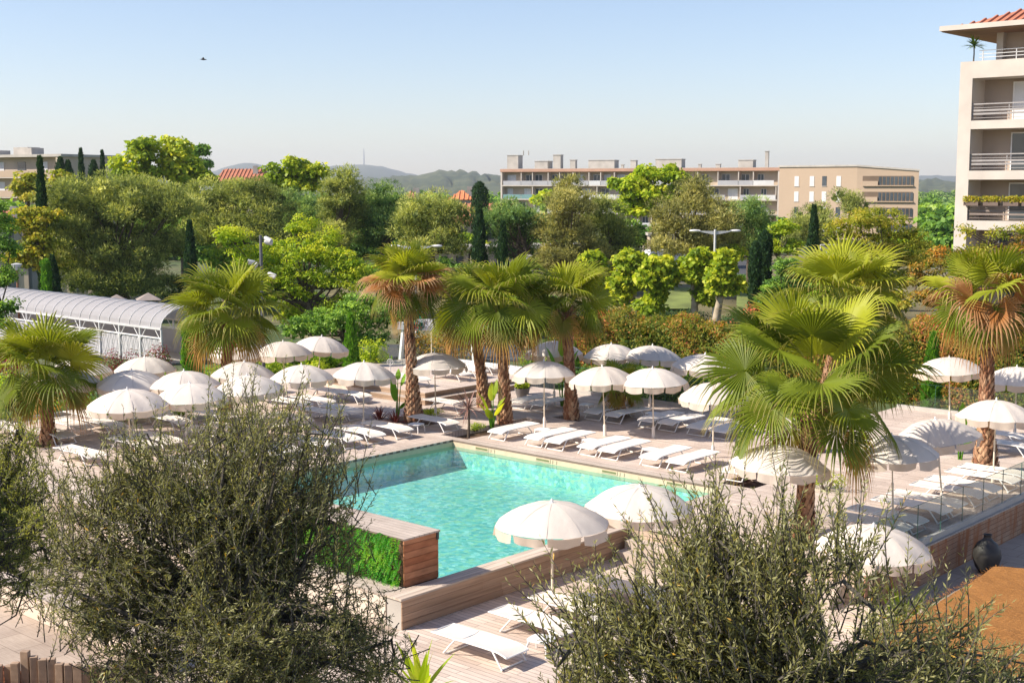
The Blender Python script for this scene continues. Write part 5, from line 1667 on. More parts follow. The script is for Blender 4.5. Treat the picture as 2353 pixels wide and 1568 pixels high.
# ---- hedges
def hedge(name, label, pts, thick, ztop, n, mat, Lf, Wf, seed, zb=ZG, red=0.0, group=None, frontonly=False, lump=0.35, tm=0.36):
    """pts: world xy polyline of the hedge centre line; ztop per point"""
    rng = np.random.default_rng(seed)
    pts = [Vector((p[0], p[1], 0)) for p in pts]
    seg = [(pts[i + 1] - pts[i]).length for i in range(len(pts) - 1)]
    cum = np.concatenate([[0], np.cumsum(seg)]); tot = cum[-1]
    t = thing(name, label, 'hedge', (pts[0].x, pts[0].y, zb), 0, group)
    s = rng.uniform(0, tot, n)
    X = np.interp(s, cum, [p.x for p in pts]); Y = np.interp(s, cum, [p.y for p in pts]); ZT = np.interp(s, cum, ztop)
    ti = np.clip(np.searchsorted(cum, s) - 1, 0, len(seg) - 1)
    dirs = np.array([[(pts[i + 1] - pts[i]).x / seg[i], (pts[i + 1] - pts[i]).y / seg[i]] for i in range(len(seg))])[ti]
    nr = np.stack([dirs[:, 1], -dirs[:, 0]], 1)          # towards the viewer when walking left to right
    lumpz = lump * (np.sin(s * 1.7 + seed) * 0.5 + np.sin(s * 4.1) * 0.3 + np.sin(s * 0.55) * 0.5 + np.sin(s * 9.3) * 0.2)
    H = (ZT - zb) + lumpz
    face = rng.uniform(0, 1, n)
    top = face < 0.38
    w = rng.uniform(-1, 1, n)
    zz = np.where(top, H * (1 - 0.18 * np.abs(w) ** 3) + rng.normal(0, 0.07, n) - rng.exponential(0.08, n), H * rng.uniform(0.0, 0.97, n))
    off = np.where(top, w * thick / 2, (thick / 2) + 0.22 * np.sin(s * 2.3 + zz * 2.2) * lump / 0.35 + 0.12 * np.sin(s * 6 + zz * 5) + rng.normal(0, 0.06, n) - rng.exponential(0.10, n))
    back = (face > 0.93)
    off = np.where(back, -off, off)
    p = np.stack([X + nr[:, 0] * off - pts[0].x, Y + nr[:, 1] * off - pts[0].y, zz], 1)
    N = np.where(top[:, None], np.array([0, 0, 1.0]), np.stack([nr[:, 0], nr[:, 1], np.full(n, 0.4)], 1))
    nn = nrm(N + rdir(n, rng) * 0.75); dd = nrm(np.cross(nn, rdir(n, rng)) + np.array([0, 0, 0.25])); sd = nrm(np.cross(dd, nn))
    tint = rng.normal(tm, 0.15, n) + 0.10 * np.sin(s * 1.1) + 0.07 * np.sin(s * 3.3 + zz * 2)
    if red:
        tint += red * np.clip((zz / H - 0.5) * 2.0, 0, 1) + rng.exponential(0.05, n)
        tint += 0.12 * np.clip(np.sin(s * 0.37 + 1.0), 0, 1)
    quads('foliage', leaf_quads(p, dd, sd, Lf * rng.uniform(0.6, 1.3, n), Wf * rng.uniform(0.7, 1.2, n)), mat, tint, t)
    # inner branch core so that nothing shows straight through
    m = MB()
    K = 60
    for i in range(K):
        q = tot * (i + rng.uniform(0.2, 0.8)) / K
        x, y, z = np.interp(q, cum, [p.x for p in pts]), np.interp(q, cum, [p.y for p in pts]), np.interp(q, cum, ztop) - zb
        x -= pts[0].x; y -= pts[0].y
        for w_ in range(2):
            m.tube([(x, y, 0), (x + rng.normal(0, .15), y + rng.normal(0, .15), z * 0.5), (x + rng.normal(0, .35), y + rng.normal(0, .35), z * 0.9)], [0.05, 0.035, 0.015], 5, cap=False)
    m.build('stem', M_BARK, t)
    # dense interior leaves, their shade put into a darker tint
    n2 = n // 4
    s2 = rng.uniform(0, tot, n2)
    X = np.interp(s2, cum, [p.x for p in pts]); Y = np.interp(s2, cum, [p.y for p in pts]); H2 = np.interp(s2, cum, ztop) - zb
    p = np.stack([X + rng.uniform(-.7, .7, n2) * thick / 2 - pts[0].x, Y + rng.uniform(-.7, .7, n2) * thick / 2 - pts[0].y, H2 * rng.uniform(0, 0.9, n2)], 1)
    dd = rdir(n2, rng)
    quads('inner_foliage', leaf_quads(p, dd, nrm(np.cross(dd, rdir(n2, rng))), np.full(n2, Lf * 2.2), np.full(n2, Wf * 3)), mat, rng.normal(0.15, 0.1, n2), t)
    return t


def hp(x, d): q = Q(x, 784, d); return (q.x, q.y)


hedge('photinia_hedge', 'long clipped hedge with red and orange tips behind the hedge side parasols', [hp(1275, 63), hp(1450, 62), hp(1650, 60), hp(1850, 58.5), hp(2100, 56), hp(2420, 53)], 2.4,
      [2.0, 2.2, 2.25, 2.3, 2.6, 2.6], 62000, LM['photinia'], 0.15, 0.062, 3, red=0.13, tm=0.32)
hedge('creeper_hedge', 'low dark green hedge directly behind the back lounger row', [tuple(W(-3.6, -11.3))[:2], tuple(W(2, -11.5))[:2], tuple(W(8.2, -11.7))[:2]], 0.9, [1.0, 0.95, 0.9], 13000, LM['dark'], 0.10, 0.06, 4, lump=0.3)
hedge('garden_hedge', 'bright leafy hedge behind the parasols beside the floodlight mast', [hp(560, 60), hp(680, 60), hp(800, 61), hp(905, 62)], 1.6, [0.3, 0.5, 0.4, 0.3], 12000, LM['shrub'], 0.13, 0.07, 5, lump=0.6)
hedge('boundary_hedge', 'loose green hedge along the left deck end behind the glass', [tuple(W(-15.2, 13))[:2], tuple(W(-15.3, 5))[:2], tuple(W(-15.2, -2))[:2]], 1.5, [0.2, 0.3, 0.35], 12000, LM['shrub'], 0.13, 0.07, 6, lump=0.5)
hedge('box_hedge', 'dark clipped low hedge on top of the lawn bank at the right', [hp(1760, 101), hp(1870, 100)], 1.2, [1.3, 1.3], 5000, LM['dark'], 0.16, 0.1, 7, zb=0.4, lump=0.08)
hedge('box_hedge', 'dark clipped low hedge behind the street lamp on the bank', [hp(1690, 103), hp(1740, 102)], 1.2, [1.3, 1.3], 3000, LM['dark'], 0.16, 0.1, 8, zb=0.4, lump=0.08)
hedge('box_hedge', 'round clipped dark bushes below the domed pine on the bank', [hp(1138, 101), hp(1195, 101)], 1.6, [1.9, 1.9], 4000, LM['dark'], 0.16, 0.1, 9, zb=0.4, lump=0.25)
hedge('box_hedge', 'dark clipped bushes right of the thin lamp under the wispy pine', [hp(1215, 101), hp(1335, 101)], 1.4, [1.6, 1.7], 5000, LM['dark'], 0.16, 0.1, 10, zb=0.4, lump=0.3)

shrub('shrub with red purple spikes before the right end of the arched walkway', Q(345, 784, 56) * 1.0 + Vector((0, 0, ZG - Q(345, 784, 56).z)), 1.0, 0.8, 2.5, LM['purple'], 2600, 0.10, 0.06, 11, group='purple spiked shrubs')
shrub('shrub with red purple spikes behind the highest left parasol', Q(285, 784, 57) + Vector((0, 0, ZG - Q(285, 784, 57).z)), 1.0, 0.8, 2.3, LM['purple'], 2400, 0.10, 0.06, 12, group='purple spiked shrubs')
shrub('dark red purple shrub at the left picture edge by the walkway', Q(15, 784, 58) + Vector((0, 0, ZG - Q(15, 784, 58).z)), 0.9, 0.8, 2.2, LM['purple'], 2000, 0.10, 0.06, 13, tmean=0.75)
for i, (x, d, h, w, mt, lab) in enumerate((
        (862, 59, 2.4, 0.8, 'lime', 'bright young shrub left of the white arch post'), (720, 58, 1.6, 0.9, 'lime', 'bright shrub under the tilted parasol'), (630, 58, 1.7, 0.9, 'shrub', 'green shrub behind the parasol right of the mast'),
        (1250, 60, 2.0, 1.0, 'shrub', 'green shrub filling the gap behind the leaning palms'), (1030, 62, 2.6, 1.3, 'rust', 'rusty green shrub behind the white arch sign'), (960, 63, 2.5, 1.0, 'rust', 'rusty green shrub behind the central palm trunk'),
        (1900, 82, 2.6, 1.2, 'lime', 'bright bush on the bank behind the biggest palm'), (1745, 75, 1.8, 0.8, 'lime', 'bright young bush right of the thick leaning plane trunk'),
        (1720, 66, 3.3, 0.9, 'photinia', 'pink red shrub rising above the hedge left of the biggest palm'),
        (480, 57, 1.6, 0.9, 'shrub', 'green shrub behind the column conifer and the parasols'), (210, 56, 1.4, 1.2, 'shrub', 'green shrub behind the leftmost palm crown'),
        (-30, 52, 2.0, 1.2, 'shrub', 'green shrub at the left edge behind the leftmost palm'))):
    p = Q(x, 784, d); p.z = ZG
    shrub(lab, p, w, w, h, LM[mt], 1800, 0.13, 0.08, 30 + i, group='shrubs round the deck', tmean=0.5 if mt != 'photinia' else 0.85)
for i, (x, y, lab) in enumerate(((330, 955, 'low green plants under the highest left parasol'), (415, 958, 'low green plants below the parasol pair left of the olive top'), (60, 950, 'low green plants left of the leftmost palm trunk'), (480, 930, 'green shrub between the parasols and the big olive top'), (250, 965, 'low green plants behind loungers right of the leftmost palm'))):
    shrub(lab, W(*UVof(G(x, y)), 0), 0.8, 0.7, 0.7, LM['shrub'], 1200, 0.09, 0.05, 50 + i, group='shrubs round the deck')

# ---- bank, lawn, car park
def sheet(name, pts, mat, kind='structure'):
    m = MB(); m.poly(pts); return tag(m.build(name, mat), kind=kind)


M_LAWN = plain('lawn_grass', (0.16, 0.20, 0.05), 0.95, 0.35, 0.6, world=True, bump=0.5)
M_BANK = plain('bank_earth', (0.15, 0.13, 0.06), 0.95, 0.5, 0.35, world=True, bump=0.5)
m = MB(); K = 16
xa = np.linspace(-14, 60, K); 
prof = [(80, ZG), (86, -0.6), (93, 0.0), (100, 0.55), (104, 0.6), (150, 0.6)]
idx = [[None] * len(prof) for _ in range(K)]
rng = np.random.default_rng(2)
for i in range(K):
    for j, (y, z) in enumerate(prof):
        idx[i][j] = len(m.v); m.v.append((xa[i], y + 0.3 * xa[i] * 0.05, z + (rng.normal(0, 0.12) if 0 < j < 4 else 0)))
for i in range(K - 1):
    for j in range(len(prof) - 1):
        m.face((idx[i][j], idx[i + 1][j], idx[i + 1][j + 1], idx[i][j + 1]))
tag(m.build('embankment', M_BANK, smooth='all'), kind='structure')
def lawnpatch(name, x0, x1, d0, d1, z0, z1, mat):
    a, b_, c_, e_ = Q(x0, 784, d0), Q(x1, 784, d0), Q(x1, 784, d1), Q(x0, 784, d1)
    sheet(name, [(a.x, d0, z0), (b_.x, d0, z0), (c_.x, d1, z1), (e_.x, d1, z1)], mat)
lawnpatch('lawn', 1520, 1590, 90, 99, -0.02, 0.75, M_LAWN)
lawnpatch('lawn', 1690, 1900, 88, 99, -0.2, 0.75, M_LAWN)
lawnpatch('car_park', 1330, 1720, 106, 140, 0.62, 0.62, M_ASPHALT)
sheet('road', [(-60, 72, ZG + .01), (70, 66, ZG + .01), (70, 73, ZG + .01), (-60, 79, ZG + .01)], M_ASPHALT)
# junipers sprawling on the bank
rng = np.random.default_rng(6)
for i, (x, d, w, lab) in enumerate(((1545, 86, 2.2, 'sprawling dark juniper on the bank between two plane trunks'), (1730, 83, 2.6, 'sprawling dark juniper right of the leaning plane trunk'), (1790, 86, 2.2, 'sprawling dark juniper under the dark bush cluster'), (1405, 87, 2.0, 'sprawling dark juniper left of the plane row'))):
    p = Q(x, 784, d); p.z = -0.75
    shrub(lab, p, w, 1.3, 1.0, LM['cypress'], 2600, 0.22, 0.06, 60 + i, name='juniper', cat='juniper', group='junipers on the bank', tmean=0.75)

# far wood
rng = np.random.default_rng(12)
lobes = []
for i in range(230):
    dd = rng.uniform(150, 620)
    x = rng.uniform(-150, 2500)
    b = Q(x, 784, dd); h = rng.uniform(4, 8)
    if 1080 < x < 2110 and dd < 300: continue
    zc = -2 + h * 0.5 + (dd - 150) * 0.002
    lobes.append((Vector((b.x, dd, zc)), h * 0.75, h * 0.75, h * 0.6))
P, T, CC = crown_quads(lobes, 1.9, 38, 1.1, 0.8, 'broad', rng, 0.55)
o = quads('distant_woodland', P, LM['dark'], T); tag(o, 'distant green woodland beyond the garden trees', kind='stuff')
lobes = []
for i in range(70):
    dd = rng.uniform(260, 900); x = rng.uniform(2060, 2240)
    b = Q(x, 784, dd); top = Q(x, rng.uniform(428, 470) + (900 - dd) * 0.08, dd).z; h = rng.uniform(9, 15)
    lobes.append((Vector((b.x, dd, top - h * 0.5)), h * 0.7, h * 0.7, h * 0.55))
P, T, CC = crown_quads(lobes, 2.6, 34, 1.5, 1.1, 'broad', rng, 0.5)
o = quads('valley_woodland', P, LM['pine2'], T); tag(o, 'hazy wooded valley left of the apartment tower', kind='stuff')

# low dark bushes and young trees that close the view under the pines
for i, (x, y, rx, ry, dd, mt, lab) in enumerate((
        (560, 640, 75, 45, 100, 'dark', 'dark bush under the broad pine behind the floodlight mast'), (660, 625, 70, 45, 112, 'pine2', 'dark bush behind the lime green locust tree'),
        (890, 640, 70, 36, 101, 'dark', 'dark bush under the stone pine trunks'), (1045, 625, 50, 34, 98, 'dark', 'dark bush below the rounded light olive pine'),
        (980, 650, 60, 30, 95, 'shrub', 'green bush behind the street lamp arm'), (250, 690, 60, 24, 97, 'dark', 'dark bush behind the kiosks'), (410, 670, 50, 40, 97, 'dark', 'dark bush under the right side of the huge pine'),
        (1480, 640, 60, 26, 103, 'dark', 'dark bush behind the pollarded planes'), (1900, 690, 60, 50, 80, 'shrub', 'green bush below the yellow green tree'), (2010, 690, 80, 40, 72, 'yellow', 'yellowish bush under the yellow green tree'),
        (930, 720, 55, 45, 75, 'dark', 'dark bush behind the central palm trunk and arch'), (1210, 700, 80, 40, 80, 'dark', 'dark bush behind the leaning palm pair crowns'), (700, 700, 60, 40, 90, 'dark', 'dark bush low behind the locust trunk'))):
    leafy(lab, x, dd, [(x - rx * 0.45, y, rx * 0.6, ry), (x + rx * 0.45, y + 4, rx * 0.6, ry * 0.9), (x, y - ry * 0.4, rx * 0.5, ry * 0.6)], mt, 200 + i, cr=0.5, Lf=0.2, Wf=0.12, tr=0.05, per=60, name='bush', group='bushes under the pines')

for i, (x, lobes, dd, mt, lab) in enumerate((
        (450, [(430, 540, 60, 50), (470, 580, 55, 45)], 122, 'dark', 'dark tree filling the gap right of the huge pine'),
        (640, [(600, 580, 60, 40), (670, 560, 60, 45)], 125, 'pine2', 'dark tree behind the upper left side of the locust tree'),
        (780, [(760, 590, 60, 40), (820, 570, 50, 45)], 124, 'dark', 'dark tree behind the tall narrow olive toned pine'),
        (920, [(900, 585, 55, 30), (960, 590, 50, 28)], 126, 'dark', 'dark tree behind the trunks of the stone pine'),
        (1060, [(1050, 570, 45, 36), (1090, 560, 40, 36)], 128, 'shrub', 'green tree behind the tall central cypress'),
        (1260, [(1240, 560, 50, 36), (1290, 540, 45, 36)], 130, 'dark', 'dark tree behind the wispy brownish pine'),
        (1460, [(1440, 545, 50, 40), (1500, 550, 55, 40)], 132, 'dark', 'dark tree under the bright plane before the long block'),
        (1760, [(1740, 545, 50, 40), (1800, 540, 50, 40)], 132, 'dark', 'dark tree under the corner where both blocks meet'),
        (560, [(520, 600, 50, 40), (570, 620, 60, 40)], 96, 'shrub', 'green tree behind the floodlight mast foot'),
        (860, [(850, 640, 50, 40), (900, 650, 45, 35)], 88, 'shrub', 'green tree right of the locust tree'),
        (2100, [(2080, 560, 40, 30), (2110, 600, 40, 40)], 100, 'shrub', 'green tree between the yellow tree and the tower'))):
    leafy(lab, x, dd, lobes, mt, 300 + i, cr=0.6, Lf=0.3, Wf=0.2, tr=0.1, per=75, name='leafy_tree', group='trees between pines and buildings')
# ================================================================= buildings
def frame_thing(name, label, cat, pa, pb, group=None):
    """local x from pa to pb along the facade, -y towards the viewer"""
    ang = math.atan2(pb.y - pa.y, pb.x - pa.x)
    return thing(name, label, cat, (pa.x, pa.y, 0), ang, group), math.hypot(pb.x - pa.x, pb.y - pa.y)


M_FASCIA = plain('orange_fascia', (0.46, 0.27, 0.19), 0.8, 0.12, 0.3)
M_RAIL = plain('balcony_panel', (0.40, 0.40, 0.42), 0.7, 0.15, 0.2)
M_TAN = plain('tan_render', (0.43, 0.325, 0.235), 0.9, 0.06, 0.1)
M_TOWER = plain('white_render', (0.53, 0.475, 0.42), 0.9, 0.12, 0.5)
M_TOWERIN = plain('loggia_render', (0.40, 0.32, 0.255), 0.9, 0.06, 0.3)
M_TEALP = plain('teal_panel', (0.16, 0.30, 0.30), 0.7, 0.1, 0.3)

# --- long flat roofed block
pa, pb = Q(1153, 784, 285), Q(1779, 784, 262)
t, ln = frame_thing('apartment_block', 'long flat roofed apartment block with orange roof edge and rooftop boxes', 'building', pa, pb, 'apartment buildings')
ztop = 11.9; fh = 2.9; nfl = 5
m = MB(); m.box(-0.2, ln + 0.2, 1.4, 14, -4, ztop - 0.35); m.build('wall', M_WALLBEIGE, t)
m = MB(); m.box(-3.0 + 2.7, ln + 0.4, -0.15, 14.4, ztop - 0.35, ztop + 0.25); m.box(-0.42, -0.3, 0.0, 14.3, ztop - 0.36, ztop + 0.26); m.build('roof_fascia', M_FASCIA, t)
m = MB(); m.box(-0.1, ln + 0.2, 0.05, 14.2, ztop + 0.251, ztop + 0.33); m.build('roof', M_CONC, t)
m = MB(); m.box(-0.28, 0.1, -0.05, 1.39, -4, ztop - 0.36); m.box(ln - 0.1, ln + 0.3, -0.05, 1.39, -4, ztop - 0.36); m.build('end_wall', M_TOWER, t)
rb = random.Random(5)
for f in range(nfl):
    z0 = ztop - 0.35 - fh * (f + 1)
    m = MB(); m.box(0.11, ln - 0.11, -0.1, 1.399, z0 - 0.16, z0 + 0.06); m.build('balcony_slab', M_TOWER, t)
    x = 0.3
    k = 0
    while x < ln - 3:
        w = rb.choice((3.0, 3.6, 4.2, 2.6))
        if rb.random() < 0.85:
            m = MB(); m.box(x + 0.05, min(x + w - 0.05, ln - 0.3), -0.08, -0.03, z0 + 0.061, z0 + 1.0)
            m.build('balcony_railing', M_TEALP if (f == 1 and x < 16) else rb.choice((M_RAIL, M_SHUT, M_RAIL)), t)
        ww = rb.uniform(1.0, 1.9); xo = x + rb.uniform(0.2, 0.7)
        m = MB(); m.box(xo, xo + ww, 1.33, 1.395, z0 + 0.1, z0 + 2.2)
        o = m.build('window', M_WIN if rb.random() < 0.7 else M_SHUT, t)
        fr = MB(); fr.box(xo - 0.06, xo, 1.31, 1.39, z0 + 0.1, z0 + 2.26); fr.box(xo + ww, xo + ww + 0.06, 1.31, 1.39, z0 + 0.1, z0 + 2.26); fr.box(xo, xo + ww, 1.31, 1.39, z0 + 2.2, z0 + 2.26); fr.box(xo + ww / 2 - 0.04, xo + ww / 2 + 0.04, 1.31, 1.329, z0 + 0.1, z0 + 2.2)
        fr.build('window_frame', M_WHITEP, o)
        m = MB(); m.box(x + w - 0.09, x + w + 0.09, 0.0, 1.398, z0 + 0.061, z0 + fh - 0.17); 
        if rb.random() < 0.6: m.build('balcony_partition', M_TOWER, t)
        x += w; k += 1
        if k > 60: break
for f in range(nfl):
    z0 = ztop - 0.35 - fh * (f + 1)
    for y in (3.0, 8.5):
        m = MB(); m.box(-0.26, -0.201, y, y + 1.3, z0 + 0.9, z0 + 2.2); m.build('window', M_SHUT, t)
def sx(xv): # facade x for a measured picture x
    a = ray(xv, 420); 
    # intersect with facade line
    d1 = Vector((pb.x - pa.x, pb.y - pa.y)); 
    det = a.x * (-d1.y) + d1.x * a.y
    s = (a.x * (-pa.y) + pa.x * a.y) / -det if abs(det) > 1e-9 else 0
    return s * ln
for (xv, w, h) in ((1162, 2.6, 2.9), (1232, 3.0, 1.6), (1270, 1.7, 2.9), (1308, 1.2, 1.8), (1376, 5.8, 1.7), (1450, 1.2, 1.6), (1530, 5.6, 1.8), (1700, 3.0, 1.5), (1745, 0.7, 3.2), (1600, 0.6, 0.7), (1640, 0.9, 0.7), (1425, 0.5, 0.7)):
    s = (xv - 1153) / (1779 - 1153) * ln
    m = MB(); m.box(s - w / 2, s + w / 2, 4, 4 + min(w, 3), ztop + 0.331, ztop + 0.33 + h); m.box(s - w / 2 - 0.1, s + w / 2 + 0.1, 3.9, 4.1 + min(w, 3), ztop + 0.331 + h, ztop + 0.45 + h)
    m.build('rooftop_box', M_CONC, t)
for s in (3.0, 4.2):
    m = MB(); m.tube([(s, 5, ztop + 3.3), (s, 5, ztop + 4.3)], 0.12, 6); m.build('chimney_pipe', M_CONC, t)

# --- tan block with loggias
pc = Q(1957, 784, 232); pl = Q(1781, 784, 241); pr = Q(2097, 784, 227)
t, ln = frame_thing('tan_apartment_block', 'tan apartment block with narrow white shutters and dark loggia bands', 'building', pl, pc, 'apartment buildings')
ztop = 11.9
Minv = Matrix.Translation(t.location) @ Matrix.Rotation(t.rotation_euler.z, 4, 'Z'); Minv = Minv.inverted()
R_ = Minv @ Vector((pr.x, pr.y, 0)); Rn = Vector((R_.x, R_.y, 0))
m = MB()
foot = [(0, 0), (ln, 0), (Rn.x, Rn.y), (Rn.x - 8, Rn.y + 14), (0, 16)]
n0 = len(foot)
zt_ = [ztop, ztop, ztop - 0.85, ztop - 0.85, ztop]
m.v += [(x, y, -6) for x, y in foot] + [(x, y, z_) for (x, y), z_ in zip(foot, zt_)]
for i in range(n0):
    j = (i + 1) % n0; m.face((i, j, n0 + j, n0 + i))
m.face(list(range(n0, 2 * n0)))
m.build('wall', M_TAN, t)
m = MB()
ctr = Vector((sum(x for x, y in foot) / n0, sum(y for x, y in foot) / n0))
fo = [(ctr.x + (x - ctr.x) * 1.012, ctr.y + (y - ctr.y) * 1.03) for x, y in foot]
m.v += [(x, y, z_ + 0.002) for (x, y), z_ in zip(fo, zt_)] + [(x, y, z_ + 0.3) for (x, y), z_ in zip(fo, zt_)]
for i in range(n0):
    j = (i + 1) % n0; m.face((i, j, n0 + j, n0 + i))
m.face(list(range(n0, 2 * n0))); m.face(list(range(n0))[::-1])
m.build('roof', M_CONC, t)
for xv in (1822, 1857, 1885, 1917):
    s = (xv - 1781) / (1957 - 1781) * ln
    for f in range(4):
        z0 = ztop - 3.4 - 2.75 * f
        m = MB(); m.box(s - 0.42, s + 0.42, -0.05, -0.002, z0, z0 + 1.75); o = m.build('window', M_SHUT if (xv * 7 + f * 3) % 5 else M_WIN, t)
        m = MB(); m.box(s - 0.5, s + 0.5, -0.1, -0.003, z0 - 0.1, z0 - 0.01); m.build('sill', M_TOWER, o)
e = Rn - Vector((ln, 0, 0)); el = e.length; ea = math.atan2(e.y, e.x)
ML = Matrix.Translation(Vector((ln, 0, 0))) @ Matrix.Rotation(ea, 4, 'Z')
for f in range(4):
    z0 = ztop - 3.3 - 2.75 * f
    m = MB(); m.box(1.0, el - 1.0, -0.06, -0.003, z0, z0 + 1.65, ML); o = m.build('loggia', plain('loggia_shade', (0.16, 0.115, 0.08), 0.9, 0.2, 0.3), t)  # flat dark panel, the recess shade put into its colour
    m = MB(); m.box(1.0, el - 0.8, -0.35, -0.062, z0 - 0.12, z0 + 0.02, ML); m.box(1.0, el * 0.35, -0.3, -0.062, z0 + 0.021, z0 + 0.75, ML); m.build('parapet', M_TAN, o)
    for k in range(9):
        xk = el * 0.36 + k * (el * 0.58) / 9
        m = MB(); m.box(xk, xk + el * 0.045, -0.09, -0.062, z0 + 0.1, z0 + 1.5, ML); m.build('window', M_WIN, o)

# --- left apartment block
pa2, pb2 = Q(-60, 784, 205), Q(156, 784, 196)
t, ln = frame_thing('cream_apartment_block', 'cream apartment block with balconies at the left picture edge', 'building', pa2, pb2, 'apartment buildings')
ztop = 12.8
m = MB(); m.box(0, ln, 1.2, 12, -5, ztop); m.build('wall', M_WALLBEIGE, t)
m = MB(); m.box(-0.3, ln + 0.3, -0.2, 12.3, ztop + 0.001, ztop + 0.4); m.build('roof', M_CONC, t)
m = MB(); m.box(ln - 0.9, ln + 0.05, -0.1, 1.19, -5, ztop - 0.002); m.build('end_wall', M_WALLBEIGE, t)
for f in range(4):
    z0 = ztop - 3.0 * (f + 1)
    m = MB(); m.box(0.1, ln - 0.92, -0.1, 1.19, z0 - 0.15, z0); m.build('balcony_slab', M_TOWER, t)
    m = MB(); m.box(0.1, ln - 0.92, -0.12, -0.02, z0 + 0.001, z0 + 1.0); m.build('balcony_railing', M_TAN, t)
    for k in range(4):
        x = 0.8 + k * ln / 4.4
        m = MB(); m.box(x, x + 1.7, 1.12, 1.195, z0 + 0.1, z0 + 2.3); m.build('window', M_SHUT if k % 2 else M_WIN, t)
for x, w, h in ((7.2, 3.0, 1.2), (10.2, 0.8, 1.1), (3.0, 0.8, 0.8)):
    m = MB(); m.box(x, x + w, 3, 5.5, ztop + 0.401, ztop + 0.4 + h); m.build('rooftop_box', M_CONC, t)

# --- apartment tower at the right, its facade along the u axis
K = Q(2181, 784, 80)
t = thing('apartment_tower', 'pale apartment tower with stacked loggias and tiled roof at the right edge', 'building', (K.x, K.y, 0), RZ, 'apartment buildings')
TW = 16.0
cols = [(0.0, 0.78), (5.15, 6.6), (11.2, 12.4), (15.2, 16.0)]
bays = [(0.78, 5.15), (6.6, 11.2), (12.4, 15.2)]
floors = [(0.2, 2.8), (3.3, 5.75), (6.3, 8.75), (9.28, 11.75), (12.25, 14.75)]
m = MB()
for a, b in cols: m.box(a, b, 0.0, 1.9, ZG - 0.2, 14.75)
m.build('column', M_TOWER, t)
m = MB(); zprev = ZG - 0.2
for z0, z1 in floors:
    for a, b in bays: m.box(a, b, 0.004, 1.9, zprev, z0)
    zprev = z1
m.build('spandrel', M_TOWER, t)
m = MB(); m.box(0.004, TW, 0.002, 2.2, 14.751, 15.75); m.build('parapet', M_TOWER, t)
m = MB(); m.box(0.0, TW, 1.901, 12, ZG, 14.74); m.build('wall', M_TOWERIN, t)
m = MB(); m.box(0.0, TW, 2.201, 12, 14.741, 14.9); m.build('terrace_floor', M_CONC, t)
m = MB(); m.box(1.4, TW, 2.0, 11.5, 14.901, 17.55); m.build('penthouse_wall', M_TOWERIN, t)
m = MB(); m.box(1.5, 1.9, 1.6, 1.999, 14.9, 17.5); m.build('penthouse_column', M_TOWER, t)
m = MB(); m.box(-1.0, TW + 1, -0.9, 13, 17.56, 17.85); m.build('eave', M_TOWER, t)
m = MB(); m.box(-0.9, TW + 0.9, -0.8, 12.9, 17.5, 17.559); m.build('soffit', plain('timber_soffit', (0.30, 0.16, 0.10), 0.8, 0.15, 1), t)
m = MB()
r0 = [(-0.2, 0.0, 17.851), (TW + .8, 0.0, 17.851), (TW + .8, 12.6, 17.851), (-0.2, 12.6, 17.851)]
r1 = [(6.0, 6.3, 20.2), (TW - 5, 6.3, 20.2)]
m.poly([r0[0], r0[1], r1[1], r1[0]]); m.poly([r0[1], r0[2], r1[1]]); m.poly([r0[2], r0[3], r1[0], r1[1]]); m.poly([r0[3], r0[0], r1[0]])
roof = m.build('tiled_roof', M_TERRA, t)
m = MB()
for i in range(34):
    x = -0.05 + i * 0.5; f = 1.0
    xe = min(max(x, 6.0), TW - 5); k = 1.0 if 6.0 <= x <= TW - 5 else (x + 0.2) / 6.2 if x < 6 else (TW + .8 - x) / 5.8
    k = max(0.03, min(1, k))
    m.tube([(x, 0.02, 17.87), (x, 6.28 * k, 17.87 + 2.33 * k)], 0.1, 6)
m.build('roof_tile_row', M_TERRA, roof)
for bi, (a, b) in enumerate(bays):
    for fi, (z0, z1) in enumerate(floors):
        m = MB()
        for k in range(5): m.box(a + 0.01, b - 0.01, 0.12, 0.16, z0 + 0.14 + k * 0.2, z0 + (0.17 if k < 4 else 0.21) + k * 0.2 + (0.08 if k in (1, 2) else 0))
        for x in (a + 0.02, (a + b) / 2, b - 0.06): m.box(x, x + 0.05, 0.161, 0.2, z0 + 0.001, z0 + 0.98)
        m.build('railing', plain('rail_grey', (0.30, 0.28, 0.27), 0.6, 0.1) if fi in (3, 4) else plain('rail_brown', (0.22, 0.175, 0.15), 0.6, 0.1), t)
        w0 = a + (b - a) * (0.42 if fi != 1 else 0.3)
        m = MB(); m.box(w0, b - 0.3, 1.84, 1.895, z0 + 0.05, z1 - 0.25)
        o = m.build('window', M_SHUT if fi == 4 else M_WIN, t)
        m = MB(); m.box(w0 - 0.07, w0, 1.8, 1.89, z0 + 0.05, z1 - 0.18); m.box(b - 0.3, b - 0.23, 1.8, 1.89, z0 + 0.05, z1 - 0.18); m.box(w0, b - 0.3, 1.8, 1.89, z1 - 0.25, z1 - 0.18)
        m.box((w0 + b - .3) / 2 - 0.04, (w0 + b - .3) / 2 + 0.04, 1.8, 1.839, z0 + 0.05, z1 - 0.25)
        m.build('window_frame', M_WHITEP, o)
m = MB(); m.box(3.4, 6.2, 1.93, 1.995, 14.95, 17.1); m.build('window', M_WIN, t)
m = MB()
for k in range(3): m.box(1.0, TW, 0.3, 0.35, 15.95 + k * 0.2, 15.99 + k * 0.2)
for k in range(8): m.box(1.2 + k * 2, 1.25 + k * 2, 0.3, 0.35, 15.751, 16.4)
m.build('railing', M_LAMP, t)


def local(t, p): return (Matrix.Translation(t.location) @ Matrix.Rotation(t.rotation_euler.z, 4, 'Z')) @ Vector(p)


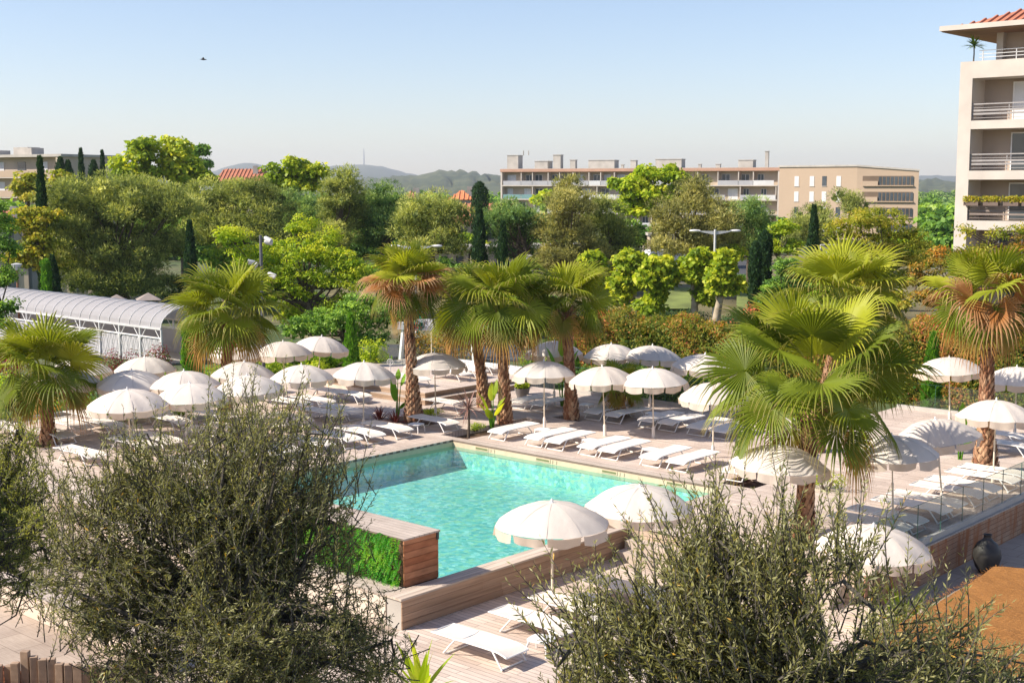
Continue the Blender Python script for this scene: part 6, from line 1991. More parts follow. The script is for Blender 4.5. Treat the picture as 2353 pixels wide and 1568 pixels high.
for i, x in enumerate((1.1, 2.3, 3.5, 4.6)):
    p = local(t, (x, -0.16, 6.3 + 0.9))
    bx = thing('flower_box', ['leftmost flower box on the third loggia railing', 'second flower box on the loggia railing, yellowest', 'third flower box on the loggia railing, greener', 'rightmost flower box on the loggia railing'][i], 'flower box', p, RZ, 'flower boxes on the tower loggia')
    m = MB(); m.box(-0.45, 0.45, -0.14, 0.14, 0.0, 0.22); m.build('trough', plain('trough_brown', (0.14, 0.10, 0.08), 0.8, 0.1), bx)
    rng = np.random.default_rng(90 + i); q = np.stack([rng.uniform(-.5, .5, 260), rng.uniform(-.2, .2, 260), 0.2 + rng.uniform(0, 0.32, 260)], 1); dd = rdir(260, rng); dd[:, 2] = abs(dd[:, 2]); dd = nrm(dd)
    quads('flowers', leaf_quads(q, dd, nrm(np.cross(dd, rdir(260, rng))), np.full(260, .16), np.full(260, .09)), LM['yellow'], rng.uniform(0.3, 1, 260), bx)
spiky('potted yucca at the left corner of the tower roof terrace', local(t, (0.5, 0.7, 15.75)), 60, 0.75, 0.04, LM['dark'], 21, stem=1.0, elr=(-0.3, 1.5), name='yucca', group='yuccas on the roof terrace')
spiky('potted bright yucca on the tower roof terrace before the window', local(t, (4.4, 0.7, 15.75)), 70, 0.75, 0.045, LM['yellow'], 22, stem=1.5, elr=(-0.5, 1.5), name='yucca', group='yuccas on the roof terrace')


# --- houses with tiled roofs
def house(label, x0, x1, d, ztop_, zeave, depth, mat, wallmat=None, hip=True, name='house', group='red roofed houses', zb=-3, hipk=0.3):
    a, b = Q(x0, 784, d), Q(x1, 784, d)
    t = thing(name, label, 'house', (a.x, d, 0), 0, group)
    w = b.x - a.x
    m = MB(); m.box(0.3, w - 0.3, 0.3, depth - 0.3, zb, zeave); m.build('wall', wallmat or M_WALLBEIGE, t)
    m = MB(); k = w * hipk if hip else 0.0
    e = [(0, 0, zeave), (w, 0, zeave), (w, depth, zeave), (0, depth, zeave)]; r = [(k, depth / 2, ztop_), (w - k, depth / 2, ztop_)]
    m.poly([e[0], e[1], r[1], r[0]]); m.poly([e[1], e[2], r[1]]); m.poly([e[2], e[3], r[0], r[1]]); m.poly([e[3], e[0], r[0]]); m.poly(e[::-1])
    rf = m.build('roof', mat, t)
    m = MB()
    n = int(w / 0.6)
    for i in range(n):
        x = (i + 0.5) * w / n; kk = min(1, x / k if k else 1, (w - x) / k if k else 1)
        m.tube([(x, 0.02, zeave + 0.03), (x, depth / 2 * kk, zeave + (ztop_ - zeave) * kk + 0.03)], 0.11, 5)
    m.build('roof_tile_row', mat, rf)
    m = MB(); cx = w * 0.7; m.box(cx, cx + 0.8, depth * 0.3, depth * 0.3 + 0.6, zeave, ztop_ + 0.5); m.build('chimney', M_CONC, rf)
    for i in range(max(2, int(w / 3.5))):
        x = 1 + i * (w - 2) / max(1, int(w / 3.5))
        m = MB(); m.box(x, x + 0.9, 0.25, 0.297, zeave - 1.8, zeave - 0.5); m.build('window', M_WIN, t)
    return t


M_ORANGE = plain('orange_tile', (0.62, 0.22, 0.09), 0.85, 0.18, 1.5)
house('low terracotta roofed building between the left plane trees', 497, 618, 215, 11.3, 9.2, 10, M_TERRA, hipk=0.12)
house('orange hip roofed house left of the long block', 1028, 1092, 190, 7.9, 6.5, 9, M_ORANGE, hipk=0.5)
house('broad pinkish tiled roof below the orange hip roofed house', 1035, 1200, 150, 6.4, 4.2, 12, M_TERRA, hipk=0.1)
house('small red roof tip behind the dark stone pine', 925, 960, 180, 7.7, 6.6, 8, M_TERRA, hipk=0.4)
house('red roof sliver at the left edge behind the trees', -40, 42, 150, 5.6, 4.0, 8, M_TERRA, hipk=0.3)


def lowblock(label, x0, x1, d, ztop_, n, group='low garden buildings'):
    a, b = Q(x0, 784, d), Q(x1, 784, d); w = b.x - a.x
    t = thing('low_building', label, 'building', (a.x, d, 0), 0, group)
    m = MB(); m.box(0, w, 0.3, 7, ZG - 0.3, ztop_); m.build('wall', M_WALLBEIGE, t)
    m = MB(); m.box(-0.2, w + 0.2, -0.1, 7.2, ztop_ + 0.001, ztop_ + 0.25); m.build('roof', M_CONC, t)
    for i in range(n):
        x = (i + 0.3) * w / n
        m = MB(); m.box(x, x + w / n * 0.38, 0.24, 0.295, 0.0, ztop_ - 0.6); o = m.build('window', M_WIN, t)
        m = MB(); m.box(x - 0.07, x, 0.2, 0.29, 0.0, ztop_ - 0.6); m.box(x + w / n * 0.38, x + w / n * 0.38 + 0.07, 0.2, 0.29, 0, ztop_ - 0.6); m.build('window_frame', M_DARK, o)
    return t


lowblock('low beige building with dark openings behind the pines in the centre', 1090, 1350, 122, 2.6, 6)
lowblock('low beige building in shade behind the left end of the walkway', -40, 300, 104, 3.0, 7)
lowblock('low pale building left of the dark pine trunks in the centre', 930, 1075, 120, 2.6, 4)
lowblock('pale gate building behind the white van', 1490, 1570, 128, 3.6, 2)

# ================================================================= street furniture and vehicles
def street_lamp(label, x, ytop, d, arm, rz=0.0):
    b = Q(x, 784, d); b.z = ZG; zt = Q(x, ytop, d).z - ZG
    t = thing('street_lamp', label, 'street lamp', b, rz, 'double armed street lamps')
    m = MB(); m.tube([(0, 0, 0), (0, 0, zt * 0.3), (0, 0, zt)], [0.10, 0.085, 0.07], 12); m.build('pole', M_LAMP, t, smooth=True)
    for s in (-1, 1):
        m = MB()
        for q in ((0.0, 0.26, 0.02), (1, 0.10, 0.05)): pass
        n = len(m.v)
        a = [(s * 0.06, -0.03, zt - 0.32), (s * 0.06, 0.03, zt - 0.32), (s * 0.06, 0.03, zt - 0.10), (s * 0.06, -0.03, zt - 0.10)]
        b_ = [(s * (arm - 0.5), -0.02, zt - 0.14), (s * (arm - 0.5), 0.02, zt - 0.14), (s * (arm - 0.5), 0.02, zt - 0.08), (s * (arm - 0.5), -0.02, zt - 0.08)]
        m.v += a + b_
        for q in ((0, 1, 2, 3), (4, 7, 6, 5), (0, 4, 5, 1), (1, 5, 6, 2), (2, 6, 7, 3), (3, 7, 4, 0)): m.face(q)
        m.build('arm', M_LAMP, t)
        m = MB()
        prof = [(arm - 0.55, 0.03, 0.03), (arm - 0.4, 0.13, 0.07), (arm - 0.15, 0.16, 0.085), (arm + 0.05, 0.12, 0.06), (arm + 0.12, 0.03, 0.02)]
        rows = []
        for (xx, wy, hz) in prof:
            r_ = []
            for k in range(10):
                th = 2 * PI * k / 10
                r_.append(len(m.v)); m.v.append((s * xx, wy * math.cos(th), zt - 0.08 + hz * math.sin(th)))
            rows.append(r_)
        for i in range(len(rows) - 1):
            for k in range(10): m.face((rows[i][k], rows[i][(k + 1) % 10], rows[i + 1][(k + 1) % 10], rows[i + 1][k]))
        m.face(rows[0]); m.face(rows[-1])
        m.build('lamp_head', M_WHITEP, t, smooth='all')
    return t


street_lamp('double armed grey street lamp standing before the big bushy pine', 1638, 527, 80, 1.45, 0.0)
street_lamp('double armed grey street lamp rising behind the central dried palm crown', 957, 562, 80, 1.5, 0.0)

# floodlight mast
b = Q(604, 784, 57); b.z = ZG; zt = Q(604, 540, 57).z - ZG
t = thing('floodlight_mast', 'dark grey floodlight mast with cylinder spotlights behind the left palm', 'floodlight mast', b)
m = MB(); m.tube([(0, 0, 0), (0, 0, zt)], [0.085, 0.065], 10); m.build('pole', M_GREY, t, smooth=True)
for (x, y, dx, dz, yy) in ((612, 548, 1, -0.55, -0.3), (613, 556, 0.9, -0.15, 0.25), (582, 603, -1, 0.15, 0.0), (621, 630, 0.9, -0.45, -0.1), (588, 608, -0.6, -0.6, 0.3)):
    c = Q(x, y, 57) - b
    m = MB(); dv = Vector((dx, yy, dz)).normalized()
    m.tube([c - dv * 0.12, c - dv * 0.05, c + dv * 0.22, c + dv * 0.24], [0.05, 0.10, 0.115, 0.12], 12)
    o = m.build('spotlight', M_LAMP, t, smooth=True)
    m = MB(); m.tube([(0, 0, c.z), c], 0.025, 6); m.build('bracket', M_GREY, o)

# brown conical lamp and thin lamp
for (x, yt, d, lab, gp) in ((46, 610, 84, 'rust coloured lamp post with conical head at the left', None), (1213, 590, 99, 'thin rust coloured post under the wispy pine', None)):
    b = Q(x, 784, d); b.z = ZG; zt = Q(x, yt, d).z - ZG
    t = thing('lamp_post', lab, 'lamp post', b, 0, 'rust coloured lamp posts')
    m = MB(); m.tube([(0, 0, 0), (0, 0, zt)], 0.07, 8); m.build('pole', plain('rust_paint', (0.28, 0.12, 0.06), 0.7, 0.2), t)
    m = MB(); m.lathe([(0.08, -0.3), (0.34, 0.05), (0.34, 0.1), (0.1, 0.16), (0, 0.17)], 14, (0, 0, zt)); m.build('lamp_head', M_LAMP, t, smooth=True)

# arched walkway
pA = W(-28.7, -9.4, ZG); LNW = 26.0
t = thing('arched_walkway', 'long arched white covered walkway with lattice sides at the left', 'covered walkway', pA, A_NU, None)
# local x runs along -u (away to the left), local y = towards v (viewer) is -y?  A_NU rotates x to -u, y to +v direction reversed
wd = 3.4; ze = 1.95; za = 2.95
M_PVC = fabricmat('walkway_sheet', (0.56, 0.56, 0.59), 0.45)
sgn = 1.0
def arc(k, n=14):
    a = PI * k / n
    return (wd / 2 * math.cos(a), ze + (za - ze) * math.sin(a))
nb = 26
m = MB()
for i in range(nb):
    x0, x1 = i * LNW / nb, (i + 1) * LNW / nb
    for k in range(14):
        y0, z0 = arc(k); y1, z1 = arc(k + 1)
        m.poly([(x0, y0, z0), (x1, y0, z0), (x1, y1, z1), (x0, y1, z1)])
m.build('roof_sheet', M_PVC, t, smooth='all')
for i in range(nb + 1):
    x = i * LNW / nb
    m = MB(); m.tube([(x, arc(k)[0] * 1.012, arc(k)[1] + 0.015) for k in range(15)], 0.016, 6); m.build('roof_rib', M_WHITEP, t)
m = MB()
for s in (-1, 1): m.box(0, LNW, s * wd / 2 - 0.05, s * wd / 2 + 0.05, ze - 0.12, ze - 0.002)
m.build('gutter_beam', M_LAMP, t)
for i in range(0, nb + 1, 2):
    x = i * LNW / nb
    for s in (-1, 1):
        m = MB(); m.tube([(x, s * wd / 2, 0), (x, s * wd / 2, ze - 0.125)], 0.055, 8); o = m.build('post', M_WHITEP, t)
        m = MB()
        if i < nb: m.tube([(x + 0.05, s * wd / 2, ze - 0.7), (x + 0.55, s * wd / 2, ze - 0.14)], 0.025, 6)
        if i > 0: m.tube([(x - 0.05, s * wd / 2, ze - 0.7), (x - 0.55, s * wd / 2, ze - 0.14)], 0.025, 6)
        m.build('brace', M_WHITEP, o)
m = MB()
for s in (-1, 1): m.box(0, LNW, s * (wd / 2 - 0.07) - 0.015, s * (wd / 2 - 0.07) + 0.015, 0.05, 1.35)
m.build('side_panel', fabricmat('walkway_panel', (0.60, 0.60, 0.62), 0.3), t)
m = MB()
for i in range(nb * 2):
    x0 = i * LNW / nb / 2
    for s in (-1, 1):
        m.tube([(x0, s * (wd / 2 + 0.01), 0.06), (x0 + LNW / nb / 2, s * (wd / 2 + 0.01), 1.36)], 0.014, 4); m.tube([(x0 + LNW / nb / 2, s * (wd / 2 + 0.01), 0.06), (x0, s * (wd / 2 + 0.01), 1.36)], 0.014, 4)
m.build('lattice', M_LAMP, t)
m = MB(); m.box(0, LNW, -wd / 2, wd / 2, 0.0, 0.04); m.build('floor_slab', M_CONC, t)
m = MB()
for s in (-1, 1): m.box(0, LNW, s * wd / 2 - 0.03, s * wd / 2 + 0.03, 1.37, 1.43)
m.build('hand_rail', M_WHITEP, t)

# two lantern kiosks behind the walkway
for i, (x, yt) in enumerate(((272, 676), (344, 672))):
    d = 80; b = Q(x, 784, d); b.z = ZG; zt = Q(x, yt, d).z - ZG
    t = thing('kiosk', ['small square kiosk with pyramid roof left of its twin behind the walkway', 'small square kiosk with pyramid roof nearest the left palm behind the walkway'][i], 'kiosk', b, 0.35, 'twin pyramid roofed kiosks')
    s = 0.62
    m = MB(); e = [(-.72, -.72, zt - 0.42), (.72, -.72, zt - 0.42), (.72, .72, zt - 0.42), (-.72, .72, zt - 0.42)]
    for k in range(4): m.poly([e[k], e[(k + 1) % 4], (0, 0, zt)])
    m.poly(e[::-1]); m.build('roof', plain('taupe_sheet', (0.30, 0.25, 0.22), 0.7, 0.1), t)
    m = MB()
    for sx_ in (-s, s):
        for sy_ in (-s, s): m.box(sx_ - 0.05, sx_ + 0.05, sy_ - 0.05, sy_ + 0.05, 0, zt - 0.421)
    for sy_ in (-s, s):
        m.tube([(-s, sy_, zt - 1.1), (s, sy_, zt - 0.5)], 0.03, 5); m.tube([(s, sy_, zt - 1.1), (-s, sy_, zt - 0.5)], 0.03, 5)
        m.tube([(sy_, -s, zt - 1.1), (sy_, s, zt - 0.5)], 0.03, 5); m.tube([(sy_, s, zt - 1.1), (sy_, -s, zt - 0.5)], 0.03, 5)
    m.build('frame', M_WALLBEIGE, t)
    m = MB(); m.box(-s + 0.05, s - 0.05, -s + 0.05, s - 0.05, 0, zt - 1.1); m.build('panel', M_CONC, t)

# entrance arch with sign and garland
d = 60.5
bL = Q(919, 784, d); bL.z = 0
t = thing('entrance_arch', 'white timber entrance arch frame behind the central palm', 'arch', (bL.x, d, ZG))
zb_ = Q(919, 740, d).z - ZG; zb1 = Q(919, 756, d).z - ZG
xr = Q(1090, 784, d).x - bL.x
m = MB(); m.box(-0.12, xr + 0.12, -0.10, 0.10, zb1, zb_); m.build('beam', M_WHITEP, t)
for x, dx in ((0.15, -0.25), (xr - 0.15, 0.25)):
    m = MB(); n = len(m.v)
    m.tube([(x + dx, 0, 0), (x, 0, zb1 - 0.002)], [0.12, 0.085], 4); m.build('post', M_WHITEP, t)
sc_ = Q(979, 784, d)
z0, z1 = Q(979, 758, d).z, Q(979, 732, d).z
t = thing('sign_board', 'white sign board lettered R on the arch beam', 'sign', (sc_.x, d - 0.16, z0))
hw = 0.44
m = MB(); m.box(-hw, hw, -0.02, 0.02, 0, z1 - z0); m.build('board', M_WHITEP, t)


def text_mesh(txt, size, parent, loc, name='lettering', mat=None):
    cu = bpy.data.curves.new('lettering', 'FONT'); cu.body = txt; cu.size = size; cu.align_x = 'CENTER'; cu.extrude = 0.002
    to = bpy.data.objects.new('tmp', cu); COL.objects.link(to)
    dg = bpy.context.evaluated_depsgraph_get(); dg.update()
    me = bpy.data.meshes.new_from_object(to.evaluated_get(dg))
    bpy.data.objects.remove(to)
    me.materials.clear(); me.materials.append(mat or M_DARK)
    o = bpy.data.objects.new(name, me); COL.objects.link(o); o.parent = parent; o.location = loc; o.rotation_euler = (PI / 2, 0, 0)
    return o


M_INK = plain('sign_ink', (0.03, 0.03, 0.06), 0.6, 0.1)
text_mesh('R', 0.30, t, (0, -0.024, 0.25), mat=M_INK)
text_mesh('NATULABC', 0.115, t, (0, -0.024, 0.13), mat=plain('sign_grey', (0.22, 0.20, 0.24), 0.6, 0.1))
m = MB(); m.box(-0.3, 0.3, -0.024, -0.021, 0.075, 0.085); m.build('sign_rule', MATS['sign_grey'], t)
p = Q(950, 748, d - 0.25)
tg = thing('leaf_garland', 'dark green garland with red berries on the arch beam beside the sign', 'garland', p)
rng = np.random.default_rng(31); n = 240
q = np.stack([rng.uniform(-.42, .42, n), rng.uniform(-.08, .08, n), rng.normal(0, 0.13, n)], 1); dd = rdir(n, rng)
quads('foliage', leaf_quads(q, dd, nrm(np.cross(dd, rdir(n, rng))), np.full(n, .14), np.full(n, .07)), leafmat('holly', [(0, (0.01, 0.08, 0.05)), (1, (0.03, 0.22, 0.13))], 0.1), rng.uniform(0, 1, n), tg)
m = MB()
for k in range(9):
    c = Vector((rng.uniform(-.1, .42), -0.1, rng.uniform(-.2, .15))); m.lathe([(0, -0.03), (0.026, -0.015), (0.03, 0), (0.026, 0.015), (0, 0.03)], 8, c)
m.build('berry', plain('berry_red', (0.5, 0.03, 0.06), 0.4, 0.1), tg)
for i, (x, yt) in enumerate(((949, 768), (991, 762))):
    b = Q(x, 784, 56.5); b.z = 0.0; zt = Q(x, yt, 56.5).z
    t = thing('cream_pole', ['thin cream pole left of its twin below the sign', 'thin cream pole directly below the sign board'][i], 'pole', b, 0, 'thin cream poles')
    m = MB(); m.tube([(0, 0, -.3), (0, 0, zt)], 0.022, 8); m.build('shaft', M_POLE, t)
    m = MB(); m.lathe([(0.03, 0), (0.035, 0.03), (0.0, 0.05)], 8, (0, 0, zt)); m.build('cap', M_POLE, t)
# round white emblem on the glass by the arch
p = Q(897, 830, 1)
e0 = W(-13.2, -9.2, 0.9); e0 = Q(896, 831, 56.0)
t = thing('round_emblem', 'round white heart leaf emblem on a small post before the glass', 'emblem', e0)
m = MB(); m.tube([(0.13 * math.cos(2 * PI * k / 24), 0, 0.13 * math.sin(2 * PI * k / 24)) for k in range(24)], 0.012, 6, closed=True); m.build('ring', M_WHITEP, t)
m = MB(); m.tube([(0, 0, -0.08), (-0.06, 0, 0.02), (-0.03, 0, 0.07), (0, 0, 0.03), (0.03, 0, 0.07), (0.06, 0, 0.02), (0, 0, -0.08)], 0.01, 6); m.build('heart', M_WHITEP, t)
m = MB(); m.tube([(0, 0.03, -e0.z + ZG), (0, 0.03, 0.1)], 0.02, 6); m.build('post', M_LAMP, t)

# white lattice frame at the right
d = 95; b = Q(1902, 784, d); b.z = 0.0
t = thing('lattice_frame', 'pale metal lattice frame half hidden by the yellow green tree', 'lattice frame', b)
zt = Q(1902, 562, d).z; zz = Q(1902, 640, d).z
m = MB()
for x in (-0.75, 0.75):
    for y in (0, 1.2): m.tube([(x, y, -0.9), (x, y, zt)], 0.04, 6)
m.build('post', M_WHITEP, t)
m = MB()
for k in range(4):
    za_, zb2 = zt - k * 0.8, zt - (k + 1) * 0.8
    m.tube([(-0.75, 0, za_), (0.75, 0, za_)], 0.03, 5); m.tube([(-0.75, 0, za_), (0.75, 0, zb2)], 0.02, 5); m.tube([(0.75, 0, za_), (-0.75, 0, zb2)], 0.02, 5)
m.build('brace', M_WHITEP, t)

# white metal fence under the pines
a, b = Q(1140, 784, 106), Q(1345, 784, 106)
t = thing('metal_fence', 'pale thin railing fence under the wispy pine', 'fence', (a.x, 106, 0.6))
w = b.x - a.x; m = MB()
for z in (0.15, 1.05): m.box(0, w, -0.02, 0.02, z, z + 0.05)
for k in range(int(w / 0.14)): m.box(k * 0.14, k * 0.14 + 0.03, -0.015, 0.015, 0.2, 1.05)
m.build('rail_panel', M_SHUT, t)
for k in range(6):
    m = MB(); m.box(k * w / 5 - 0.05, k * w / 5 + 0.05, -0.05, 0.05, -0.2, 1.3); m.build('post', M_SHUT, t)


# vehicles
def vehicle(name, label, cat, x, d, z, body, glass, col, ln, h, rz):
    b = Q(x, 784, d); b.z = z
    t = thing(name, label, cat, b, rz)
    m = MB(); n = len(body); W2 = 0.9
    for y in (-W2, W2): m.v += [(px, y * (0.86 if pz > h * 0.62 else 1), pz) for px, pz in body]
    for i in range(n):
        j = (i + 1) % n; m.face((i, j, n + j, n + i))
    m.face(list(range(n))[::-1]); m.face(list(range(n, 2 * n)))
    m.build('body', plain(name + '_paint', col, 0.3, 0.04), t, bevel=0.06)
    for gl in glass:
        for s in (-1, 1):
            g_ = MB(); g_.poly([(px, s * (W2 * 0.93 + 0.02), pz) for px, pz in (gl if s < 0 else gl[::-1])]); g_.build('window', M_WIN, t)
    for wx_ in (-ln * 0.3, ln * 0.3):
        for s in (-1, 1):
            w = MB(); w.tube([(wx_, s * 0.72, 0.32), (wx_, s * 0.92, 0.32)], 0.32, 16); o = w.build('wheel', M_DARK, t)
            w = MB(); w.tube([(wx_, s * 0.915, 0.32), (wx_, s * 0.935, 0.32)], 0.18, 12); w.build('rim', M_LAMP, o)
    for s in (-1, 1):
        w = MB(); w.cbox((-ln / 2 - 0.005, s * 0.68, h * 0.42), (0.05, 0.3, 0.16)); w.build('headlight', M_SHUT, t)
    return t


vehicle('delivery_van', 'white delivery van parked behind the pollarded planes', 'van', 1512, 113, 0.62,
        [(-2.4, 0.35), (2.4, 0.35), (2.4, 2.2), (2.25, 2.35), (-1.0, 2.35), (-1.7, 1.45), (-2.4, 1.2)], [[(-1.5, 1.4), (-0.5, 1.4), (-0.5, 2.05), (-1.05, 2.05)]], (0.75, 0.75, 0.76), 4.8, 2.35, 0.25)
vehicle('parked_car', 'dark blue parked car behind the pine trunk left of the van', 'car', 1402, 110, 0.62,
        [(-2.0, 0.3), (2.0, 0.3), (2.02, 0.95), (1.5, 1.05), (0.95, 1.5), (-0.6, 1.5), (-1.25, 1.0), (-2.0, 0.85)], [[(-1.0, 1.02), (0.1, 1.02), (0.1, 1.42), (-0.55, 1.42)], [(0.18, 1.02), (1.2, 1.02), (0.85, 1.42), (0.18, 1.42)]], (0.03, 0.06, 0.20), 4.0, 1.5, 0.15)

# bird
p = Q(467, 137, 60)
t = thing('flying_bird', 'small dark bird flying alone in the upper left sky', 'bird', p, 0.4)
m = MB()
rows = []
for (x, r) in ((-0.14, 0.004), (-0.09, 0.02), (-0.02, 0.036), (0.05, 0.032), (0.09, 0.018), (0.115, 0.022), (0.135, 0.014), (0.155, 0.002)):
    rows.append((x, r))
m.tube([(x, 0, 0) for x, r in rows], [r for x, r in rows], 8)
for s in (-1, 1):
    m.poly([(0.05, s * 0.02, 0.01), (-0.03, s * 0.02, 0.01), (-0.05, s * 0.12, 0.07), (-0.09, s * 0.22, 0.05), (0.0, s * 0.14, 0.085)])
m.poly([(-0.12, -0.012, 0), (-0.12, 0.012, 0), (-0.21, 0.04, 0), (-0.21, -0.04, 0)])
m.build('body', plain('bird_feathers', (0.06, 0.05, 0.05), 0.8, 0.2), t)

# ================================================================= hills
def hill(name, D, prof, col1, col2, seed, front=0.45, rough=1.0, sc=0.004):
    rng = np.random.default_rng(seed)
    n = 220
    X = np.linspace(prof[0][0], prof[-1][0], n); Yv = np.interp(X, [p[0] for p in prof], [p[1] for p in prof])
    m = MB(); rows = []
    fr = [1.12, 1.0, 0.93, 0.86, 0.78, 0.68, 0.58, front]
    hf = [0.75, 1.0, 0.86, 0.70, 0.5, 0.3, 0.12, 0.0]
    for f, hh in zip(fr, hf):
        r_ = []
        for i in range(n):
            a = Q(X[i], Yv[i], D)
            hgt = max(0.0, a.z - ZG)
            wob = 1 + 0.03 * math.sin(X[i] * 0.013 + f * 9 + seed) * (hh < 1)
            z = ZG - 1 + hgt * hh * wob + (rng.normal(0, rough) if hh > 0.05 else 0)
            r_.append(len(m.v)); m.v.append((a.x * f, D * f, z))
        rows.append(r_)
    for j in range(len(rows) - 1):
        for i in range(n - 1): m.face((rows[j][i], rows[j][i + 1], rows[j + 1][i + 1], rows[j + 1][i]))
    mt, nt, out = nt_new(name + '_cover')
    v = coords(nt, world=True); nz = noise(nt, v, sc, 8, 0.65)
    principled(nt, out, ramp(nt, nz, [(0.35, col1), (0.65, col2)]), 0.95)
    return tag(m.build(name, mt, smooth='all'), kind='structure')


hill('far_hills', 7000, [(-300, 418), (100, 414), (300, 410), (440, 400), (500, 390), (545, 376), (575, 373), (610, 381), (650, 391), (700, 392), (760, 382), (800, 378), (835, 377), (880, 383), (940, 399), (1000, 407), (1200, 412), (1700, 414), (2000, 408), (2100, 404), (2150, 402), (2200, 404), (2700, 410)], (0.05, 0.07, 0.05), (0.09, 0.10, 0.07), 1, rough=2.0, sc=0.0015)
hill('wooded_hills', 2600, [(500, 425), (700, 416), (800, 412), (860, 408), (900, 403), (960, 398), (1010, 392), (1060, 391), (1110, 396), (1200, 404), (1500, 416), (1900, 415), (2090, 413), (2150, 411), (2200, 415), (2600, 420)], (0.03, 0.05, 0.025), (0.10, 0.11, 0.05), 2, rough=2.2, sc=0.008)
p = Q(836, 377, 7000)
t = thing('antenna_mast', 'tall thin antenna mast on the far blue hill', 'antenna mast', (p.x, p.y, p.z - 12))
zt = Q(836, 341, 7000).z - p.z + 12
m = MB(); m.tube([(0, 0, 0), (0, 0, zt * 0.7), (0, 0, zt)], [4.0, 3.0, 1.6], 6); m.build('shaft', plain('mast_steel', (0.3, 0.3, 0.32), 0.6, 0.1), t)

# unseen hotel wing added left of the picture to shade the foreground
t = thing('unseen_hotel_wing', 'unseen pale hotel wing left of the picture, added to shade the foreground olives', 'building', (-22, -8, ZG))
m = MB(); m.box(0, 12.4, 0, 27.0, 0, 8.7); m.build('wall', M_WALLBEIGE, t)
m = MB(); m.box(-0.1, 12.6, -0.1, 27.2, 8.701, 9.0); m.build('parapet', M_TOWER, t)
for fl in range(2):
    for k in range(7):
        m = MB(); m.box(12.402, 12.44, 1.2 + k * 3.7, 3.4 + k * 3.7, 0.5 + fl * 3.3, 2.9 + fl * 3.3); o = m.build('window', M_WIN, t)
        m = MB(); m.box(12.441, 13.2, 1.0 + k * 3.7, 3.6 + k * 3.7, 0.3 + fl * 3.3, 0.45 + fl * 3.3); m.build('sill', M_TOWER, o)

# ================================================================= olives in front
d = 12.0
def LV(d, L_, depth=0.85, seed=0, jit=0.35):
    rng = np.random.default_rng(seed)
    return [lobeV(x, y, rx, ry, d, depth, rng.normal(0, jit)) for (x, y, rx, ry) in L_]


b = Q(530, 784, 12.2); b.z = ZL
olive('olive_tree', 'large dark olive tree covering the lower left of the view', b,
      LV(12.2, [(320, 1030, 95, 75), (190, 1130, 105, 85), (545, 985, 125, 95), (660, 1020, 110, 100), (400, 1090, 190, 110), (560, 1120, 230, 140), (730, 1110, 115, 110), (270, 1210, 165, 120), (480, 1280, 250, 160), (720, 1260, 140, 140), (190, 1340, 140, 110),
                (360, 1420, 220, 130), (620, 1430, 220, 150), (800, 1390, 95, 110), (860, 1490, 95, 75), (500, 1560, 330, 110), (790, 1570, 150, 90)], 0.9, 1),
      7800, 28, 0.056, 0.0115, LM['olive'], 1, 0.12, 0.42, up=0.42, top_shoots=420, shoot_len=(0.35, 0.72), gap=0.5, wts=[0.75, 0.6, 0.7, 0.7, 0.8, 1, 0.8, 1, 1.1, 1, 1.1, 1.2, 1.3, 1, 0.9, 1.2, 1])
b = Q(-190, 784, 14.5); b.z = ZL
olive('olive_tree', 'yellowish olive tree at the left edge beside the large dark one', b,
      LV(14.5, [(5, 1010, 90, 75), (40, 1110, 95, 90), (-20, 1180, 110, 110), (70, 1230, 80, 90), (20, 1320, 100, 80), (-60, 1080, 90, 120)], 0.9, 2),
      1350, 24, 0.062, 0.0135, LM['oliveyellow'], 2, 0.14, 0.40, up=0.4, top_shoots=30, shoot_len=(0.3, 0.5))
b = Q(1760, 784, 8.2); b.z = ZL
olive('olive_tree', 'near olive tree with upright shoots in the lower right foreground', b,
      LV(8.2, [(1290, 1570, 110, 90), (2210, 1500, 120, 95), (2330, 1530, 110, 85), (1400, 1490, 160, 140), (1560, 1390, 170, 150), (1740, 1340, 190, 150), (1920, 1370, 170, 150), (1640, 1235, 90, 75), (1860, 1240, 110, 75), (2080, 1480, 160, 130), (2250, 1580, 150, 90), (1500, 1600, 280, 130), (1800, 1560, 270, 150), (2080, 1630, 260, 120)], 0.9, 3, 0.2),
      3600, 26, 0.058, 0.0125, LM['olive2'], 3, 0.07, 0.34, up=0.75, top_shoots=330, shoot_len=(0.34, 0.68), gap=0.62)

# ================================================================= light, sky, camera
SUN_AZ = Vector((-0.98, -0.19, 0)).normalized()
SUN_EL = math.radians(38.5)
sd = bpy.data.lights.new('sun', 'SUN'); sd.energy = 4.1; sd.angle = math.radians(0.5); sd.color = (1.0, 0.90, 0.77)
so = bpy.data.objects.new('sun', sd); COL.objects.link(so)
to = Vector((SUN_AZ.x * math.cos(SUN_EL), SUN_AZ.y * math.cos(SUN_EL), math.sin(SUN_EL)))
so.rotation_euler = to.to_track_quat('Z', 'Y').to_euler()
so.location = (0, 0, 40)

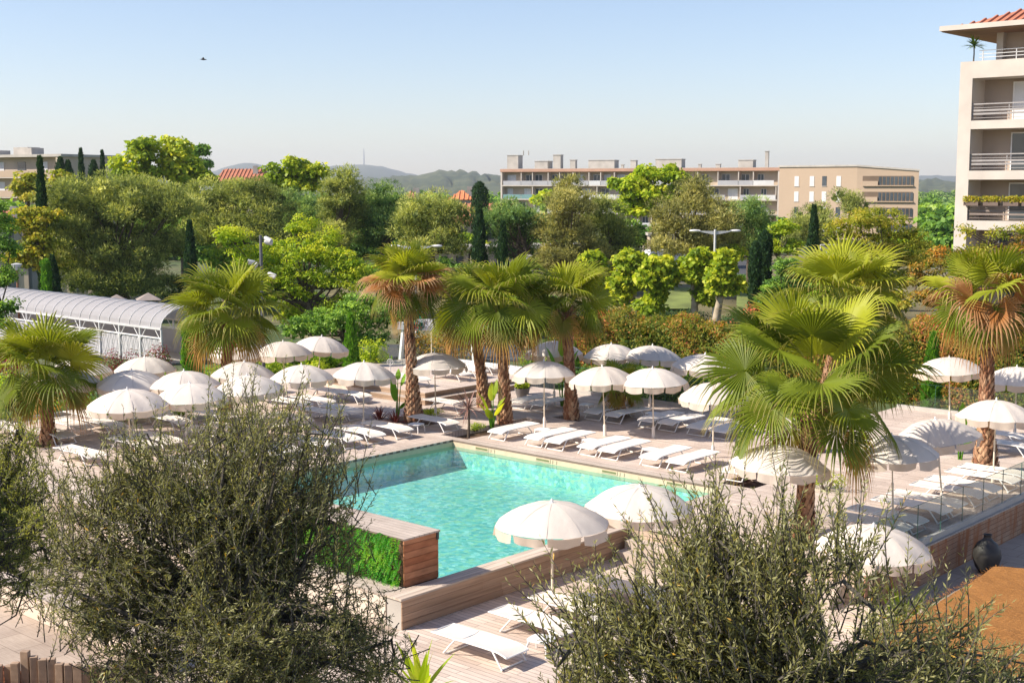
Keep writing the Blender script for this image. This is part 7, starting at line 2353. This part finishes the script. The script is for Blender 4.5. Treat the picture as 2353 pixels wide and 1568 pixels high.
wd_ = bpy.data.worlds.new('World'); SC.world = wd_; wd_.use_nodes = True
nt = wd_.node_tree; nt.nodes.clear()
out = nt.nodes.new('ShaderNodeOutputWorld'); bg = nt.nodes.new('ShaderNodeBackground'); sky = nt.nodes.new('ShaderNodeTexSky')
sky.sky_type = 'NISHITA'; sky.sun_disc = False; sky.sun_elevation = SUN_EL
sky.sun_rotation = math.atan2(SUN_AZ.x, SUN_AZ.y)
sky.altitude = 100; sky.air_density = 1.0; sky.dust_density = 0.5; sky.ozone_density = 3.0
bg.inputs[1].default_value = 0.088
nt.links.new(mixc(nt, 1.0, sky.outputs[0], (1.06, 0.965, 0.985), 'MULTIPLY'), bg.inputs[0]); nt.links.new(bg.outputs[0], out.inputs[0])

if HAZE > 0:
    m = MB(); m.box(-9000, 9000, -300, 8900, ZG - 1.5, 220)
    hm, nt, out = nt_new('haze_air')
    pv = nt.nodes.new('ShaderNodeVolumePrincipled'); pv.inputs['Color'].default_value = (0.86, 0.92, 1.0, 1); pv.inputs['Density'].default_value = HAZE; pv.inputs['Anisotropy'].default_value = 0.2
    nt.links.new(pv.outputs[0], out.inputs['Volume'])
    o = m.build('haze', hm); tag(o, kind='stuff')

cam = bpy.data.cameras.new('camera'); cam.lens = 46; cam.sensor_width = 36; cam.clip_end = 20000; cam.clip_start = 0.1
co = bpy.data.objects.new('camera', cam); COL.objects.link(co)
co.location = (0, 0, CAM_H); co.rotation_euler = (PI / 2 - PITCH, 0, 0)
SC.camera = co
SC.view_settings.view_transform = 'Standard'; SC.view_settings.look = 'None'; SC.view_settings.exposure = 1.0; SC.view_settings.gamma = 1
SC.cycles.max_bounces = 10; SC.cycles.transparent_max_bounces = 16; SC.cycles.diffuse_bounces = 6; SC.cycles.glossy_bounces = 3; SC.cycles.transmission_bounces = 4
SC.cycles.volume_bounces = 0; SC.cycles.use_denoising = True
SC.cycles.caustics_reflective = False; SC.cycles.caustics_refractive = False
SC.cycles.sample_clamp_indirect = 6
